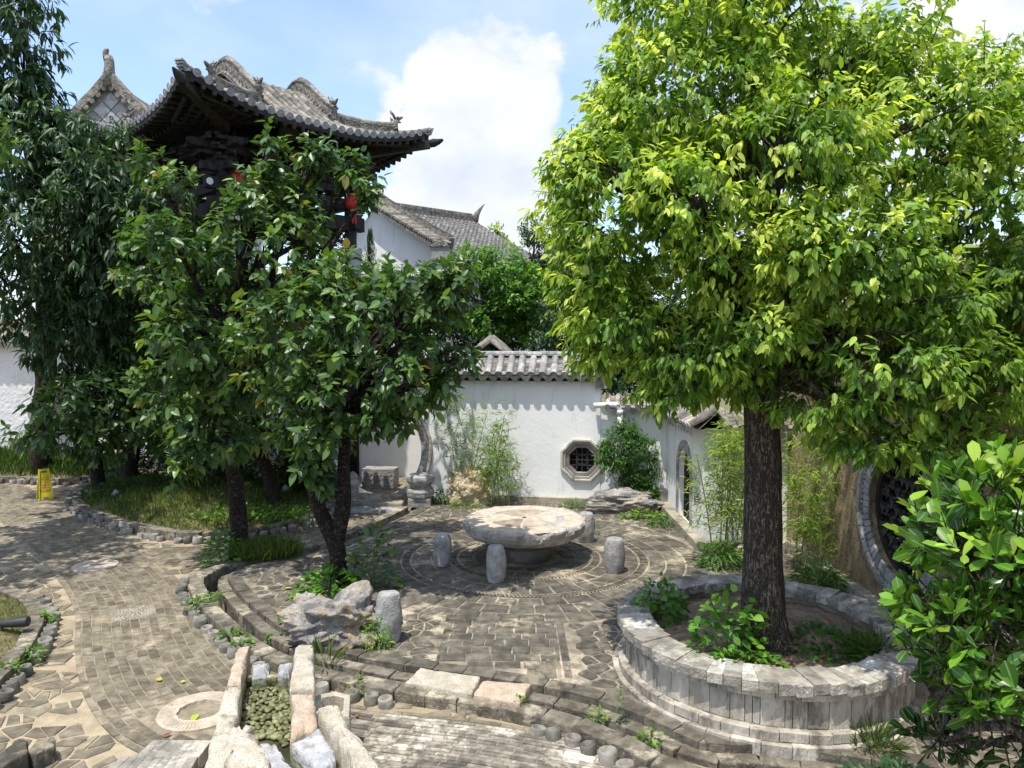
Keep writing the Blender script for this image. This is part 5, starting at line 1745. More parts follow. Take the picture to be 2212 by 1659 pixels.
# ---- text as mesh
def text_mesh(s, size, mat, depth=0.0):
    cu = bpy.data.curves.new('txt', 'FONT')
    cu.body = s
    cu.size = size
    cu.align_x, cu.align_y = 'CENTER', 'CENTER'
    cu.extrude = depth
    o = bpy.data.objects.new('txt', cu)
    COL.objects.link(o)
    dg = bpy.context.evaluated_depsgraph_get()
    me = bpy.data.meshes.new_from_object(o.evaluated_get(dg))
    bpy.data.objects.remove(o)
    me.materials.clear(); me.materials.append(mat)
    return me
# ---- yellow wet-floor sign
c = ground_at(97, 1077, PATH_Z)
sg = thing('caution_sign', c, 'yellow folding wet floor caution sign standing on the shaded path', 'sign')
H_, Wt, Wb_ = 0.66, 0.19, 0.27
face = (Vector((0, 0, 0)) - c); face.z = 0; face.normalize()
rot = Matrix.Rotation(math.atan2(face.x, -face.y) + 0.18, 4, 'Z')
def leaf_panel(sign):
    lean = Matrix.Rotation(sign * 0.20, 4, 'X')
    b = MB()
    T = 0.018
    o_ = [(-Wb_ / 2, 0), (-Wb_ / 2 + 0.07, 0), (-Wb_ / 2 + 0.09, 0.05), (Wb_ / 2 - 0.09, 0.05), (Wb_ / 2 - 0.07, 0), (Wb_ / 2, 0), (Wt / 2, H_), (-Wt / 2, H_)]
    # panel with a hand-hole near the top, as strips
    hx, h0, h1 = 0.05, H_ - 0.085, H_ - 0.04
    wid = lambda z: (Wb_ + (Wt - Wb_) * z / H_) / 2
    polys_ = [[(-wid(0), 0), (-wid(0) + 0.07, 0), (-wid(0) + 0.09, 0.05), (-wid(0.05), 0.05)], [(wid(0) - 0.09, 0.05), (wid(0) - 0.07, 0), (wid(0), 0), (wid(0.05), 0.05)],
              [(-wid(0.05), 0.0501), (wid(0.05), 0.0501), (wid(h0), h0), (-wid(h0), h0)], [(-wid(h0), h0), (-hx, h0), (-hx, h1), (-wid(h1), h1)], [(hx, h0), (wid(h0), h0), (wid(h1), h1), (hx, h1)],
              [(-wid(h1), h1), (wid(h1), h1), (wid(H_), H_), (-wid(H_), H_)]]
    for p_ in polys_:
        n = len(p_)
        v = [(x, -T / 2, z) for x, z in p_] + [(x, T / 2, z) for x, z in p_]
        b.add(v, [tuple(range(n)), tuple(range(2 * n - 1, n - 1, -1))] + [(i, n + i, n + (i + 1) % n, (i + 1) % n) for i in range(n)])
    for s in (-1, 1):                             # raised side flanges
        v0, v1 = Vector((s * (Wb_ / 2 - 0.006), 0.014 * sign, 0.0)), Vector((s * (Wt / 2 - 0.006), 0.014 * sign, H_))
        b.bar(v0, v1, 0.03, 0.012, (1, 0, 0))
    M = Matrix.Translation(c) @ rot @ Matrix.Translation((0, sign * 0.135, 0)) @ lean
    return M, inst('panel', b.mesh('panel', M_['yellow']), sg, M)
Mf, pf = leaf_panel(-1)
leaf_panel(1)
def stick(me, name, x, z, parent=pf, sx=1.0, sz=1.0):
    return inst(name, me, parent, Mf @ Matrix.Translation((x, -0.0125, z)) @ Matrix.Rotation(math.pi / 2, 4, 'X') @ Matrix.Diagonal((sx, sz, 1, 1)))
stick(text_mesh('小心地滑', 0.062, M_['ink']), 'lettering', -0.005, 0.185, sx=0.80, sz=1.1)
stick(text_mesh('CAUTION', 0.036, M_['ink']), 'lettering', 0, 0.475, sx=0.8)
stick(text_mesh('WET FLOOR', 0.036, M_['ink']), 'lettering', 0, 0.435, sx=0.8)
def tri(r_, mat, name, dz=0.0):
    b = MB().add([(r_ * math.cos(math.pi / 2 + 2 * math.pi * k / 3) * 0.95, r_ * math.sin(math.pi / 2 + 2 * math.pi * k / 3) * 1.12, dz) for k in range(3)], [(0, 1, 2)])
    return stick(b.mesh(name, mat), name, 0, 0.295)
tri(0.078, M_['red_print'], 'warning_triangle')
tri(0.060, M_['cream_print'], 'triangle_field', 0.002)
fg = MB()
def limb(a, b, w): 
    d = Vector((b[0] - a[0], b[1] - a[1], 0)).normalized(); n_ = Vector((-d.y, d.x, 0)) * w
    fg.add([(a[0] - n_.x, a[1] - n_.y, 0.004), (b[0] - n_.x, b[1] - n_.y, 0.004), (b[0] + n_.x, b[1] + n_.y, 0.004), (a[0] + n_.x, a[1] + n_.y, 0.004)], [(0, 1, 2, 3)])
limb((-0.012, 0.025), (0.006, -0.012), 0.008); limb((0.006, -0.012), (0.012, -0.034), 0.006); limb((0.0, -0.005), (-0.026, -0.012), 0.006); limb((-0.012, 0.022), (-0.03, 0.006), 0.005); limb((-0.008, 0.022), (0.022, 0.014), 0.005)
fg.add([(-0.014 + 0.009 * math.cos(k), 0.038 + 0.009 * math.sin(k), 0.004) for k in [i * math.pi / 4 for i in range(8)]], [tuple(range(8))])
stick(fg.mesh('slipping_figure', M_['red_print']), 'slipping_figure', 0, 0.295)

# ---- garden spotlights
def spot(u, v, z, lab, mat, r_=0.06, L=0.16, tilt=0.9, az=0.3, scale=1.0):
    c = ground_at(u, v, z)
    t = thing('garden_spotlight', c, lab, 'spotlight')
    MB().tube([c - Vector((0, 0, 0.05)), c + Vector((0, 0, 0.12 * scale))], 0.014 * scale, 8).build('spike', M_['black_metal'], t)
    d = Vector((math.cos(az) * math.cos(tilt), math.sin(az) * math.cos(tilt), math.sin(tilt)))
    a = c + Vector((0, 0, 0.13 * scale))
    MB().tube([a - d * 0.05 * scale, a, a + d * L * scale, a + d * (L + 0.012) * scale], [r_ * 0.6 * scale, r_ * 0.85 * scale, r_ * 1.15 * scale, r_ * 1.1 * scale], 16).build('housing', M_[mat], t, True)
    return t
spot(244, 1088, 0.0, 'grey garden spotlight in the grass under the dark trees', 'lamp_grey')
spot(610, 1078, 0.05, 'grey garden spotlight in the grass near the moon gate side', 'lamp_grey')
spot(6, 1372, 0.0, 'black cylindrical spotlight lying in the near grass bed', 'black_metal', 0.05, 0.26, 0.06, 0.1)
# ================================================================== PAVILION WITH THE UPTURNED ROOF
PA = Vector((-6.32, 14.1, 0))
E1 = Vector((4.32, 4.5, 0)).normalized()
E2 = Vector((-E1.y, E1.x, 0))
HA, HB, GH, KH = 2.95, 2.58, 0.95, 0.5
PC = PA + E1 * 3.10 + E2 * 2.65
EZ = 8.02
pv = thing('pavilion', Vector((PC.x, PC.y, PATH_Z)), 'dark timber pavilion with sweeping upturned grey tiled roof behind the trees', 'pavilion')
def Hd(d): return 0.30 * d + 0.157 * d * d
def lift(p, q):
    dc = math.hypot(HA - abs(p), HB - abs(q))
    return 0.47 * max(0.0, 1 - dc / 2.5) ** 2
def zroof(p, q, main=False):
    qq = math.sqrt(q * q + 0.45 ** 2) - 0.16
    d = max(0.0, HB - qq)
    t_ = max(0.0, HA - abs(p))
    h = Hd(d)
    if not main and abs(p) > GH: h = min(h, Hd(t_ * KH))
    return h + lift(p, q)
def flare(p, q):           # corners also reach outwards a little
    f = max(0.0, 1 - math.hypot(HA - abs(p), HB - abs(q)) / 1.6) ** 2 * 0.07
    return p + math.copysign(f, p), q + math.copysign(f, q)
def RP(p, q, dz=0.0, main=False):
    z = zroof(p, q, main)
    p2, q2 = flare(p, q)
    return PC + E1 * p2 + E2 * q2 + Vector((0, 0, EZ + z + dz))
def deck(name, ps, qs, dz, mat, main=False, flip=False):
    vs = [RP(p, q, dz, main) for p in ps for q in qs]
    n = len(qs)
    fs = []
    for i in range(len(ps) - 1):
        for j in range(n - 1):
            f = (i * n + j, (i + 1) * n + j, (i + 1) * n + j + 1, i * n + j + 1)
            fs.append(f[::-1] if flip else f)
    return MB().add(vs, fs).build(name, mat, pv, True)
lin = lambda a, b, n: [a + (b - a) * i / (n - 1) for i in range(n)]
qs = lin(-HB, HB, 61)
for ps, mn in ((lin(-GH - 0.16, GH + 0.16, 13), True), (lin(-HA, -GH, 25), False), (lin(GH, HA, 25), False)):
    deck('roof_deck', ps, qs, 0.0, M_['tile_dark'], mn)
    deck('roof_soffit', ps, qs, -0.10, M_['wood_dark'], mn, True)
fas = MB()
loop = [(p, -HB) for p in lin(-HA, HA, 60)] + [(HA, q) for q in lin(-HB, HB, 50)][1:] + [(p, HB) for p in lin(HA, -HA, 60)][1:] + [(-HA, q) for q in lin(HB, -HB, 50)][1:]
v = []
for p, q in loop: v += [RP(p, q, 0.0), RP(p, q, -0.13)]
fas.add(v, [(2 * i, 2 * i + 1, 2 * i + 3, 2 * i + 2) for i in range(len(loop) - 1)])
fas.build('fascia', M_['wood_dark'], pv)
TR_, SP = 0.068, 0.215
rf = part_group('roof', pv, PC + Vector((0, 0, EZ)))
np_ = int(2 * HA / SP)
for i in range(np_ + 1):
    p = -HA + 0.05 + i * (2 * HA - 0.1) / np_
    top = HB if abs(p) < GH + 0.1 else max(0.12, (HA - abs(p)) * KH)
    pts = [RP(p, -HB + d, 0.02, abs(p) < GH + 0.1) for d in lin(0, top, max(3, int(top / 0.12)))]
    tile_row(rf, pts, TR_, 'tile', 0.3)
    d = (pts[0] - pts[1]).normalized()
    inst('eave_cap', eave_cap('tile_cap'), rf, frame(d, (0, 0, 1), pts[0] + d * 0.02 + Vector((0, 0, 0.015)), TR_ * 0.5, TR_ * 1.18, TR_ * 1.18))
    if i < np_:
        m = (RP(p, -HB) + RP(p + SP, -HB)) / 2
        inst('drip_tile', drip_tile('tile_cap'), rf, frame(-E2 + Vector((0, 0, -0.4)), (0, 0, 1), m + Vector((0, 0, -0.005)), 0.12, SP * 0.95, SP * 0.75))
nq = int(2 * HB / SP)
for sgn in (-1, 1):
    for i in range(nq + 1):
        q = -HB + 0.05 + i * (2 * HB - 0.1) / nq
        d_ = HB - abs(q)
        top = min(HA - GH, max(0.15, d_ / KH))
        pts = [RP(sgn * (HA - t_), q, 0.02) for t_ in lin(0, top, max(3, int(top / 0.15)))]
        if sgn < 0 or i % 1 == 0:
            tile_row(rf, pts, TR_, 'tile', 0.36 if sgn < 0 else 0.8)
        d = (pts[0] - pts[1]).normalized()
        inst('eave_cap', eave_cap('tile_cap'), rf, frame(d, (0, 0, 1), pts[0] + d * 0.02 + Vector((0, 0, 0.015)), TR_ * 0.5, TR_ * 1.18, TR_ * 1.18))
        if i < nq:
            m = (RP(sgn * HA, q) + RP(sgn * HA, q + SP)) / 2
            inst('drip_tile', drip_tile('tile_cap'), rf, frame(E1 * sgn + Vector((0, 0, -0.4)), (0, 0, 1), m, 0.12, SP * 0.95, SP * 0.75))
def band(pts, w, h, name, mat, seg=0.42):
    """carved ridge courses in short lengths, with a cover tile on top"""
    L = [0]
    for a, b in zip(pts, pts[1:]): L.append(L[-1] + (b - a).length)
    n = max(1, int(L[-1] / seg))
    per = max(1, (len(pts) - 1) // n)
    for k in range(0, len(pts) - 1, per):
        s = pts[k:k + per + 1]
        if len(s) < 2: continue
        vs, fs = [], []
        for i, p in enumerate(s):
            t_ = (s[min(i + 1, len(s) - 1)] - s[max(i - 1, 0)]).normalized()
            side = Vector((-t_.y, t_.x, 0)).normalized() * (w / 2)
            up = side.cross(t_).normalized()
            up = up if up.z > 0 else -up
            up = (up + Vector((0, 0, 0.6))).normalized()
            for f, g_ in ((-1, -0.06), (-1.25, 0.02), (-1, 0.06), (-0.9, h - 0.05), (-1.15, h - 0.03), (-1.15, h), (1.15, h), (1.15, h - 0.03), (0.9, h - 0.05), (1, 0.06), (1.25, 0.02), (1, -0.06)):
                vs.append(p + side * f + up * g_)
        m = 12
        for i in range(len(s) - 1):
            for j in range(m):
                fs.append((i * m + j, i * m + (j + 1) % m, (i + 1) * m + (j + 1) % m, (i + 1) * m + j))
        fs.append(tuple(range(m))[::-1]); fs.append(tuple((len(s) - 1) * m + j for j in range(m)))
        MB().add(vs, fs).build(name, mat, rf)
        # relief scrolls on both faces
        rel = MB()
        for sd_ in (-1, 1):
            mid = s[len(s) // 2]
            t_ = (s[-1] - s[0]).normalized()
            side = Vector((-t_.y, t_.x, 0)).normalized() * (w / 2 * sd_)
            up = Vector((0, 0, 1))
            for c0 in (-0.1, 0.1):
                rel.tube([mid + side * 1.02 + t_ * (c0 + 0.06 * f_ * math.cos(a_)) + up * (h * 0.48 + 0.06 * f_ * math.sin(a_)) for f_, a_ in [(1 - 0.07 * j, j * 0.75) for j in range(11)]], 0.014, 5)
        rel.build('relief_scroll', M_['tile'], rf)
    up = Vector((0, 0, h + 0.01))
    tile_row(rf, [p + up for p in pts], w * 0.52, 'tile', 0.3, 'ridge_tile')
def beast(base, facing, s, name='ridge_beast'):
    """seated roof beast: body, raised open-jawed head, horns and mane"""
    f = Vector(facing).normalized()
    r_ = Vector((-f.y, f.x, 0))
    up = Vector((0, 0, 1))
    P = lambda a, b, c_=0.0: Vector(base) + (f * a + up * b + r_ * c_) * s
    b = MB()
    b.tube([P(0, -0.08), P(0.0, 0.06), P(-0.02, 0.28), P(0.0, 0.42), P(0.06, 0.54)], [0.15 * s, 0.15 * s, 0.125 * s, 0.10 * s, 0.09 * s], 10, True, 0.35)
    b.tube([P(0.0, 0.56), P(0.12, 0.60), P(0.24, 0.66), P(0.31, 0.70)], [0.10 * s, 0.085 * s, 0.055 * s, 0.03 * s], 8, True, 0.3)
    b.tube([P(0.03, 0.50), P(0.14, 0.48), P(0.24, 0.46)], [0.07 * s, 0.05 * s, 0.02 * s], 8, True, 0.3)
    for sd_ in (-1, 1):
        b.tube([P(-0.02, 0.60, 0.05 * sd_), P(-0.08, 0.74, 0.07 * sd_), P(-0.17, 0.82, 0.08 * sd_), P(-0.22, 0.92, 0.06 * sd_)], [0.035 * s, 0.035 * s, 0.025 * s, 0.008 * s], 6)
        b.tube([P(0.08, 0.62, 0.07 * sd_), P(0.10, 0.70, 0.08 * sd_)], [0.03 * s, 0.01 * s], 6)
        b.tube([P(-0.06, 0.12, 0.13 * sd_), P(0.05, 0.2, 0.15 * sd_), P(0.08, 0.1, 0.13 * sd_)], [0.05 * s, 0.04 * s, 0.02 * s], 6)
    for j in range(4):
        b.tube([P(-0.10, 0.14 + j * 0.12), P(-0.19, 0.19 + j * 0.13), P(-0.20, 0.27 + j * 0.13)], [0.05 * s, 0.035 * s, 0.01 * s], 6)
    return b.build(name, M_['carved'], rf, True)
FD = 1.0
for sgn in (-1, 1):
    ch_ = [RP(sgn * GH, -HB + d, 0.03, True) for d in lin(FD, 2 * HB - FD, 57)]
    band(ch_, 0.17, 0.33, 'ridge_block', M_['carved'])
    for fb in (-1, 1):
        hip = [RP(sgn * (GH + (HA - GH) * f), fb * (HB - FD * (1 - f)), 0.03) for f in lin(0.04, 0.66, 15)]
        band(hip, 0.15, 0.21, 'hip_block', M_['carved'])
        tip = [RP(sgn * (GH + (HA - GH) * f), fb * (HB - FD * (1 - f)), 0.05) for f in lin(0.66, 0.99, 9)]
        far = (tip[-1] - tip[-2]).normalized()
        tip += [tip[-1] + far * 0.08 + Vector((0, 0, 0.015))]
        tile_row(rf, tip, 0.085, 'tile', 0.24, 'hip_tile')
        e = tip[-1]
        pg = MB()
        for j in range(3):
            pg.box((0, 0, 0), (0.12, 0.17 - 0.015 * j, 0.035), frame(far, (0, 0, 1), e + Vector((0, 0, 0.03 - 0.05 * j)) - far * 0.02 * j))
        pg.build('corner_finial', M_['tile_cap'], rf)
        beast(RP(sgn * GH, fb * (HB - FD + 0.02), 0.06, True), E2 * fb, 0.66)
        hp = RP(sgn * (GH + (HA - GH) * 0.66), fb * (HB - FD * 0.34), 0.06)
        hd = (E1 * sgn * 0.9 + E2 * fb * 0.42).normalized()
        beast(hp, hd, 0.6)
        # corner beam with a dragon-head end
        cb0, cb1 = RP(sgn * 1.6, fb * 1.4, -0.42), RP(sgn * (HA + 0.02), fb * (HB + 0.02), -0.24)
        cd = (cb1 - cb0).normalized()
        MB().bar(cb0, cb1, 0.17, 0.2).build('corner_beam', M_['wood_dark'], rf)
        dh = MB()
        dh.tube([cb1, cb1 + cd * 0.1 + Vector((0, 0, 0.01)), cb1 + cd * 0.24 + Vector((0, 0, 0.03)), cb1 + cd * 0.34 + Vector((0, 0, 0.06))], [0.09, 0.11, 0.075, 0.03], 8, True, 0.5)
        dh.build('dragon_head', M_['wood_dark'], rf, True)
    gb = [RP(sgn * (GH - 0.02), q, 0.0, True) for q in lin(-HB + FD, HB - FD, 31)]
    zb_ = min(g_.z for g_ in gb)
    MB().add([tuple(g_) for g_ in gb] + [(gb[-1].x, gb[-1].y, zb_ - 0.1), (gb[0].x, gb[0].y, zb_ - 0.1)], [tuple(range(33))]).build('gable', M_['brick_grey'], rf)
# rafters, square flying ones over round ones
for i in range(27):
    p = -HA + 0.16 + i * (2 * HA - 0.32) / 26
    for fb in (-1, 1):
        a, b = RP(p, fb * (HB + 0.02), -0.16), RP(p * 0.97, fb * (HB - 0.75), -0.15)
        MB().bar(a, b, 0.075, 0.075).build('flying_rafter', M_['wood_dark'], pv)
        a, b = RP(p * 0.98, fb * (HB - 0.42), -0.25), RP(p * 0.93, fb * (HB - 1.5), -0.24)
        MB().tube([a, b], 0.045, 8).build('rafter', M_['wood_dark'], pv)
for i in range(23):
    q = -HB + 0.16 + i * (2 * HB - 0.32) / 22
    for sgn in (-1, 1):
        a, b = RP(sgn * (HA + 0.02), q, -0.16), RP(sgn * (HA - 0.75), q * 0.97, -0.15)
        MB().bar(a, b, 0.075, 0.075).build('flying_rafter', M_['wood_dark'], pv)
        a, b = RP(sgn * (HA - 0.42), q * 0.98, -0.25), RP(sgn * (HA - 1.5), q * 0.93, -0.24)
        MB().tube([a, b], 0.045, 8).build('rafter', M_['wood_dark'], pv)
CXP, CYQ = 1.62, 1.28
def LPp(p, q, z): return PC + E1 * p + E2 * q + Vector((0, 0, z))
for sp in (-1, 1):
    for sq in (-1, 1):
        MB().tube([LPp(sp * CXP, sq * CYQ, PATH_Z - 0.1), LPp(sp * CXP, sq * CYQ, 7.3)], 0.15, 14).build('column', M_['wood_dark'], pv, True)
for z, h, ov in ((6.25, 0.34, 0.35), (6.72, 0.24, 0.42), (7.06, 0.16, 0.5), (7.52, 0.16, 0.75)):
    for sq in (-1, 1):
        MB().bar(LPp(-CXP - ov, sq * CYQ, z), LPp(CXP + ov, sq * CYQ, z), 0.2, h).build('beam', M_['wood_dark'], pv)
    for sp in (-1, 1):
        MB().bar(LPp(sp * CXP, -CYQ - ov, z + 0.012), LPp(sp * CXP, CYQ + ov, z + 0.012), 0.2, h - 0.02).build('beam', M_['wood_dark'], pv)
# bracket sets
def bracket(p, q, out):
    b = MB()
    o = LPp(p, q, 7.2)
    side = Vector((-out.y, out.x, 0))
    for k in range(3):
        z = 0.0 + 0.17 * k
        reach = 0.22 + 0.2 * k
        b.bar(o + Vector((0, 0, z)) - out * 0.1, o + Vector((0, 0, z)) + out * reach, 0.08, 0.1)
        b.tube([o + out * reach + Vector((0, 0, z)), o + out * (reach + 0.13) + Vector((0, 0, z - 0.03)), o + out * (reach + 0.2) + Vector((0, 0, z - 0.12))], [0.045, 0.04, 0.015], 6)
        w = 0.16 + 0.09 * k
        b.bar(o + Vector((0, 0, z + 0.08)) - side * w + out * reach * 0.7, o + Vector((0, 0, z + 0.08)) + side * w + out * reach * 0.7, 0.07, 0.08)
        for s in (-1, 1):
            b.box(o + Vector((0, 0, z + 0.13)) + side * (s * w * 0.92) + out * reach * 0.7, (0.1, 0.1, 0.06))
    b.build('bracket_set', M_['wood_dark'], pv)
for p in lin(-CXP, CXP, 5):
    bracket(p, -CYQ, -E2); bracket(p, CYQ, E2)
for q in lin(-CYQ, CYQ, 4):
    bracket(-CXP, q, -E1); bracket(CXP, q, E1)
fr = MB()                                         # carved hanging frieze under the lower beam
for k in range(26):
    p = -CXP + 0.15 + k * (2 * CXP - 0.3) / 25
    fr.tube([LPp(p + 0.05 * math.cos(a_), -CYQ, 5.93 + 0.07 * math.sin(a_)) for a_ in [j * 0.7 for j in range(10)]], 0.018, 5)
fr.build('carved_frieze', M_['wood_dark'], pv)
for z, dz in ((4.8, 0.14), (5.8, 0.08)):
    MB().bar(LPp(-CXP, -CYQ, z), LPp(CXP, -CYQ, z), 0.08, dz).build('rail', M_['wood_dark'], pv)
pq = LPp(-CXP - 0.36, -CYQ - 0.11, 6.72)
MB().lathe([(0.07, 0.0), (0.075, 0.02), (0.0, 0.03)], 18, pq, 0, Matrix([[E1.x, 0, -E2.x], [E1.y, 0, -E2.y], [0, 1, 0]])).build('round_boss', M_['pvc'], pv)
# couplet board with brushed characters on the front column
bz = LPp(CXP, -CYQ - 0.19, 4.1)
bd = MB().box((0, 0, 0), (0.33, 0.04, 3.1), frame(E1, (0, 0, 1), bz)).build('couplet_board', M_['board'], pv)
for ch_, zz in (('桂', 5.02), ('臺', 4.42)):
    me = text_mesh(ch_, 0.36, M_['ink'])
    M = Matrix.Identity(4)
    o = LPp(CXP, -CYQ - 0.2125, zz)
    for i in range(3):
        M[i][0], M[i][1], M[i][2], M[i][3] = E1[i], (0, 0, 1)[i], -E2[i], o[i]
    inst('character', me, bd, M)
# wind bell at the far corner
bb = RP(HA, HB - 0.2, -0.55)
MB().lathe([(0.0, 0.14), (0.04, 0.12), (0.06, 0.04), (0.08, 0.0)], 10, bb).build('wind_bell', M_['wood_dark'], pv)
def lantern(o, s, label):
    t = thing('red_lantern', o, label, 'lantern', 'red lanterns hung on the pavilion')
    prof = [(0.09, -0.2), (0.17, -0.15), (0.235, -0.05), (0.24, 0.03), (0.19, 0.13), (0.10, 0.19)]
    b = MB()
    n = 36
    vs, fs = [], []
    for r_, z in prof:
        for k in range(n):
            q = 2 * math.pi * k / n
            rr_ = r_ * (1 - 0.05 * (k % 3 == 0))
            vs.append((o.x + rr_ * math.cos(q) * s, o.y + rr_ * math.sin(q) * s, o.z + z * s))
    for i in range(len(prof) - 1):
        for k in range(n):
            fs.append((i * n + k, i * n + (k + 1) % n, (i + 1) * n + (k + 1) % n, (i + 1) * n + k))
    b.add(vs, fs).build('silk_body', M_['red_silk'], t, True)
    MB().lathe([(0.10, -0.24), (0.11, -0.19), (0.0, -0.18)], 16, o, 0, Matrix.Diagonal((s, s, s))).build('lower_ring', M_['gold'], t)
    MB().lathe([(0.10, 0.18), (0.11, 0.23), (0.0, 0.24)], 16, o, 0, Matrix.Diagonal((s, s, s))).build('upper_ring', M_['gold'], t)
    MB().tube([o + Vector((0, 0, 0.23 * s)), o + Vector((0, 0, 0.75 * s))], 0.008, 5).build('cord', M_['red_silk'], t)
    ts = MB()
    for k in range(6):
        q = k * 1.05
        ts.tube([o + Vector((0.03 * math.cos(q), 0.03 * math.sin(q), -0.23 * s)), o + Vector((0.05 * math.cos(q), 0.05 * math.sin(q), -0.55 * s))], 0.008, 4)
    ts.build('tassel', M_['red_silk'], t)
lantern(point_at(510, 392, 16.3), 1.0, 'red lantern on the pavilion half hidden in the middle of the leaves')
lantern(point_at(765, 438, 17.9), 0.9, 'red lantern hanging above the couplet board at the pavilion corner')

# ================================================================== HALL WITH THE BRICK GABLE
HY = 21.5
ap = point_at(240, 172, HY)
hl = thing('gabled_hall', Vector((ap.x, HY + 2, PATH_Z)), 'older hall with a brick gable and ridge ornament behind the pavilion', 'building')
px = HY / FPX
gd, gw = 1.28, 1.22
MB().add([(ap.x, HY, ap.z - 0.12), (ap.x + gw, HY, ap.z - gd), (ap.x + gw, HY, ap.z - gd - 0.6), (ap.x - gw, HY, ap.z - gd - 0.6), (ap.x - gw, HY, ap.z - gd)], [(0, 4, 3, 2, 1)]).build('gable_wall', M_['brick_grey'], hl)
MB().box((ap.x, HY + 2.6, (ap.z - gd) / 2 - 0.3), (5.2, 4.6, ap.z - gd - 0.8)).build('body', M_['brick_grey'], hl)
# diamond-set bricks
for i in range(6):
    for j in range(6):
        x, z = (i - j) * 0.26, -0.62 - (i + j) * 0.26
        if abs(x) + 0.30 > (-z - 0.12) * gw / gd * 0.9 or z < -1.75: continue
        M = Matrix.Translation((ap.x + x, HY - 0.02, ap.z + z)) @ Matrix.Rotation(math.pi / 4, 4, 'Y')
        inst('diamond_brick', brick_mesh('brick_grey', (i + j) % 5), hl, M @ Matrix.Diagonal((0.34, 0.06, 0.34, 1)))
for sgn in (-1, 1):
    top, bot = Vector((ap.x, HY, ap.z)), Vector((ap.x + sgn * (gw + 0.25), HY, ap.z - gd - 0.2))
    mid = top.lerp(bot, 0.5) + Vector((-sgn * 0.05, 0, -0.05))
    line = [top.lerp(mid, f).lerp(mid.lerp(bot, f), f) for f in lin(0, 1, 9)]
    bandm = MB()
    for (a, b) in zip(line, line[1:]):
        bandm.bar(a + Vector((0, -0.08, 0.05)), b + Vector((0, -0.08, 0.05)), 0.26, 0.2, (0, 0, 1))
    bandm.build('rake_course', M_['carved'], hl)
    tile_row(hl, [p + Vector((0, -0.1, 0.17)) for p in line], 0.09, 'tile', 0.3, 'ridge_tile')
    for f in lin(0.1, 0.95, 8):
        p = top.lerp(bot, f) + Vector((-sgn * 0.05, -0.2, -0.16))
        inst('verge_cap', eave_cap('tile'), hl, frame((0, -1, 0), (0, 0, 1), p, 0.04, 0.07, 0.07))
    # roof planes running back
    MB().add([tuple(top + Vector((0, 0, 0))), tuple(bot), tuple(bot + Vector((0, 4.5, 0))), tuple(top + Vector((0, 4.5, 0)))], [(0, 1, 2, 3) if sgn < 0 else (3, 2, 1, 0)]).build('roof_plane', M_['tile_dark'], hl)
orn = MB()
P = lambda x, z, y=-0.1: Vector((ap.x + x, HY + y, ap.z + z))
orn.tube([P(0, -0.25), P(0, 0.2), P(0.03, 0.5), P(0.0, 0.62)], [0.17, 0.15, 0.13, 0.12], 8, True, 0.3)
orn.tube([P(-0.05, 0.5), P(-0.09, 0.68), P(-0.06, 0.8), P(0.0, 0.82)], [0.09, 0.08, 0.07, 0.03], 8, True, 0.3)
orn.tube([P(-0.05, -0.1), P(-0.18, 0.05), P(-0.16, 0.18)], [0.1, 0.07, 0.02], 7, True, 0.3)
orn.build('ridge_ornament', M_['carved'], hl, True)
fl_ = MB()
for k, (x, z, r_) in enumerate(((-0.12, -1.42, 0.07), (0.12, -1.42, 0.07), (0.0, -1.25, 0.06), (0, -1.1, 0.05), (-0.07, -1.55, 0.05), (0.07, -1.55, 0.05))):
    fl_.tube([P(x + r_ * math.cos(a_), z + r_ * math.sin(a_), -0.07) for a_ in [j * 0.66 for j in range(11)]], 0.022, 6)
fl_.build('gable_relief', M_['tile_pale'], hl)
sgb = Vector((ap.x + gw + 0.05, HY - 0.2, ap.z - gd - 0.12))
hl_b = beast(sgb, (0.8, -0.4, 0), 0.75, 'roof_beast')
hl_b.parent = None; adopt(hl_b, hl)
zsk = ap.z - gd - 0.22
for k in range(15):
    x = ap.x - 1.7 + k * 0.24
    tile_row(hl, [Vector((x * 1.0 + (x - ap.x) * 0.25, HY - 1.25, zsk - 0.52)), Vector((x + (x - ap.x) * 0.1, HY - 0.6, zsk - 0.28)), Vector((x, HY - 0.03, zsk))], 0.068, 'tile', 0.32)
    inst('eave_cap', eave_cap('tile_cap'), hl, frame((0, -1, -0.3), (0, 0, 1), Vector((x + (x - ap.x) * 0.25, HY - 1.27, zsk - 0.52)), 0.035, 0.08, 0.08))
MB().add([(ap.x - 2.4, HY - 1.25, zsk - 0.58), (ap.x + 2.4, HY - 1.25, zsk - 0.58), (ap.x + 1.9, HY, zsk - 0.04), (ap.x - 1.9, HY, zsk - 0.04)], [(0, 1, 2, 3)]).build('skirt_roof', M_['tile_dark'], hl)

# ================================================================== WHITE GABLED HOUSE
h_ap = point_at(790, 425, 26.0)
rd_ = Vector((3.2, 2.7, 0)).normalized()                     # ridge runs back to the right
gdv = Vector((rd_.y, -rd_.x, 0))                             # across the gable, towards the viewer's right
hs = thing('white_gabled_house', Vector((h_ap.x, h_ap.y, PATH_Z)), 'white gabled house with a grey tiled roof beyond the wall', 'house')
HL, HWD, HDR = 4.9, 4.5, 2.15
def rz(w): return h_ap.z - HDR * (0.82 * (w / HWD) + 0.18 * (w / HWD) ** 0.5) if w > 0 else h_ap.z
def HP(l, w, dz=0.0):
    p = h_ap + rd_ * l + gdv * w
    return Vector((p.x, p.y, rz(abs(w)) + dz))
ws = lin(-HWD * 0.96, HWD * 0.96, 29)
gv_ = [tuple(HP(0.35, w, -0.28)) for w in ws]
e0, e1 = HP(0.35, -HWD * 0.96), HP(0.35, HWD * 0.96)
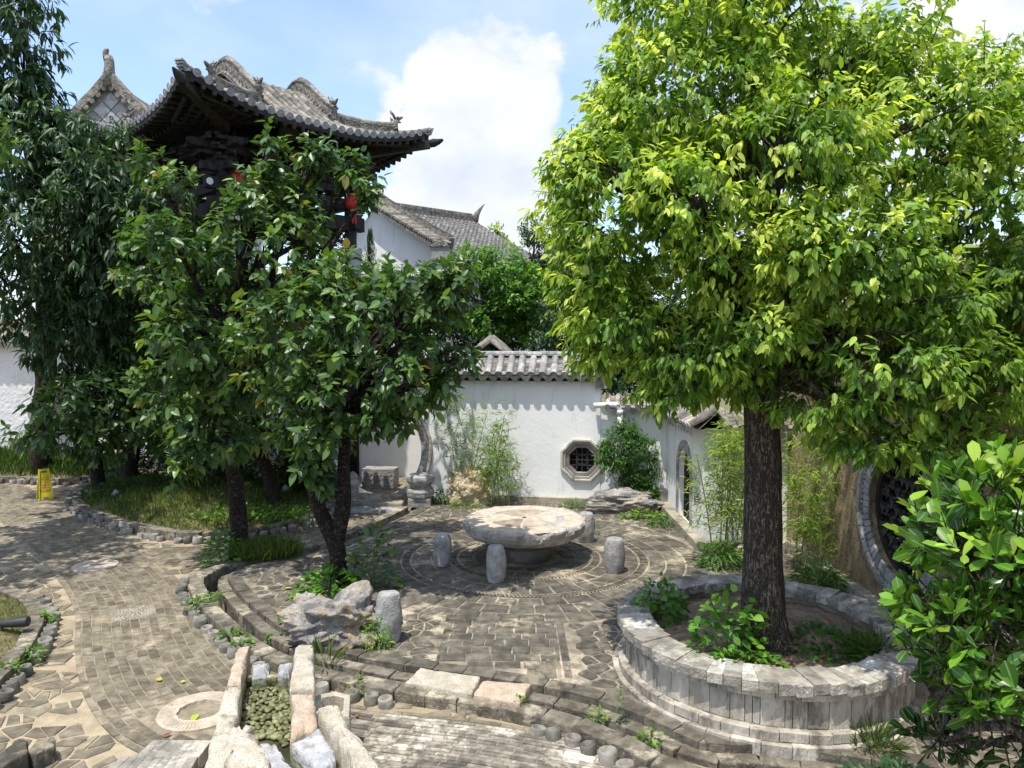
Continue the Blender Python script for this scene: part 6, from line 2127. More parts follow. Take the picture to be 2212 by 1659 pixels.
MB().add(gv_ + [(e1.x, e1.y, PATH_Z - 0.1), (e0.x, e0.y, PATH_Z - 0.1)], [tuple(range(len(gv_) + 2))]).build('gable_wall', M_['white_wall'], hs)
e2 = HP(HL, HWD * 0.94)
MB().add([(e1.x, e1.y, PATH_Z), (e2.x, e2.y, PATH_Z), (e2.x, e2.y, e2.z - 0.3), (e1.x, e1.y, e1.z - 0.3)], [(0, 1, 2, 3)]).build('side_wall', M_['white_wall'], hs)
vs = []
wl2 = lin(0, HWD * 1.06, 15)
DR = -0.36                                                   # the roof behind lies lower than the raised gable rake
for sgn in (-1, 1):
    vs = [tuple(HP(l, sgn * w, DR)) for l in (0.45, HL) for w in wl2] + [tuple(HP(l, sgn * w, DR - 0.14)) for l in (0.45, HL) for w in wl2]
    n = 15
    fs = []
    for i in range(n - 1):
        f = (i, n + i, n + i + 1, i + 1)
        fs += [f, tuple(k + 2 * n for k in f[::-1]), (i, i + 1, 2 * n + i + 1, 2 * n + i)]
    MB().add(vs, fs).build('roof_deck', M_['tile_dark'], hs)
pan = MB()
nrow = 24
for k in range(nrow):
    l = 0.55 + k * (HL - 0.6) / (nrow - 1)
    prev = None
    for j in range(22):
        w0, w1 = HWD * 1.06 * j / 22, HWD * 1.06 * (j + 1.1) / 22
        a, b = HP(l, w0, DR + 0.02), HP(l, min(w1, HWD * 1.06), DR + 0.055)
        h = rd_ * 0.085
        pan.add([a - h, a + Vector((0, 0, 0.05)), a + h, b - h, b + Vector((0, 0, 0.05)), b + h, b - h - Vector((0, 0, 0.05)), b + h - Vector((0, 0, 0.05))], [(0, 1, 4, 3), (1, 2, 5, 4), (3, 4, 5, 7, 6)])
pan.build('roof_tiles', M_['tile_dark'], hs, kind='stuff')
# verge tiles laid across the rake and raised rake ridge
for j in range(34):
    w = HWD * 1.02 * (j + 0.5) / 34
    a = HP(-0.12, w, 0.05); b = HP(0.42, w, 0.09)
    inst('verge_tile', cover_tile('tile'), hs, frame(b - a, (0, 0, 1), a, (b - a).length, 0.075, 0.06))
for j in range(12):
    w = -HWD * 1.02 * (j + 0.5) / 34
    a = HP(-0.12, w, 0.05); b = HP(0.42, w, 0.09)
    inst('verge_tile', cover_tile('tile'), hs, frame(b - a, (0, 0, 1), a, (b - a).length, 0.075, 0.06))
rk = MB()
for (wa, wb) in zip(lin(0, HWD * 0.99, 25), lin(0, HWD * 0.99, 25)[1:]):
    rk.bar(HP(0.5, wa, 0.0), HP(0.5, wb, 0.0), 0.16, 0.48)
    rk.bar(HP(0.17, wa, -0.06), HP(0.17, wb, -0.06), 0.52, 0.1)
rk.build('rake_ridge', M_['carved'], hs)
for j in range(60):
    w = HWD * 0.99 * (j + 0.5) / 60
    a = HP(0.43, w, 0.25)
    MB().box((0, 0, 0), (0.15, 0.05, 0.12), frame(rd_, (0, 0, 1), a + rd_ * 0.07)).build('ridge_leaf_tile', M_['tile'], hs)
rg = MB()
rg.bar(HP(0.5, 0, DR + 0.05), HP(HL - 0.1, 0, DR + 0.05), 0.2, 0.28)
rg.build('main_ridge', M_['carved'], hs)
for j in range(46):
    MB().box((0, 0, 0), (0.05, 0.22, 0.14), frame(rd_, (0, 0, 1), HP(0.5 + j * (HL - 0.8) / 45, 0, DR + 0.22))).build('ridge_leaf_tile', M_['tile'], hs)
rt = HP(HL - 0.1, 0, DR + 0.05)
MB().tube([rt, rt + rd_ * 0.12 + Vector((0, 0, 0.28)), rt + rd_ * 0.3 + Vector((0, 0, 0.5)), rt + rd_ * 0.5 + Vector((0, 0, 0.72))], [0.16, 0.11, 0.06, 0.015], 8).build('ridge_tail', M_['carved'], hs, True)
ec = HP(-0.05, HWD * 1.03, -0.1)
MB().prism([(ec.x - 0.26, ec.y - 0.2), (ec.x + 0.3, ec.y - 0.2), (ec.x + 0.3, ec.y + 0.3), (ec.x - 0.26, ec.y + 0.3)], ec.z - 0.35, ec.z + 0.06).build('eave_corner_block', M_['brick_grey'], hs)
MB().add([(ec.x - 0.3, ec.y - 0.24, ec.z + 0.06), (ec.x + 0.34, ec.y - 0.24, ec.z + 0.06), (ec.x + 0.02, ec.y - 0.24, ec.z + 0.34), (ec.x - 0.3, ec.y + 0.3, ec.z + 0.06), (ec.x + 0.34, ec.y + 0.3, ec.z + 0.06), (ec.x + 0.02, ec.y + 0.3, ec.z + 0.34)],
         [(0, 1, 2), (5, 4, 3), (0, 3, 4, 1), (1, 4, 5, 2), (2, 5, 3, 0)]).build('eave_corner_cap', M_['carved'], hs)
# ================================================================== FOLIAGE MACHINERY
def template(kind):
    """leaf blade points (t along, s across, h lift) and triangles/quads; folded along the midrib, tip drooping"""
    if kind == 'ovate': st = [(0.18, 0.40, 0.00), (0.45, 0.50, -0.03), (0.74, 0.32, -0.08)]; tip = (1.0, -0.15)
    elif kind == 'narrow': st = [(0.2, 0.36, 0.0), (0.5, 0.5, -0.05), (0.78, 0.28, -0.15)]; tip = (1.0, -0.28)
    elif kind == 'obovate': st = [(0.25, 0.26, 0.01), (0.55, 0.47, 0.0), (0.82, 0.43, -0.03)]; tip = (1.0, -0.06)
    elif kind == 'small': st = [(0.45, 0.5, -0.03)]; tip = (1.0, -0.15)
    elif kind == 'blade': st = [(0.4, 0.5, 0.0)]; tip = (1.0, -0.12)
    V = [(0.0, 0.0, 0.0)]
    rib = [1.0]
    for t, s, h in st:
        V += [(t, -s, h + 0.10 * s), (t, 0.0, h - 0.04 * s), (t, s, h + 0.10 * s)]
        rib += [0.0, 1.0, 0.0]
    V.append((tip[0], 0.0, tip[1])); rib.append(1.0)
    F = [(0, 2, 1), (0, 3, 2)]
    for i in range(len(st) - 1):
        a, b = 1 + 3 * i, 4 + 3 * i
        F += [(a, a + 1, b + 1), (a, b + 1, b), (a + 1, a + 2, b + 2), (a + 1, b + 2, b + 1)]
    a = 1 + 3 * (len(st) - 1)
    e = len(V) - 1
    F += [(a, a + 1, e), (a + 1, a + 2, e)]
    return np.array(V), np.array(F), np.array(rib)
TPL = {k: template(k) for k in ('ovate', 'narrow', 'obovate', 'small', 'blade')}
def unit(a): return a / np.maximum(1e-9, np.linalg.norm(a, axis=1, keepdims=True))
def foliage(name, parent, mat, kind, P, A, N, L, Wd, tint, single=0, leafname='leaf', stuff=True):
    """leaves from base points P, axes A, upper-side normals N, lengths L, widths Wd"""
    TV, TF, rib = TPL[kind]
    A = unit(A)
    S = unit(np.cross(N, A))
    N = np.cross(A, S)
    n = len(P)
    if single:
        d = np.linalg.norm(P - np.array([0, 0, CAM_Z]), axis=1)
        y = np.maximum(0.1, P[:, 1])
        u = 1106 + FPX * P[:, 0] / y
        vv = 748 - FPX * (P[:, 2] - CAM_Z) / y
        ok = (u > 0) & (u < 2212) & (vv > 0) & (vv < 1659)
        order = np.argsort(-(L / d) * np.where(ok, 1.0, 0.001))
        pick = order[:single]
        qs = [0.08, 0.25, 0.45, 0.65, 0.85, 0.98]
        meshes = [np_mesh(leafname, TV, TF, mat, True, {'tint': np.full(len(TV), q), 'rib': rib}) for q in qs]
        for i in pick:
            M = Matrix.Identity(4)
            for k in range(3):
                M[k][0], M[k][1], M[k][2], M[k][3] = A[i, k] * L[i], S[i, k] * Wd[i], N[i, k] * L[i], P[i, k]
            inst(leafname, meshes[int(np.argmin([abs(q - tint[i]) for q in qs]))], parent, M)
        m = np.ones(n, bool); m[pick] = False
        P, A, S, N, L, Wd, tint = P[m], A[m], S[m], N[m], L[m], Wd[m], tint[m]
        n = len(P)
    V = P[:, None, :] + A[:, None, :] * (TV[None, :, 0:1] * L[:, None, None]) + S[:, None, :] * (TV[None, :, 1:2] * Wd[:, None, None]) + N[:, None, :] * (TV[None, :, 2:3] * L[:, None, None])
    k = len(TV)
    F = (TF[None] + (np.arange(n) * k)[:, None, None]).reshape(-1, 3)
    me = np_mesh(name, V.reshape(-1, 3), F, mat, True, {'tint': np.repeat(tint, k), 'rib': np.tile(rib, n)})
    return inst(name, me, parent, Matrix.Identity(4), 'stuff' if stuff else None)
def rdir(n):
    return unit(rng.normal(size=(n, 3)))
def lobe(u, v, Y, ru, rv, rd):
    c = point_at(u, v, Y)
    return (np.array(c), np.array([ru / FPX * Y, rd, rv / FPX * Y]))
def grow(lobes, leafL, cover, per, droop, spread, young=0.6, shell=0.55, gap=0.0, tw=0.22, updown=0.0, lumps=1.6):
    """leaf clusters spread through ellipsoid lobes: denser near the outside, with gaps"""
    Ps, As, Ns, Ls, Ts, twigs = [], [], [], [], [], []
    for c, r in lobes:
        area = math.pi * r[0] * r[2]
        n = max(6, int(cover * area / (leafL * leafL * 0.34) / per))
        d = rdir(n)
        rad = shell + (1 - shell) * np.sqrt(rng.random(n))
        lum = np.array([noise.noise(Vector(c + d[i] * r * lumps)) for i in range(n)])
        rad = rad * (1 + 0.32 * lum)
        X = c + d * r * rad[:, None]
        if gap > 0:
            g_ = np.array([noise.noise(Vector(X[i] * 1.9) + Vector((7, 3, 1))) for i in range(n)])
            keep = g_ > -0.5 + gap * 0.5
            X, d, rad = X[keep], d[keep], rad[keep]
            n = len(X)
        out = unit(d / r + rng.normal(size=(n, 3)) * 0.35 + np.array([0, 0, 0.25 + updown]))
        twigs.append((X - out * tw, X + out * 0.04))
        a0 = rng.random(n) * 6.28
        flush = np.clip(rng.random(n) ** 1.6 + 0.35 * np.array([noise.noise(Vector(X[i] * 1.3)) for i in range(n)]), 0, 1)   # which shoots carry young leaves
        for k in range(per):
            f = k / max(1, per - 1)
            base = X - out * (tw * (1 - f) * 0.8) + rng.normal(size=(n, 3)) * 0.012
            q = a0 + k * 2.4
            e1 = unit(np.cross(out, np.array([0.31, 0.2, 0.93])))
            e2 = np.cross(out, e1)
            side = e1 * np.cos(q)[:, None] + e2 * np.sin(q)[:, None]
            ax = out * (0.25 + 0.55 * f) + side * spread + np.array([0, 0, -droop]) + rng.normal(size=(n, 3)) * 0.22
            nm = out * 0.5 + np.array([0, 0, 0.8]) + rng.normal(size=(n, 3)) * 0.35
            Ps.append(base); As.append(ax); Ns.append(nm)
            Ls.append(leafL * rng.uniform(0.62, 1.18, n))
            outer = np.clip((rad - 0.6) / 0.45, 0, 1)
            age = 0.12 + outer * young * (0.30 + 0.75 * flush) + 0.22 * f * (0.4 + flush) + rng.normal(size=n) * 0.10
            Ts.append(np.clip(age, 0, 1))
    return np.vstack(Ps), np.vstack(As), np.vstack(Ns), np.concatenate(Ls), np.concatenate(Ts), (np.vstack([t[0] for t in twigs]), np.vstack([t[1] for t in twigs]))
def limb_path(a, b, n, sag, seed):
    a, b = Vector(a), Vector(b)
    out = []
    for i in range(n + 1):
        t = i / n
        p = a.lerp(b, t)
        w = math.sin(math.pi * t)
        p += Vector((noise.noise(Vector((t * 2.5, seed, 0))), noise.noise(Vector((t * 2.5, seed, 9))), 0.6 * noise.noise(Vector((t * 2.5, seed, 5))))) * (b - a).length * 0.13 * w
        p.z += sag * w
        out.append(p)
    return out
def limbs(parent, mat, forks, lobes, r0, twigs, ntw, seed, sub=4, twr=0.006):
    """boughs from the fork points into each lobe, side branches, and thin twigs to the leaf clusters"""
    br = MB()
    for i, (c, r) in enumerate(lobes):
        o, rr_ = forks[i % len(forks)] if not callable(forks) else forks(c)
        b = Vector(c) + Vector((0, 0, r[2] * 0.15))
        pth = limb_path(o, b, 7, 0.12, seed + i * 3.1)
        br.tube(pth, [rr_ * (1 - 0.72 * t / 7) for t in range(8)], 8, True, 0.2)
        for k in range(sub):
            d = Vector(rdir(1)[0]); d.z = abs(d.z) * 0.6
            s = pth[3 + k % 4]
            e = Vector(c) + Vector((d.x * r[0] * 0.8, d.y * r[1] * 0.8, d.z * r[2] * 0.9))
            p2 = limb_path(s, e, 5, 0.05, seed + i * 5 + k)
            br.tube(p2, [rr_ * 0.30 * (1 - 0.75 * t / 5) for t in range(6)], 5)
    A_, B_ = twigs
    idx = rng.permutation(len(A_))[:ntw]
    for i in idx:
        a, b = Vector(A_[i]), Vector(B_[i])
        # start lower, towards the middle of the crown
        br.tube([a + (a - b) * 0.9 + Vector((0, 0, -0.03)), a, b], [twr, twr * 0.8, twr * 0.4], 4, False)
    return br.build('branches', mat, parent, True)

# ================================================================== THE TALL BRIGHT TREE IN THE PLANTER
bt = thing('planter_tree', Vector((2.38, 6.72, 0.40)), 'tall tree with bright yellow-green leaves and furrowed trunk in the round planter', 'tree')
TB = Vector((2.36, 6.72, 0.34))
tpts = [TB, TB + Vector((0.0, 0, 0.12)), TB + Vector((-0.005, 0, 0.35)), TB + Vector((-0.02, 0, 0.9)), TB + Vector((-0.03, 0, 1.6)), TB + Vector((-0.05, 0.02, 2.3)), TB + Vector((-0.05, 0.05, 2.9)), TB + Vector((-0.02, 0.1, 3.6)), TB + Vector((0.05, 0.15, 4.6)), TB + Vector((0.0, 0.2, 5.8))]
trad = [0.33, 0.25, 0.20, 0.175, 0.165, 0.155, 0.14, 0.11, 0.08, 0.03]
vs, fs = [], []
tp = spline(tpts, 0.04)
nseg = 64
Lt = len(tp)
zl_ = [p.z for p in tpts]
for i, p in enumerate(tp):
    r_ = float(np.interp(p.z, zl_, trad))
    for k in range(nseg):
        q = 2 * math.pi * k / nseg
        d = Vector((math.cos(q), math.sin(q), 0))
        root = 1 + 0.24 * max(0, 1 - (p.z - TB.z) / 0.3) * math.sin(q * 5 + 1)
        s_ = noise.noise(Vector((d.x * 5.5, d.y * 5.5, p.z * 1.1))) + 0.6 * noise.noise(Vector((d.x * 12, d.y * 12, p.z * 2.8)))
        rr_ = r_ * root * (1 + 0.055 * abs(s_) * 1.6 - 0.03)
        vs.append((p.x + d.x * rr_, p.y + d.y * rr_, p.z))
for i in range(Lt - 1):
    for k in range(nseg):
        k2 = (k + 1) % nseg
        fs.append((i * nseg + k, i * nseg + k2, (i + 1) * nseg + k2, (i + 1) * nseg + k))
MB().add(vs, fs).build('trunk', M_['bark'], bt, True)
BTL = [lobe(1330, 440, 6.9, 175, 215, 1.15), lobe(1275, 600, 6.9, 110, 130, 0.8), lobe(1340, 700, 6.7, 130, 110, 0.8), lobe(1500, 210, 7.1, 230, 200, 1.3), lobe(1400, 250, 6.9, 150, 120, 0.9),
       lobe(1500, -40, 7.2, 220, 150, 1.3), lobe(1650, 60, 7.2, 130, 150, 1.2), lobe(1900, 120, 7.0, 120, 120, 1.0), lobe(1960, 300, 6.7, 220, 190, 1.2), lobe(2090, 210, 6.9, 110, 120, 0.9), lobe(2110, 520, 6.3, 150, 230, 1.1),
       lobe(1700, 330, 6.3, 220, 170, 1.1), lobe(1850, 560, 5.9, 200, 160, 0.9), lobe(1480, 430, 6.1, 150, 120, 0.8), lobe(1490, 770, 6.4, 140, 100, 0.8), lobe(1440, 850, 6.5, 90, 58, 0.6), lobe(1640, 620, 6.9, 170, 150, 0.9),
       lobe(1900, 780, 5.8, 190, 140, 0.9), lobe(1780, 870, 5.9, 140, 75, 0.6), lobe(2060, 800, 5.9, 120, 150, 0.9), lobe(1965, 960, 5.8, 110, 70, 0.6), lobe(1290, 775, 6.8, 60, 48, 0.5), lobe(1600, 800, 6.7, 130, 80, 0.7),
       lobe(2190, 360, 6.9, 90, 220, 0.9), lobe(1250, 380, 7.0, 70, 150, 0.6), lobe(1780, 160, 7.5, 200, 130, 1.0), lobe(2120, 955, 5.8, 105, 62, 0.6), lobe(1850, 955, 5.8, 95, 55, 0.55), lobe(2190, 800, 6.0, 90, 120, 0.7), lobe(2200, 600, 6.2, 90, 120, 0.8), lobe(1730, 540, 5.9, 140, 110, 0.7), lobe(1640, 720, 6.0, 120, 80, 0.55), lobe(1560, 560, 6.2, 120, 100, 0.7), lobe(2010, 660, 5.8, 130, 110, 0.8)]
P, A, N, L, T, tw = grow(BTL, 0.092, 6.8, 8, 0.7, 0.5, young=0.9, shell=0.5, gap=0.34, tw=0.17)
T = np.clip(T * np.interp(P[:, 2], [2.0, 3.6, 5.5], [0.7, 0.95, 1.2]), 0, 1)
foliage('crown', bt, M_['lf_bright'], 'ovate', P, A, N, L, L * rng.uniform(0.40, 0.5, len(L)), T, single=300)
def bt_fork(c):
    z = min(max(c[2] - 0.9, 2.9), 5.2)
    i = min(range(Lt), key=lambda j: abs(tp[j].z - z))
    return tp[i], 0.075 if z < 4.2 else 0.05
limbs(bt, M_['bark'], bt_fork, BTL, 0.07, tw, 700, 1.0, 3, 0.005)
bl = limb_path(TB + Vector((-0.05, 0.04, 2.75)), point_at(1390, 395, 6.7), 9, 0.15, 4.4)
MB().tube(bl, [0.115, 0.11, 0.10, 0.09, 0.075, 0.06, 0.045, 0.035, 0.025, 0.015], 12, True, 0.2).build('bough', M_['bark'], bt, True)
bl = limb_path(TB + Vector((-0.03, 0.05, 2.6)), point_at(1990, 420, 6.9), 9, 0.1, 8.4)
MB().tube(bl, [0.10, 0.09, 0.085, 0.08, 0.065, 0.05, 0.045, 0.035, 0.025, 0.015], 12, True, 0.2).build('bough', M_['bark'], bt, True)

# ================================================================== THE DARK BROAD-LEAVED TREES
def dark_tree(name, base, trunk, lobes, label, leafL, mat, kind, ratio, cover, single, seed, droop=0.45, spread=0.7, young=0.6, gap=0.35, forks=None, ntw=250, per=7, bark_='bark_ring', group=None, shell=0.5):
    t = thing(name, base, label, 'tree', group)
    tr_ = MB()
    for path_, rr_ in trunk:
        sp = spline(path_, 0.06)
        zz = [i / (len(rr_) - 1) for i in range(len(rr_))]
        rs = [float(np.interp(i / (len(sp) - 1), zz, rr_)) * (1 + 0.04 * noise.noise(Vector((i * 0.35, seed, 0)))) for i in range(len(sp))]
        tr_.tube(sp, rs, 18, True, 0.22)
    tr_.build('trunk', M_[bark_], t, True)
    P, A, N, L, T, tw = grow(lobes, leafL, cover, per, droop, spread, young=young, shell=shell, gap=gap, tw=leafL * 1.3)
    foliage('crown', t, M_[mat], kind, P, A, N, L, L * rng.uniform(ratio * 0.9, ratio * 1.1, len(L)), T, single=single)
    top = trunk[0][0][-1]
    fk = forks or [(Vector(x[0][-1]), x[1][-1]) for x in trunk]
    limbs(t, M_[bark_], fk, lobes, 0.05, tw, ntw, seed, 3, 0.006)
    return t
# forked tree by the pitted rock
b1 = ground_at(735, 1272, 0)
f1 = b1 + Vector((-0.06, 0, 0.62))
L1, L2 = point_at(668, 1010, b1.y), point_at(742, 1000, b1.y + 0.1)
T1 = [lobe(830, 720, 9.3, 165, 120, 1.0), lobe(720, 850, 9.3, 150, 95, 0.9), lobe(880, 800, 9.1, 120, 100, 0.8), lobe(690, 930, 9.2, 110, 55, 0.6), lobe(960, 650, 8.9, 80, 75, 0.7), lobe(640, 720, 9.6, 160, 130, 1.0),
      lobe(770, 630, 10.0, 150, 85, 0.9), lobe(900, 615, 9.0, 110, 55, 0.7), lobe(830, 900, 9.3, 90, 55, 0.5), lobe(930, 835, 9.0, 45, 48, 0.35), lobe(990, 780, 9.2, 60, 50, 0.45), lobe(660, 1000, 9.1, 50, 45, 0.35), lobe(700, 1050, 9.15, 22, 28, 0.2), lobe(985, 590, 9.1, 50, 40, 0.4)]
dark_tree('forked_tree', b1, [([b1 - Vector((0, 0, 0.1)), b1 + Vector((-0.02, 0, 0.3)), f1, (f1 + L1) / 2 + Vector((-0.06, 0, 0)), L1 + Vector((0, 0, 0.25))], [0.125, 0.11, 0.105, 0.085, 0.06]),
                              ([f1 - Vector((0, 0, 0.1)), (f1 + L2) / 2 + Vector((0.05, 0, 0)), L2, L2 + Vector((0.05, 0, 0.5))], [0.10, 0.10, 0.085, 0.06])], T1,
          'fork-trunked tree with broad dark glossy leaves beside the pitted rock', 0.165, M_ and 'lf_dark', 'ovate', 0.52, 4.6, 300, 2.0, gap=0.3)
# tree at the end of the drain channel, tallest of the dark ones
b2 = ground_at(514, 1196, 0)
T2 = [lobe(470, 690, 11.0, 140, 140, 1.2), lobe(400, 850, 10.8, 115, 105, 0.9), lobe(560, 560, 11.0, 160, 130, 1.2), lobe(645, 458, 11.2, 82, 90, 0.8), lobe(586, 320, 11.0, 32, 80, 0.3), lobe(575, 430, 11.0, 90, 80, 0.7), lobe(770, 370, 11.3, 65, 55, 0.5),
      lobe(690, 340, 11.2, 55, 60, 0.45), lobe(360, 560, 11.4, 100, 110, 0.9), lobe(460, 950, 10.6, 110, 60, 0.7), lobe(390, 1020, 10.4, 40, 38, 0.3), lobe(520, 790, 10.9, 120, 110, 1.0), lobe(320, 830, 10.8, 35, 55, 0.3), lobe(390, 400, 11.5, 60, 50, 0.6), lobe(400, 720, 9.9, 90, 70, 0.8), lobe(380, 520, 9.9, 80, 80, 0.8),
      lobe(800, 420, 11.3, 30, 40, 0.3), lobe(330, 350, 11.8, 45, 45, 0.5)]
m2 = point_at(505, 1030, b2.y)
dark_tree('drain_end_tree', b2, [([b2 - Vector((0, 0, 0.1)), b2 + Vector((0.02, 0, 0.4)), m2, m2 + Vector((-0.1, 0, 0.8)), point_at(500, 780, 11.2)], [0.135, 0.12, 0.10, 0.085, 0.07])], T2,
          'tallest dark-leaved tree rising before the pavilion from the drain end', 0.17, 'lf_dark', 'ovate', 0.5, 4.4, 300, 3.0, gap=0.3)
# trees of the shaded grass bed
b3 = ground_at(603, 1094, 0.1)
T3 = [lobe(600, 860, 14.2, 170, 130, 1.3), lobe(840, 610, 14.4, 110, 55, 1.1), lobe(600, 700, 14.3, 180, 140, 1.3), lobe(480, 900, 14.0, 120, 100, 1.0), lobe(700, 960, 14.2, 80, 45, 0.7)]
dark_tree('leaning_tree', b3, [([b3 - Vector((0, 0, 0.1)), point_at(580, 1030, b3.y), point_at(560, 960, b3.y - 0.2), point_at(570, 840, b3.y - 0.3)], [0.14, 0.125, 0.11, 0.08])], T3,
          'leaning dark tree in the middle of the large grass bed', 0.18, 'lf_dark', 'ovate', 0.5, 4.8, 0, 4.0, gap=0.2)
b4, b5 = ground_at(216, 1062, 0.0), ground_at(276, 1052, 0.0)
T4 = [lobe(205, 870, 14.2, 110, 80, 1.4), lobe(120, 935, 14.0, 110, 40, 1.0), lobe(250, 820, 15.8, 120, 110, 1.2), lobe(210, 960, 15.4, 80, 40, 0.7)]
dark_tree('bed_tree', b4, [([b4 - Vector((0, 0, 0.1)), point_at(205, 990, b4.y), point_at(190, 930, b4.y), point_at(200, 860, 15.8)], [0.15, 0.135, 0.12, 0.08])], T4,
          'low spreading dark tree whose boughs reach over the yellow sign', 0.20, 'lf_dark', 'ovate', 0.48, 5.2, 0, 5.0, young=0.25, gap=0.3)
T5 = [lobe(330, 850, 15.2, 110, 130, 1.3), lobe(300, 660, 16.0, 140, 150, 1.5), lobe(410, 960, 14.9, 100, 60, 0.9), lobe(350, 500, 16, 110, 110, 1.2), lobe(420, 650, 15.5, 120, 130, 1.2)]
dark_tree('bed_tree', b5, [([b5 - Vector((0, 0, 0.1)), point_at(285, 990, b5.y), point_at(300, 900, b5.y), point_at(310, 780, 15.8)], [0.16, 0.14, 0.12, 0.09])], T5,
          'straight shaded tree standing behind the grey spotlight in the bed', 0.19, 'lf_dark', 'ovate', 0.5, 5.2, 0, 6.0, young=0.3, gap=0.2)
# the long-leaved tree filling the far left
b6 = ground_at(96, 1034, PATH_Z)
T6 = [lobe(55, 90, 15.0, 72, 100, 1.0), lobe(40, 220, 15.0, 90, 100, 1.2), lobe(100, 190, 15.0, 45, 60, 0.6), lobe(60, 360, 14.8, 120, 100, 1.4), lobe(160, 330, 14.6, 90, 95, 1.0), lobe(210, 440, 14.4, 110, 110, 1.2), lobe(90, 500, 14.5, 150, 120, 1.4), lobe(270, 300, 14.6, 50, 40, 0.5), lobe(250, 400, 14.4, 90, 80, 0.9), lobe(320, 470, 14.3, 80, 80, 0.9), lobe(120, 280, 14.8, 70, 80, 0.8),
      lobe(60, 620, 14.6, 120, 90, 1.2), lobe(200, 590, 14.5, 120, 110, 1.2), lobe(110, 700, 14.8, 110, 60, 0.9), lobe(20, -30, 15, 90, 90, 1.0), lobe(-80, 300, 15, 120, 260, 1.4), lobe(280, 530, 14.5, 80, 90, 0.9), lobe(140, 770, 15.2, 90, 50, 0.8), lobe(230, 700, 15.0, 90, 80, 1.0)]
m6 = point_at(100, 800, b6.y - 0.6)
dark_tree('long_leaved_tree', b6, [([b6 - Vector((0, 0, 0.1)), b6 + Vector((0.05, -0.2, 1.0)), m6, point_at(95, 620, 15.6), point_at(70, 350, 15.2), point_at(60, 120, 15.1)], [0.24, 0.22, 0.19, 0.15, 0.1, 0.04])], T6,
          'tall dark tree with long drooping leaves at the edge of the garden', 0.24, 'lf_left', 'narrow', 0.28, 7.5, 300, 7.0, droop=0.75, spread=0.55, young=0.45, gap=0.35, per=8,
          forks=[(point_at(90, 650, 15.5), 0.09), (point_at(75, 400, 15.2), 0.07), (point_at(98, 760, b6.y - 0.7), 0.1)])

# tree added so its crown shades the path from beyond the picture's edge
b7 = Vector((-9.6, 8.9, PATH_Z))
SH = [(np.array([-8.6, 9.6, 5.6]), np.array([1.5, 1.5, 1.1])), (np.array([-9.8, 10.6, 6.2]), np.array([1.5, 1.5, 1.1])), (np.array([-8.9, 11.2, 6.6]), np.array([1.3, 1.3, 0.9])), (np.array([-10.4, 8.9, 5.4]), np.array([1.5, 1.5, 1.1]))]
dark_tree('added_shade_tree', b7, [([b7 - Vector((0, 0, 0.1)), b7 + Vector((0.1, 0.2, 1.6)), b7 + Vector((0.2, 0.5, 3.4)), b7 + Vector((0.3, 0.9, 4.6))], [0.2, 0.18, 0.15, 0.1])], SH,
          'broad-leaved tree added in the near bed to shade the path', 0.2, 'lf_dark', 'ovate', 0.5, 4.5, 0, 8.0, gap=0.35)

# ================================================================== TREES BEYOND THE WALL
def back_tree(name, u, Y, lobes, label, leafL, mat, kind, ratio, cover, seed, young=0.5, gap=0.25, r0=0.12, droop=0.3):
    c = point_at(u, 900, Y); base = Vector((c.x, c.y, PATH_Z))
    low = min(l[0][2] - l[1][2] * 0.2 for l in lobes)
    top = Vector((c.x, c.y, max(low, 1.5)))
    return dark_tree(name, base, [([base - Vector((0, 0, 0.1)), base.lerp(top, 0.5) + Vector((0.08, 0, 0)), top], [r0, r0 * 0.85, r0 * 0.6])], lobes, label, leafL, M_ and mat, kind, ratio, cover, 0, seed, droop=droop, young=young, gap=gap, ntw=60,
                     bark_='bark', group='trees beyond the garden wall')
back_tree('round_tree', 1085, 20.0, [lobe(1080, 590, 20, 70, 65, 1.2), lobe(1120, 650, 19.8, 55, 60, 1.0), lobe(1010, 570, 20.2, 60, 45, 1.0), lobe(950, 610, 20, 60, 50, 1.0), lobe(1150, 620, 20, 45, 50, 0.9), lobe(1060, 690, 19.8, 70, 50, 1.0), lobe(1150, 700, 19.8, 35, 45, .8)],
          'fresh green round tree just beyond the white wall', 0.15, 'lf_mid', 'small', 0.5, 9.0, 11.0, 0.7)
back_tree('dark_bush_tree', 1235, 19.0, [lobe(1225, 690, 19, 75, 80, 1.2), lobe(1300, 700, 19, 70, 90, 1.2), lobe(1180, 740, 18.6, 50, 45, .9), lobe(1260, 610, 19.5, 70, 60, 1.0)],
          'dense dark bushy tree behind the hump-backed coping', 0.14, 'lf_deep', 'small', 0.42, 8.0, 12.0, 0.6, 0.15)
back_tree('feathery_tree', 1150, 23.0, [lobe(1155, 505, 22, 40, 36, .8), lobe(1185, 560, 22, 45, 40, .8), lobe(1135, 590, 22, 55, 34, .8), lobe(1200, 620, 22, 60, 55, 1.0), lobe(1250, 560, 22, 60, 60, 1.0), lobe(1170, 660, 21.5, 70, 50, 1.0)],
          'dark feathery tree between the white house and the bright tree', 0.13, 'lf_deep', 'small', 0.4, 6.5, 13.0, 0.6, 0.3)
back_tree('pale_tree', 1075, 34.0, [lobe(1072, 498, 34, 22, 20, .8), lobe(1090, 520, 34, 14, 18, .6)], 'small yellow-green treetop over the house roof', 0.22, 'lf_bright', 'small', 0.5, 3.0, 14.0, 0.9, 0.4, 0.1)
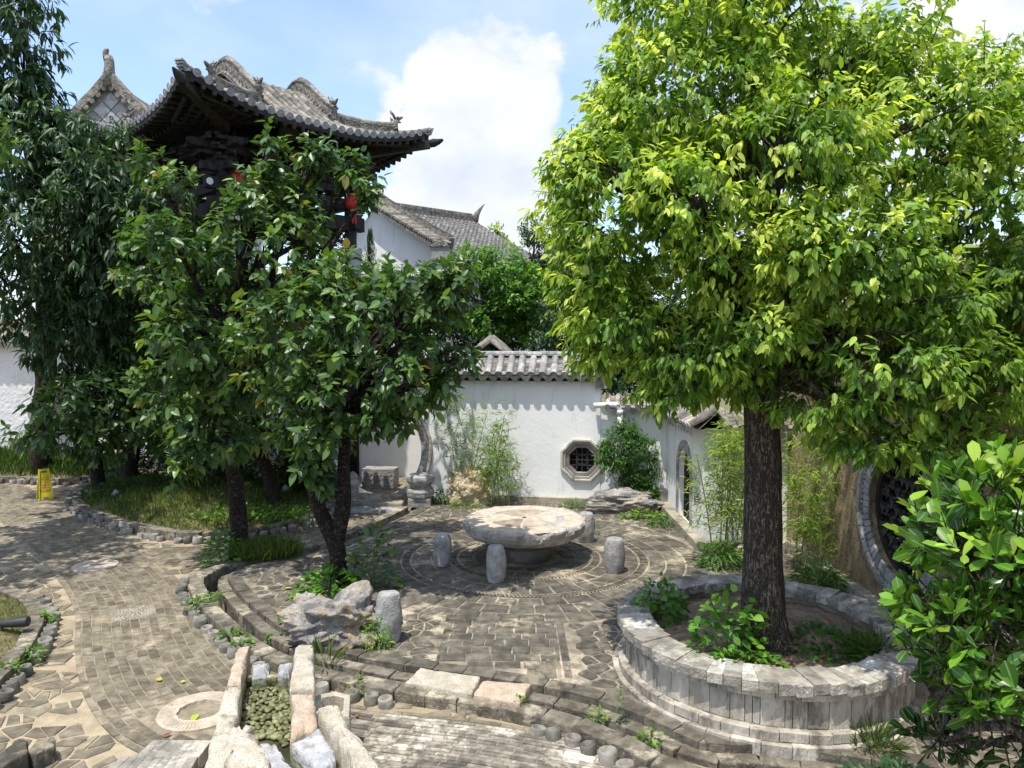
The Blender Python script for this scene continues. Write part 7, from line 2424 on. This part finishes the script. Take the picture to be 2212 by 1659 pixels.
back_tree('shade_tree', 1420, 17.6, [lobe(1330, 800, 17.4, 70, 60, 1.0), lobe(1400, 740, 17.8, 110, 110, 1.3), lobe(1420, 850, 17.2, 100, 50, 1.0), lobe(1520, 760, 17.6, 120, 110, 1.3), lobe(1460, 640, 18, 140, 100, 1.3)], 'dark tree in the shade directly behind the bright crown', 0.17, 'lf_deep', 'small', 0.45, 6.5, 15.0, 0.4, 0.15)
back_tree('shade_tree', 1750, 18.0, [lobe(1690, 720, 18, 120, 110, 1.3), lobe(1800, 700, 18, 130, 120, 1.4), lobe(1780, 580, 18.5, 140, 90, 1.3)], 'dark tree behind the straw-mud house roof', 0.19, 'lf_deep', 'small', 0.45, 6.5, 16.0, 0.4, 0.15)
back_tree('court_tree', 900, 21.0, [lobe(880, 650, 21, 110, 65, 1.4), lobe(980, 680, 20.8, 90, 80, 1.2), lobe(1080, 700, 21, 90, 70, 1.2), lobe(780, 700, 21, 110, 100, 1.4), lobe(700, 560, 21, 80, 60, 1.1)], 'dark tree in the court below the white gable', 0.18, 'lf_deep', 'small', 0.45, 7.5, 17.0, 0.5, 0.15)
back_tree('court_tree', 420, 20.0, [lobe(420, 800, 20, 140, 120, 1.5), lobe(300, 760, 20, 120, 130, 1.5), lobe(520, 900, 19.5, 150, 80, 1.3), lobe(480, 660, 20, 140, 110, 1.4)], 'deep shaded tree under the pavilion behind the grass bed', 0.19, 'lf_deep', 'small', 0.45, 7.0, 18.0, 0.35, 0.1)
# small pine in front of the white gable
c = point_at(797, 540, 22.0)
pn = thing('young_pine', Vector((c.x, c.y, PATH_Z)), 'thin young pine tip against the white gable', 'tree')
top = point_at(800, 503, 22.0)
MB().tube([Vector((c.x, c.y, PATH_Z)), Vector((c.x, c.y, c.z)), top], [0.08, 0.04, 0.01], 6).build('trunk', M_['bark'], pn)
n = 1500
f = rng.random(n)
base = np.array(top)[None] - np.outer(f, [0, 0, 2.6]) + rdir(n) * (0.05 + 0.55 * f * rng.random(n))[:, None]
ax = unit(base - (np.array(top)[None] - np.outer(f + 0.25, [0, 0, 2.6])))
foliage('crown', pn, M_['lf_deep'], 'blade', base, ax, rdir(n), rng.uniform(0.1, 0.2, n), np.full(n, 0.012), rng.random(n))
# ================================================================== FOREGROUND SHRUB WITH WAXY LEAVES
sb_ = thing('waxy_shrub', Vector((2.35, 2.75, PATH_Z)), 'close shrub with broad waxy bright green leaves at the picture edge', 'shrub')
SL = [lobe(2130, 1080, 3.1, 120, 75, 0.35), lobe(2060, 1170, 3.1, 110, 75, 0.35), lobe(2180, 1210, 3.0, 120, 95, 0.4), lobe(2010, 1300, 3.05, 90, 50, 0.3), lobe(2120, 1350, 2.9, 130, 85, 0.4), lobe(1985, 1390, 3.0, 55, 50, 0.25), lobe(2190, 1440, 2.8, 110, 90, 0.4),
      lobe(2060, 1480, 2.9, 75, 60, 0.3), lobe(2120, 1620, 3.0, 150, 50, 0.35), lobe(2230, 1020, 3.2, 80, 60, 0.3), lobe(2030, 1610, 3.1, 70, 40, 0.25), lobe(2290, 1250, 3.0, 110, 200, 0.4)]
P, A, N, L, T, tw = grow(SL, 0.10, 6.5, 7, -0.3, 0.85, young=0.85, shell=0.45, gap=0.2, tw=0.06, updown=0.45, lumps=3.0)
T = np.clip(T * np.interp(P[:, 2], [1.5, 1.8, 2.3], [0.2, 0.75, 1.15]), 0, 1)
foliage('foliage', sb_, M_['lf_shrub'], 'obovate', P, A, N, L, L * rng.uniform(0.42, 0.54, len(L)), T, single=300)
br = MB()
fork = point_at(2215, 1588, 2.95)
br.tube([Vector((2.5, 2.9, PATH_Z)), Vector((2.45, 2.95, 0.8)), Vector((2.3, 2.95, 1.3)), fork + Vector((0.12, 0, -0.05))], [0.06, 0.05, 0.042, 0.035], 10, True, 0.2)
br.tube([fork + Vector((0.14, 0, -0.07)), point_at(2170, 1566, 2.95), point_at(2100, 1572, 2.95), point_at(2050, 1600, 3.0)], [0.03, 0.024, 0.018, 0.01], 8, True, 0.2)
for i, (c, r) in enumerate(SL):
    br.tube(limb_path(fork + Vector((0.1, 0, -0.03)), Vector(c), 6, 0.02, i * 2.2), [0.02 * (1 - 0.12 * t) for t in range(7)], 6)
A_, B_ = tw
for i in rng.permutation(len(A_))[:260]:
    a, b = Vector(A_[i]), Vector(B_[i])
    br.tube([a + (a - b) * 1.2 + Vector((0, 0, -0.02)), a, b], [0.004, 0.0035, 0.002], 4, False)
br.build('branches', M_['bark'], sb_, True)

# ================================================================== BAMBOO
def bamboo(name, label, feet, heights, Y, leafL, ncl, seed, lean=0.12, tint=0.0, wid=0.10):
    c = sum((Vector(f) for f in feet), Vector()) / len(feet)
    t = thing(name, c, label, 'bamboo')
    Ps, As, Ns, Ls, Ts = [], [], [], [], []
    r_ = random.Random(seed)
    for f, h in zip(feet, heights):
        f = Vector(f)
        d = Vector((r_.uniform(-lean, lean), r_.uniform(-lean, lean) * 0.5, 1)).normalized()
        pts = []
        nn = 14
        for i in range(nn + 1):
            tt = i / nn
            pts.append(f + d * h * tt + Vector((d.x, d.y, 0)) * h * 0.6 * tt * tt)
        b = MB()
        b.tube(pts, [0.010 * (1 - 0.75 * i / nn) + 0.002 for i in range(nn + 1)], 6)
        for p in pts[1:-1:1]:
            b.tube([p - Vector((0, 0, 0.006)), p + Vector((0, 0, 0.006))], 0.0125, 6)
        b.build('cane', M_['cane'], t, True)
        twm = MB()
        m = int(ncl * h)
        for k in range(m):
            s = r_.uniform(0.2, 1.0) * nn
            i = min(int(s), nn - 1)
            p = pts[i].lerp(pts[i + 1], s - i)
            q = r_.uniform(0, 6.28)
            o = Vector((math.cos(q), math.sin(q) * 0.7, r_.uniform(0.0, 0.7))).normalized() * r_.uniform(0.12, 0.5) * (1.1 - 0.4 * s / nn)
            e = p + o
            if k % 2 == 0: twm.tube([p, p.lerp(e, 0.5) + Vector((0, 0, 0.02)), e], [0.003, 0.002, 0.001], 3, False)
            for j in range(6):
                Ps.append(e + Vector((r_.gauss(0, 0.02), r_.gauss(0, 0.02), r_.gauss(0, 0.02))) - o * (0.12 * j))
                a = o.normalized() * 0.6 + Vector((r_.gauss(0, 0.6), r_.gauss(0, 0.5), r_.gauss(-0.25, 0.4)))
                As.append(a); Ns.append((r_.gauss(0, 0.4), r_.gauss(-0.2, 0.4), 1.0))
                Ls.append(leafL * r_.uniform(0.6, 1.2)); Ts.append(min(1, max(0, r_.gauss(0.5 + tint, 0.22))))
        if twm.v: twm.build('twigs', M_['cane'], t, kind='stuff')
    L = np.array(Ls)
    foliage('foliage', t, M_['lf_bamboo'], 'blade', np.array([tuple(p) for p in Ps]), np.array([tuple(a) for a in As]), np.array(Ns), L, L * wid, np.array(Ts))
    return t
g0 = lambda u, v: ground_at(u, v, 0)
wy = 14.75
fe = [(g0(u, 1090).x, wy - 0.05 * k, 0) for k, u in enumerate((990, 1010, 1035, 1050, 1065, 1078, 1090, 1060, 1100))]
bamboo('wall_bamboo', 'airy bamboo clump growing against the white wall beside the ochre rock', fe, (2.2, 2.0, 2.3, 1.6, 1.9, 1.5, 1.3, 1.2, 1.0), wy, 0.135, 30, 3, 0.16, -0.05, 0.13)
fe = [tuple(g0(u, v)) for u, v in ((1540, 1205), (1556, 1208), (1570, 1203), (1585, 1206), (1598, 1210), (1565, 1190), (1590, 1185))]
bamboo('door_bamboo', 'yellow-green bamboo clump beside the arched door wall', fe, (1.7, 1.9, 2.1, 1.8, 2.2, 1.9, 2.3), 11, 0.13, 40, 4, 0.25, 0.15, 0.13)
fe = [tuple(g0(u, v)) for u, v in ((1718, 1232), (1735, 1240), (1752, 1236), (1772, 1246), (1728, 1220))]
bamboo('mud_wall_bamboo', 'bamboo clump between the trunk and the straw-mud wall', fe, (2.1, 2.0, 1.7, 1.4, 2.3), 10.4, 0.13, 38, 5, 0.2, 0.1, 0.13)

# ================================================================== LEAFY PLANTS
def leafy(name, label, c, n, rx, ry, h, leafL, ratio, mat, kind, seed, cat='plant', stems=8, droop=0.2, tlo=0.2, thi=0.9, group=None, up=0.5, single=0, dome=True):
    """low plant: stems from a common foot, leaves through a dome"""
    c = Vector(c)
    t = thing(name, c, label, cat, group)
    r_ = np.random.default_rng(seed)
    d = unit(r_.normal(size=(n, 3))); d[:, 2] = np.abs(d[:, 2])
    rad = 0.35 + 0.65 * np.sqrt(r_.random(n))
    P = np.array(c) + d * np.array([rx, ry, h]) * rad[:, None]
    if not dome:
        P[:, 2] = c.z + h * r_.random(n)
        q = 6.28 * r_.random(n); rr_ = np.sqrt(r_.random(n))
        P[:, 0] = c.x + rx * rr_ * np.cos(q); P[:, 1] = c.y + ry * rr_ * np.sin(q)
    A = d * np.array([1, 1, up]) + r_.normal(size=(n, 3)) * 0.35 + np.array([0, 0, -droop])
    N = np.array([0, 0, 1.0]) + r_.normal(size=(n, 3)) * 0.35
    L = leafL * r_.uniform(0.55, 1.2, n)
    T = np.clip(tlo + (thi - tlo) * rad * r_.uniform(0.5, 1.3, n), 0, 1)
    foliage('foliage', t, M_[mat], kind, P, A, N, L, L * ratio, T, single=single)
    st = MB()
    for k in range(stems):
        e = Vector(P[int(r_.integers(n))])
        st.tube([c + Vector((r_.normal() * rx * 0.1, r_.normal() * ry * 0.1, -0.03)), c.lerp(e, 0.5) + Vector((0, 0, h * 0.12)), e], [0.006, 0.0045, 0.002], 5, False)
    if stems: st.build('stems', M_['stem'], t, kind='stuff')
    return t
# nandina bush by the pipe
c = point_at(1358, 1075, 14.35); c.z = 0.0
nd = thing('nandina_bush', c, 'leafy nandina bush covering the wall corner beside the drain pipe', 'bush')
NL = [lobe(1345, 965, 14.3, 62, 55, 0.35), lobe(1385, 1010, 14.4, 48, 80, 0.35), lobe(1310, 985, 14.25, 35, 40, 0.25), lobe(1400, 1070, 14.3, 30, 35, 0.25), lobe(1350, 925, 14.4, 35, 25, 0.25), lobe(1360, 1040, 14.5, 30, 50, 0.25)]
P, A, N, L, T, tw = grow(NL, 0.085, 5.5, 8, 0.35, 0.7, young=0.7, shell=0.35, gap=0.1, tw=0.1)
foliage('foliage', nd, M_['lf_mid'], 'narrow', P, A, N, L, L * 0.28, np.clip(T * 0.62, 0, 1))
bm_ = MB()
for i in range(9):
    e = Vector(NL[i % 6][0]) + Vector((random.uniform(-.1, .1), 0, random.uniform(-.1, .1)))
    bm_.tube(limb_path(c + Vector((random.uniform(-.12, .12), random.uniform(-.05, .05), -0.05)), e, 5, 0.02, i), [0.014, 0.012, 0.01, 0.009, 0.007, 0.004], 6)
bm_.build('stems', M_['bark'], nd, True)
# planting at the foot of the forked tree
cb_ = b1
leafy('tree_foot_plant', 'glossy broad-leaved ground plants around the forked trunk', cb_ + Vector((-0.08, -0.22, 0)), 330, 0.46, 0.30, 0.34, 0.11, 0.62, 'lf_mid', 'ovate', 21, stems=10, thi=0.6, single=150)
leafy('sapling', 'dark leafy sapling between the forked tree and the nearest stool', cb_ + Vector((0.42, 0.12, 0)), 210, 0.36, 0.28, 0.86, 0.12, 0.62, 'lf_dark', 'ovate', 22, 'sapling', 9, 0.25, 0.1, 0.7, single=80)
leafy('drain_end_plant', 'leafy weeds around the trunk at the end of the drain', b2 + Vector((-0.12, -0.28, 0)), 260, 0.34, 0.25, 0.40, 0.09, 0.6, 'lf_mid', 'ovate', 23, thi=0.7)
leafy('rock_fern', 'feathery fern at the side of the pitted rock', ground_at(812, 1400, 0) + Vector((0, 0.05, 0.0)), 420, 0.17, 0.13, 0.34, 0.06, 0.22, 'lf_mid', 'narrow', 24, 'fern', 8, 0.3, 0.5, 1.0)
leafy('channel_plant', 'bright broad-leaved weed in the channel before the pitted rock', ground_at(612, 1392, -0.2), 40, 0.16, 0.12, 0.3, 0.13, 0.5, 'lf_mid', 'ovate', 25, thi=0.8)
for k, (u, v, s, lab) in enumerate(((430, 1310, 0.2, 'weeds growing over the kerb tiles near the drain end'), (455, 1298, 0.16, 'small weed tuft on the kerb above the round tiles'), (497, 1378, 0.15, 'weed tuft halfway along the kerb edging'), (530, 1400, 0.14, 'dark weed tuft on the kerb behind the trough'),
                                   (70, 1420, 0.12, 'weeds in the edging tiles of the near grass bed'), (100, 1345, 0.1, 'small weed by the dark edging of the near bed'), (25, 1455, 0.12, 'weed at the corner of the near grass bed'))):
    leafy('kerb_weed', lab, ground_at(u, v, PATH_Z + 0.06), 60, s, s * 0.8, 0.12, 0.07, 0.5, 'lf_weed', 'ovate', 30 + k, stems=3, thi=0.8)
for k, (u, v, s, lab) in enumerate(((1290, 1562, 0.10, 'weed sprouting between kerb tiles below the planter'), (1400, 1610, 0.12, 'leafy weed at the kerb foot below the planter'), (775, 1490, 0.09, 'small weed on the kerb near the granite slab'), (1120, 1535, 0.08, 'tiny weed at the corner of the pinkish slab'))):
    leafy('kerb_weed', lab, ground_at(u, v, PATH_Z + 0.03), 45, s, s * 0.8, 0.14, 0.055, 0.5, 'lf_weed', 'ovate', 50 + k, stems=3, thi=0.9)
# low plants along the wall foot
leafy('wall_foot_plant', 'low dark bamboo grass between the pillar base and ochre rock', Vector((g0(960, 1085).x, 14.8, 0)), 150, 0.28, 0.16, 0.32, 0.15, 0.2, 'lf_mid', 'narrow', 61, thi=0.5)
leafy('rock_foot_weed', 'grass weeds at the foot of the ochre rock', g0(1005, 1096), 220, 0.36, 0.12, 0.12, 0.08, 0.15, 'lf_weed', 'narrow', 62, stems=0, thi=0.9)
leafy('plinth_weed', 'weeds against the plinth behind the millstone table', Vector((g0(1240, 1090).x, 14.35, 0)), 240, 0.3, 0.14, 0.2, 0.06, 0.3, 'lf_weed', 'narrow', 63, thi=0.8)
leafy('rock_weed', 'bright weeds growing before the long banded rock', g0(1395, 1120), 260, 0.5, 0.16, 0.16, 0.075, 0.55, 'lf_weed', 'ovate', 64, thi=0.9)
leafy('corner_weed', 'dark weeds in the corner below the flower pot', g0(1430, 1135), 220, 0.32, 0.2, 0.13, 0.06, 0.5, 'lf_weed', 'ovate', 65, thi=0.4)
leafy('bamboo_grass', 'dark bamboo grass at the foot of the door bamboo', g0(1555, 1222), 300, 0.36, 0.24, 0.34, 0.17, 0.16, 'lf_mid', 'narrow', 66, thi=0.4, droop=0.35)
leafy('bamboo_grass', 'dark bamboo grass against the straw-mud wall kerb', g0(1770, 1275), 340, 0.38, 0.26, 0.36, 0.18, 0.17, 'lf_mid', 'narrow', 67, thi=0.45, droop=0.35)
leafy('mulberry_shoot', 'tall nettle-like shoots in the planter before the trunk', ground_at(1570, 1415, 0.44), 210, 0.36, 0.18, 0.62, 0.095, 0.78, 'lf_mid', 'ovate', 68, thi=0.75, droop=0.3, stems=9, single=60)
leafy('planter_weed', 'spreading leafy weeds at the far rim of the planter', ground_at(1425, 1330, 0.42), 200, 0.26, 0.24, 0.42, 0.09, 0.7, 'lf_mid', 'ovate', 69, thi=0.55, droop=0.3)
leafy('planter_creeper', 'creeping weeds over the planter soil at the near rim', ground_at(1600, 1440, 0.42), 260, 0.42, 0.14, 0.13, 0.06, 0.65, 'lf_mid', 'ovate', 70, thi=0.7, stems=4)
leafy('planter_groundcover', 'dark ground-cover leaves on the shaded planter soil behind the trunk', ground_at(1800, 1390, 0.42), 420, 0.5, 0.5, 0.07, 0.085, 0.55, 'lf_weed', 'ovate', 71, thi=0.3, stems=0)
leafy('planter_grass', 'grass tuft at the far side of the planter soil', ground_at(1880, 1420, 0.40), 240, 0.22, 0.2, 0.16, 0.14, 0.06, 'lf_grass', 'blade', 72, stems=0, thi=0.5, up=1.2, droop=0)
leafy('planter_seedlings', 'small seedlings on the soil at the near planter rim', ground_at(1720, 1465, 0.41), 150, 0.5, 0.12, 0.07, 0.06, 0.6, 'lf_weed', 'ovate', 73, stems=0, thi=0.6)
leafy('grass_tuft', 'grass tuft at the foot of the planter near the shrub', ground_at(1885, 1640, PATH_Z + 0.02), 420, 0.24, 0.16, 0.2, 0.16, 0.045, 'lf_grass', 'blade', 74, stems=0, thi=0.6, up=1.3, droop=0)
leafy('reed_tuft', 'arching grass tuft below the pitted rock', ground_at(703, 1445, -0.05), 26, 0.16, 0.12, 0.18, 0.26, 0.06, 'lf_grass', 'blade', 75, stems=0, thi=0.6, up=1.6, droop=-0.2)
leafy('slender_weed', 'slender upright weed between the kerb bricks below the planter', ground_at(1340, 1560, -0.05), 60, 0.03, 0.03, 0.32, 0.035, 0.35, 'lf_weed', 'ovate', 76, stems=1, thi=0.6, dome=False)
leafy('dark_shrub', 'dark twiggy shrub in the shade under the waxy shrub', Vector((1.95, 3.6, PATH_Z + 0.75)), 900, 0.42, 0.35, 0.42, 0.075, 0.45, 'lf_deep', 'ovate', 77, 'shrub', 20, 0.1, 0.0, 0.5)

# dark evergreen bushes along the wall behind the bed
for k, (u, Y, w, h, lab) in enumerate(((330, 17.2, 1.3, 1.7, 'dark evergreen bush behind the bed nearest the sign'), (450, 16.6, 1.2, 1.8, 'dark evergreen bush behind the drain-end trunk'), (560, 16.0, 1.0, 1.7, 'dark evergreen bush behind the leaning tree'), (660, 15.6, 0.75, 1.3, 'dark evergreen bush beside the moon gate'))):
    cc = point_at(u, 1000, Y)
    leafy('evergreen_bush', lab, Vector((cc.x, cc.y, PATH_Z)), 1500, w, 0.5, h, 0.16, 0.48, 'lf_deep', 'ovate', 120 + k, 'bush', 14, 0.3, 0.0, 0.8, 'evergreen bushes behind the bed')

# ================================================================== GRASS
def grass(name, label, outline, n, zf, hlo, hhi, seed, tlo=0.1, thi=0.8, w=0.006, dens=None):
    r_ = np.random.default_rng(seed)
    xs, ys = [p.x for p in outline], [p.y for p in outline]
    pts = []
    while len(pts) < n:
        x, y = r_.uniform(min(xs), max(xs)), r_.uniform(min(ys), max(ys))
        if inside(x, y, outline) and (dens is None or r_.random() < dens(x, y)): pts.append((x, y, zf(x, y)))
    P = np.array(pts)
    A = np.array([0, 0, 1.0]) + r_.normal(size=(n, 3)) * np.array([0.45, 0.45, 0.1])
    N = unit(r_.normal(size=(n, 3)) * np.array([1, 1, 0.2]))
    L = r_.uniform(hlo, hhi, n)
    T = np.clip(r_.uniform(tlo, thi, n) + 0.15 * r_.normal(size=n), 0, 1)
    V, Fc, rb = TPL['blade']
    o = foliage(name, None, M_['lf_grass'], 'blade', P, A, N, L, np.full(n, w) * (1 + L * 2), T)
    tag(o, label, 'grass', kind='stuff')
    return o
def bed_height(outline, z, h, seed):
    n = len(outline)
    c = sum(outline, Vector()) / n
    ang = sorted((math.atan2(p.y - c.y, p.x - c.x), (p - c).length) for p in outline)
    aa, rr_ = np.array([a[0] for a in ang]), np.array([a[1] for a in ang])
    def f(x, y):
        q = math.atan2(y - c.y, x - c.x)
        R_ = np.interp(q, aa, rr_, period=2 * math.pi)
        k = min(1, math.hypot(x - c.x, y - c.y) / R_)
        return z + h * (1 - k ** 3) + 0.05 * noise.noise(Vector((x * 1.3, y * 1.3, seed))) - 0.015
    return f
om = inset(BM, 0.27)
fm = bed_height(om, PATH_Z + 0.10, 0.30, 3.0)
patchy = lambda x, y: 0.35 + 0.65 * (noise.noise(Vector((x * 0.8, y * 0.8, 2))) > -0.15)
grass('bed_grass', 'sunlit grass of the large bed under the trees', om, 26000, fm, 0.05, 0.17, 81, 0.1, 0.9, 0.006, patchy)
ol = inset(BL, 0.27)
grass('near_grass', 'dry short grass of the near bed', ol, 7000, bed_height(ol, PATH_Z + 0.10, 0.12, 3.0), 0.03, 0.09, 82, 0.4, 1.0, 0.004, patchy)
ob = inset(BB, 0.27)
grass('back_grass', 'long dark grass of the bed behind the sign', ob, 5000, bed_height(ob, PATH_Z + 0.10, 0.2, 3.0), 0.2, 0.42, 83, 0.0, 0.4, 0.010)
ring_ = [b2 + Vector((0.5 + 0.5 * math.cos(q), -0.12 + 0.34 * math.sin(q), 0)) for q in [k * 0.4 for k in range(16)]]
grass('lily_turf', 'arching tufts of lily turf beside the drain-end trunk', ring_, 1500, lambda x, y: 0.0, 0.15, 0.34, 84, 0.3, 0.8, 0.008)
om2 = [fm_ for fm_ in om]
leafy('bed_weed', 'broad-leaved weeds scattered in the large grass bed', ground_at(560, 1120, 0.1), 500, 1.3, 0.5, 0.18, 0.09, 0.6, 'lf_weed', 'ovate', 91, stems=0, thi=0.8, dome=False)
leafy('bed_fern', 'dark ferny undergrowth at the shaded end of the bed', ground_at(330, 1070, 0.1), 900, 1.6, 0.5, 0.35, 0.16, 0.2, 'lf_deep', 'narrow', 92, stems=0, thi=0.6)
leafy('bed_fern', 'dark undergrowth behind the leaning tree in the bed', ground_at(640, 1062, 0.1), 700, 1.2, 0.4, 0.4, 0.15, 0.25, 'lf_deep', 'narrow', 93, stems=0, thi=0.8)

# ================================================================== FALLEN LEAVES
TVo, TFo, rbo = TPL['ovate']
lm = [np_mesh('fallen_leaf', TVo * np.array([1, 1, 0.5]), TFo, M_['lf_fallen'], True, {'tint': np.full(len(TVo), q), 'rib': rbo}) for q in (0.0, 0.5, 0.8, 1.0)]
for u, v, z, k, s, lab in ((425, 1542, PATH_Z - 0.005, 1, 0.13, 'yellow-green leaf floating in the millstone basin'), (346, 1470, PATH_Z + 0.012, 0, 0.10, 'yellow fallen leaf in the middle of the brick strip'), (396, 1474, PATH_Z + 0.012, 0, 0.07, 'small yellow leaf near the end of the brick strip'),
                            (613, 1270, 0.014, 0, 0.11, 'yellow fallen leaf on the patio beside the forked tree'), (164, 1165, PATH_Z + 0.012, 1, 0.12, 'green fallen leaf on the sunlit path'), (303, 1178, PATH_Z + 0.012, 0, 0.09, 'yellow leaf fallen near the round edging tiles'),
                            (352, 1590, PATH_Z + 0.012, 3, 0.08, 'curled brown leaf on the path by the platform'), (1005, 1260, 0.012, 3, 0.07, 'dark curled leaf in front of the table'), (1245, 1232, 0.012, 2, 0.06, 'reddish leaf on the patio beside the front stool'),
                            (1282, 1573, -0.1, 2, 0.07, 'reddish leaf lying by the kerb edging'), (768, 1543, PATH_Z + 0.012, 2, 0.05, 'small red leaf on the path near the side basin')):
    p = ground_at(u, v, z + 0.008)
    M = Matrix.Translation(p) @ Matrix.Rotation(random.uniform(0, 6.3), 4, 'Z') @ Matrix.Rotation(random.uniform(-0.1, 0.1), 4, 'X') @ Matrix.Diagonal((s, s * 0.55, s, 1))
    tag(inst('fallen_leaf', lm[k], None, M), lab, 'leaf', 'fallen leaves')
lit = MB()
n = 260
qq, rr_ = rng.random(n) * 6.28, np.sqrt(rng.random(n)) * 1.0
Pl = np.stack([PLC.x + rr_ * np.cos(qq), PLC.y + rr_ * np.sin(qq), np.full(n, 0.47) - 0.10 * rr_ ** 2 + 0.01], 1)
L = rng.uniform(0.03, 0.07, n)
o = foliage('leaf_litter', None, M_['lf_fallen'], 'ovate', Pl, rdir(n) * np.array([1, 1, 0.15]), np.array([0, 0, 1.0]) + rdir(n) * 0.3, L, L * 0.5, rng.uniform(0.95, 1.0, n))
tag(o, 'dry brown leaf litter scattered on the planter soil', 'leaf litter', kind='stuff')
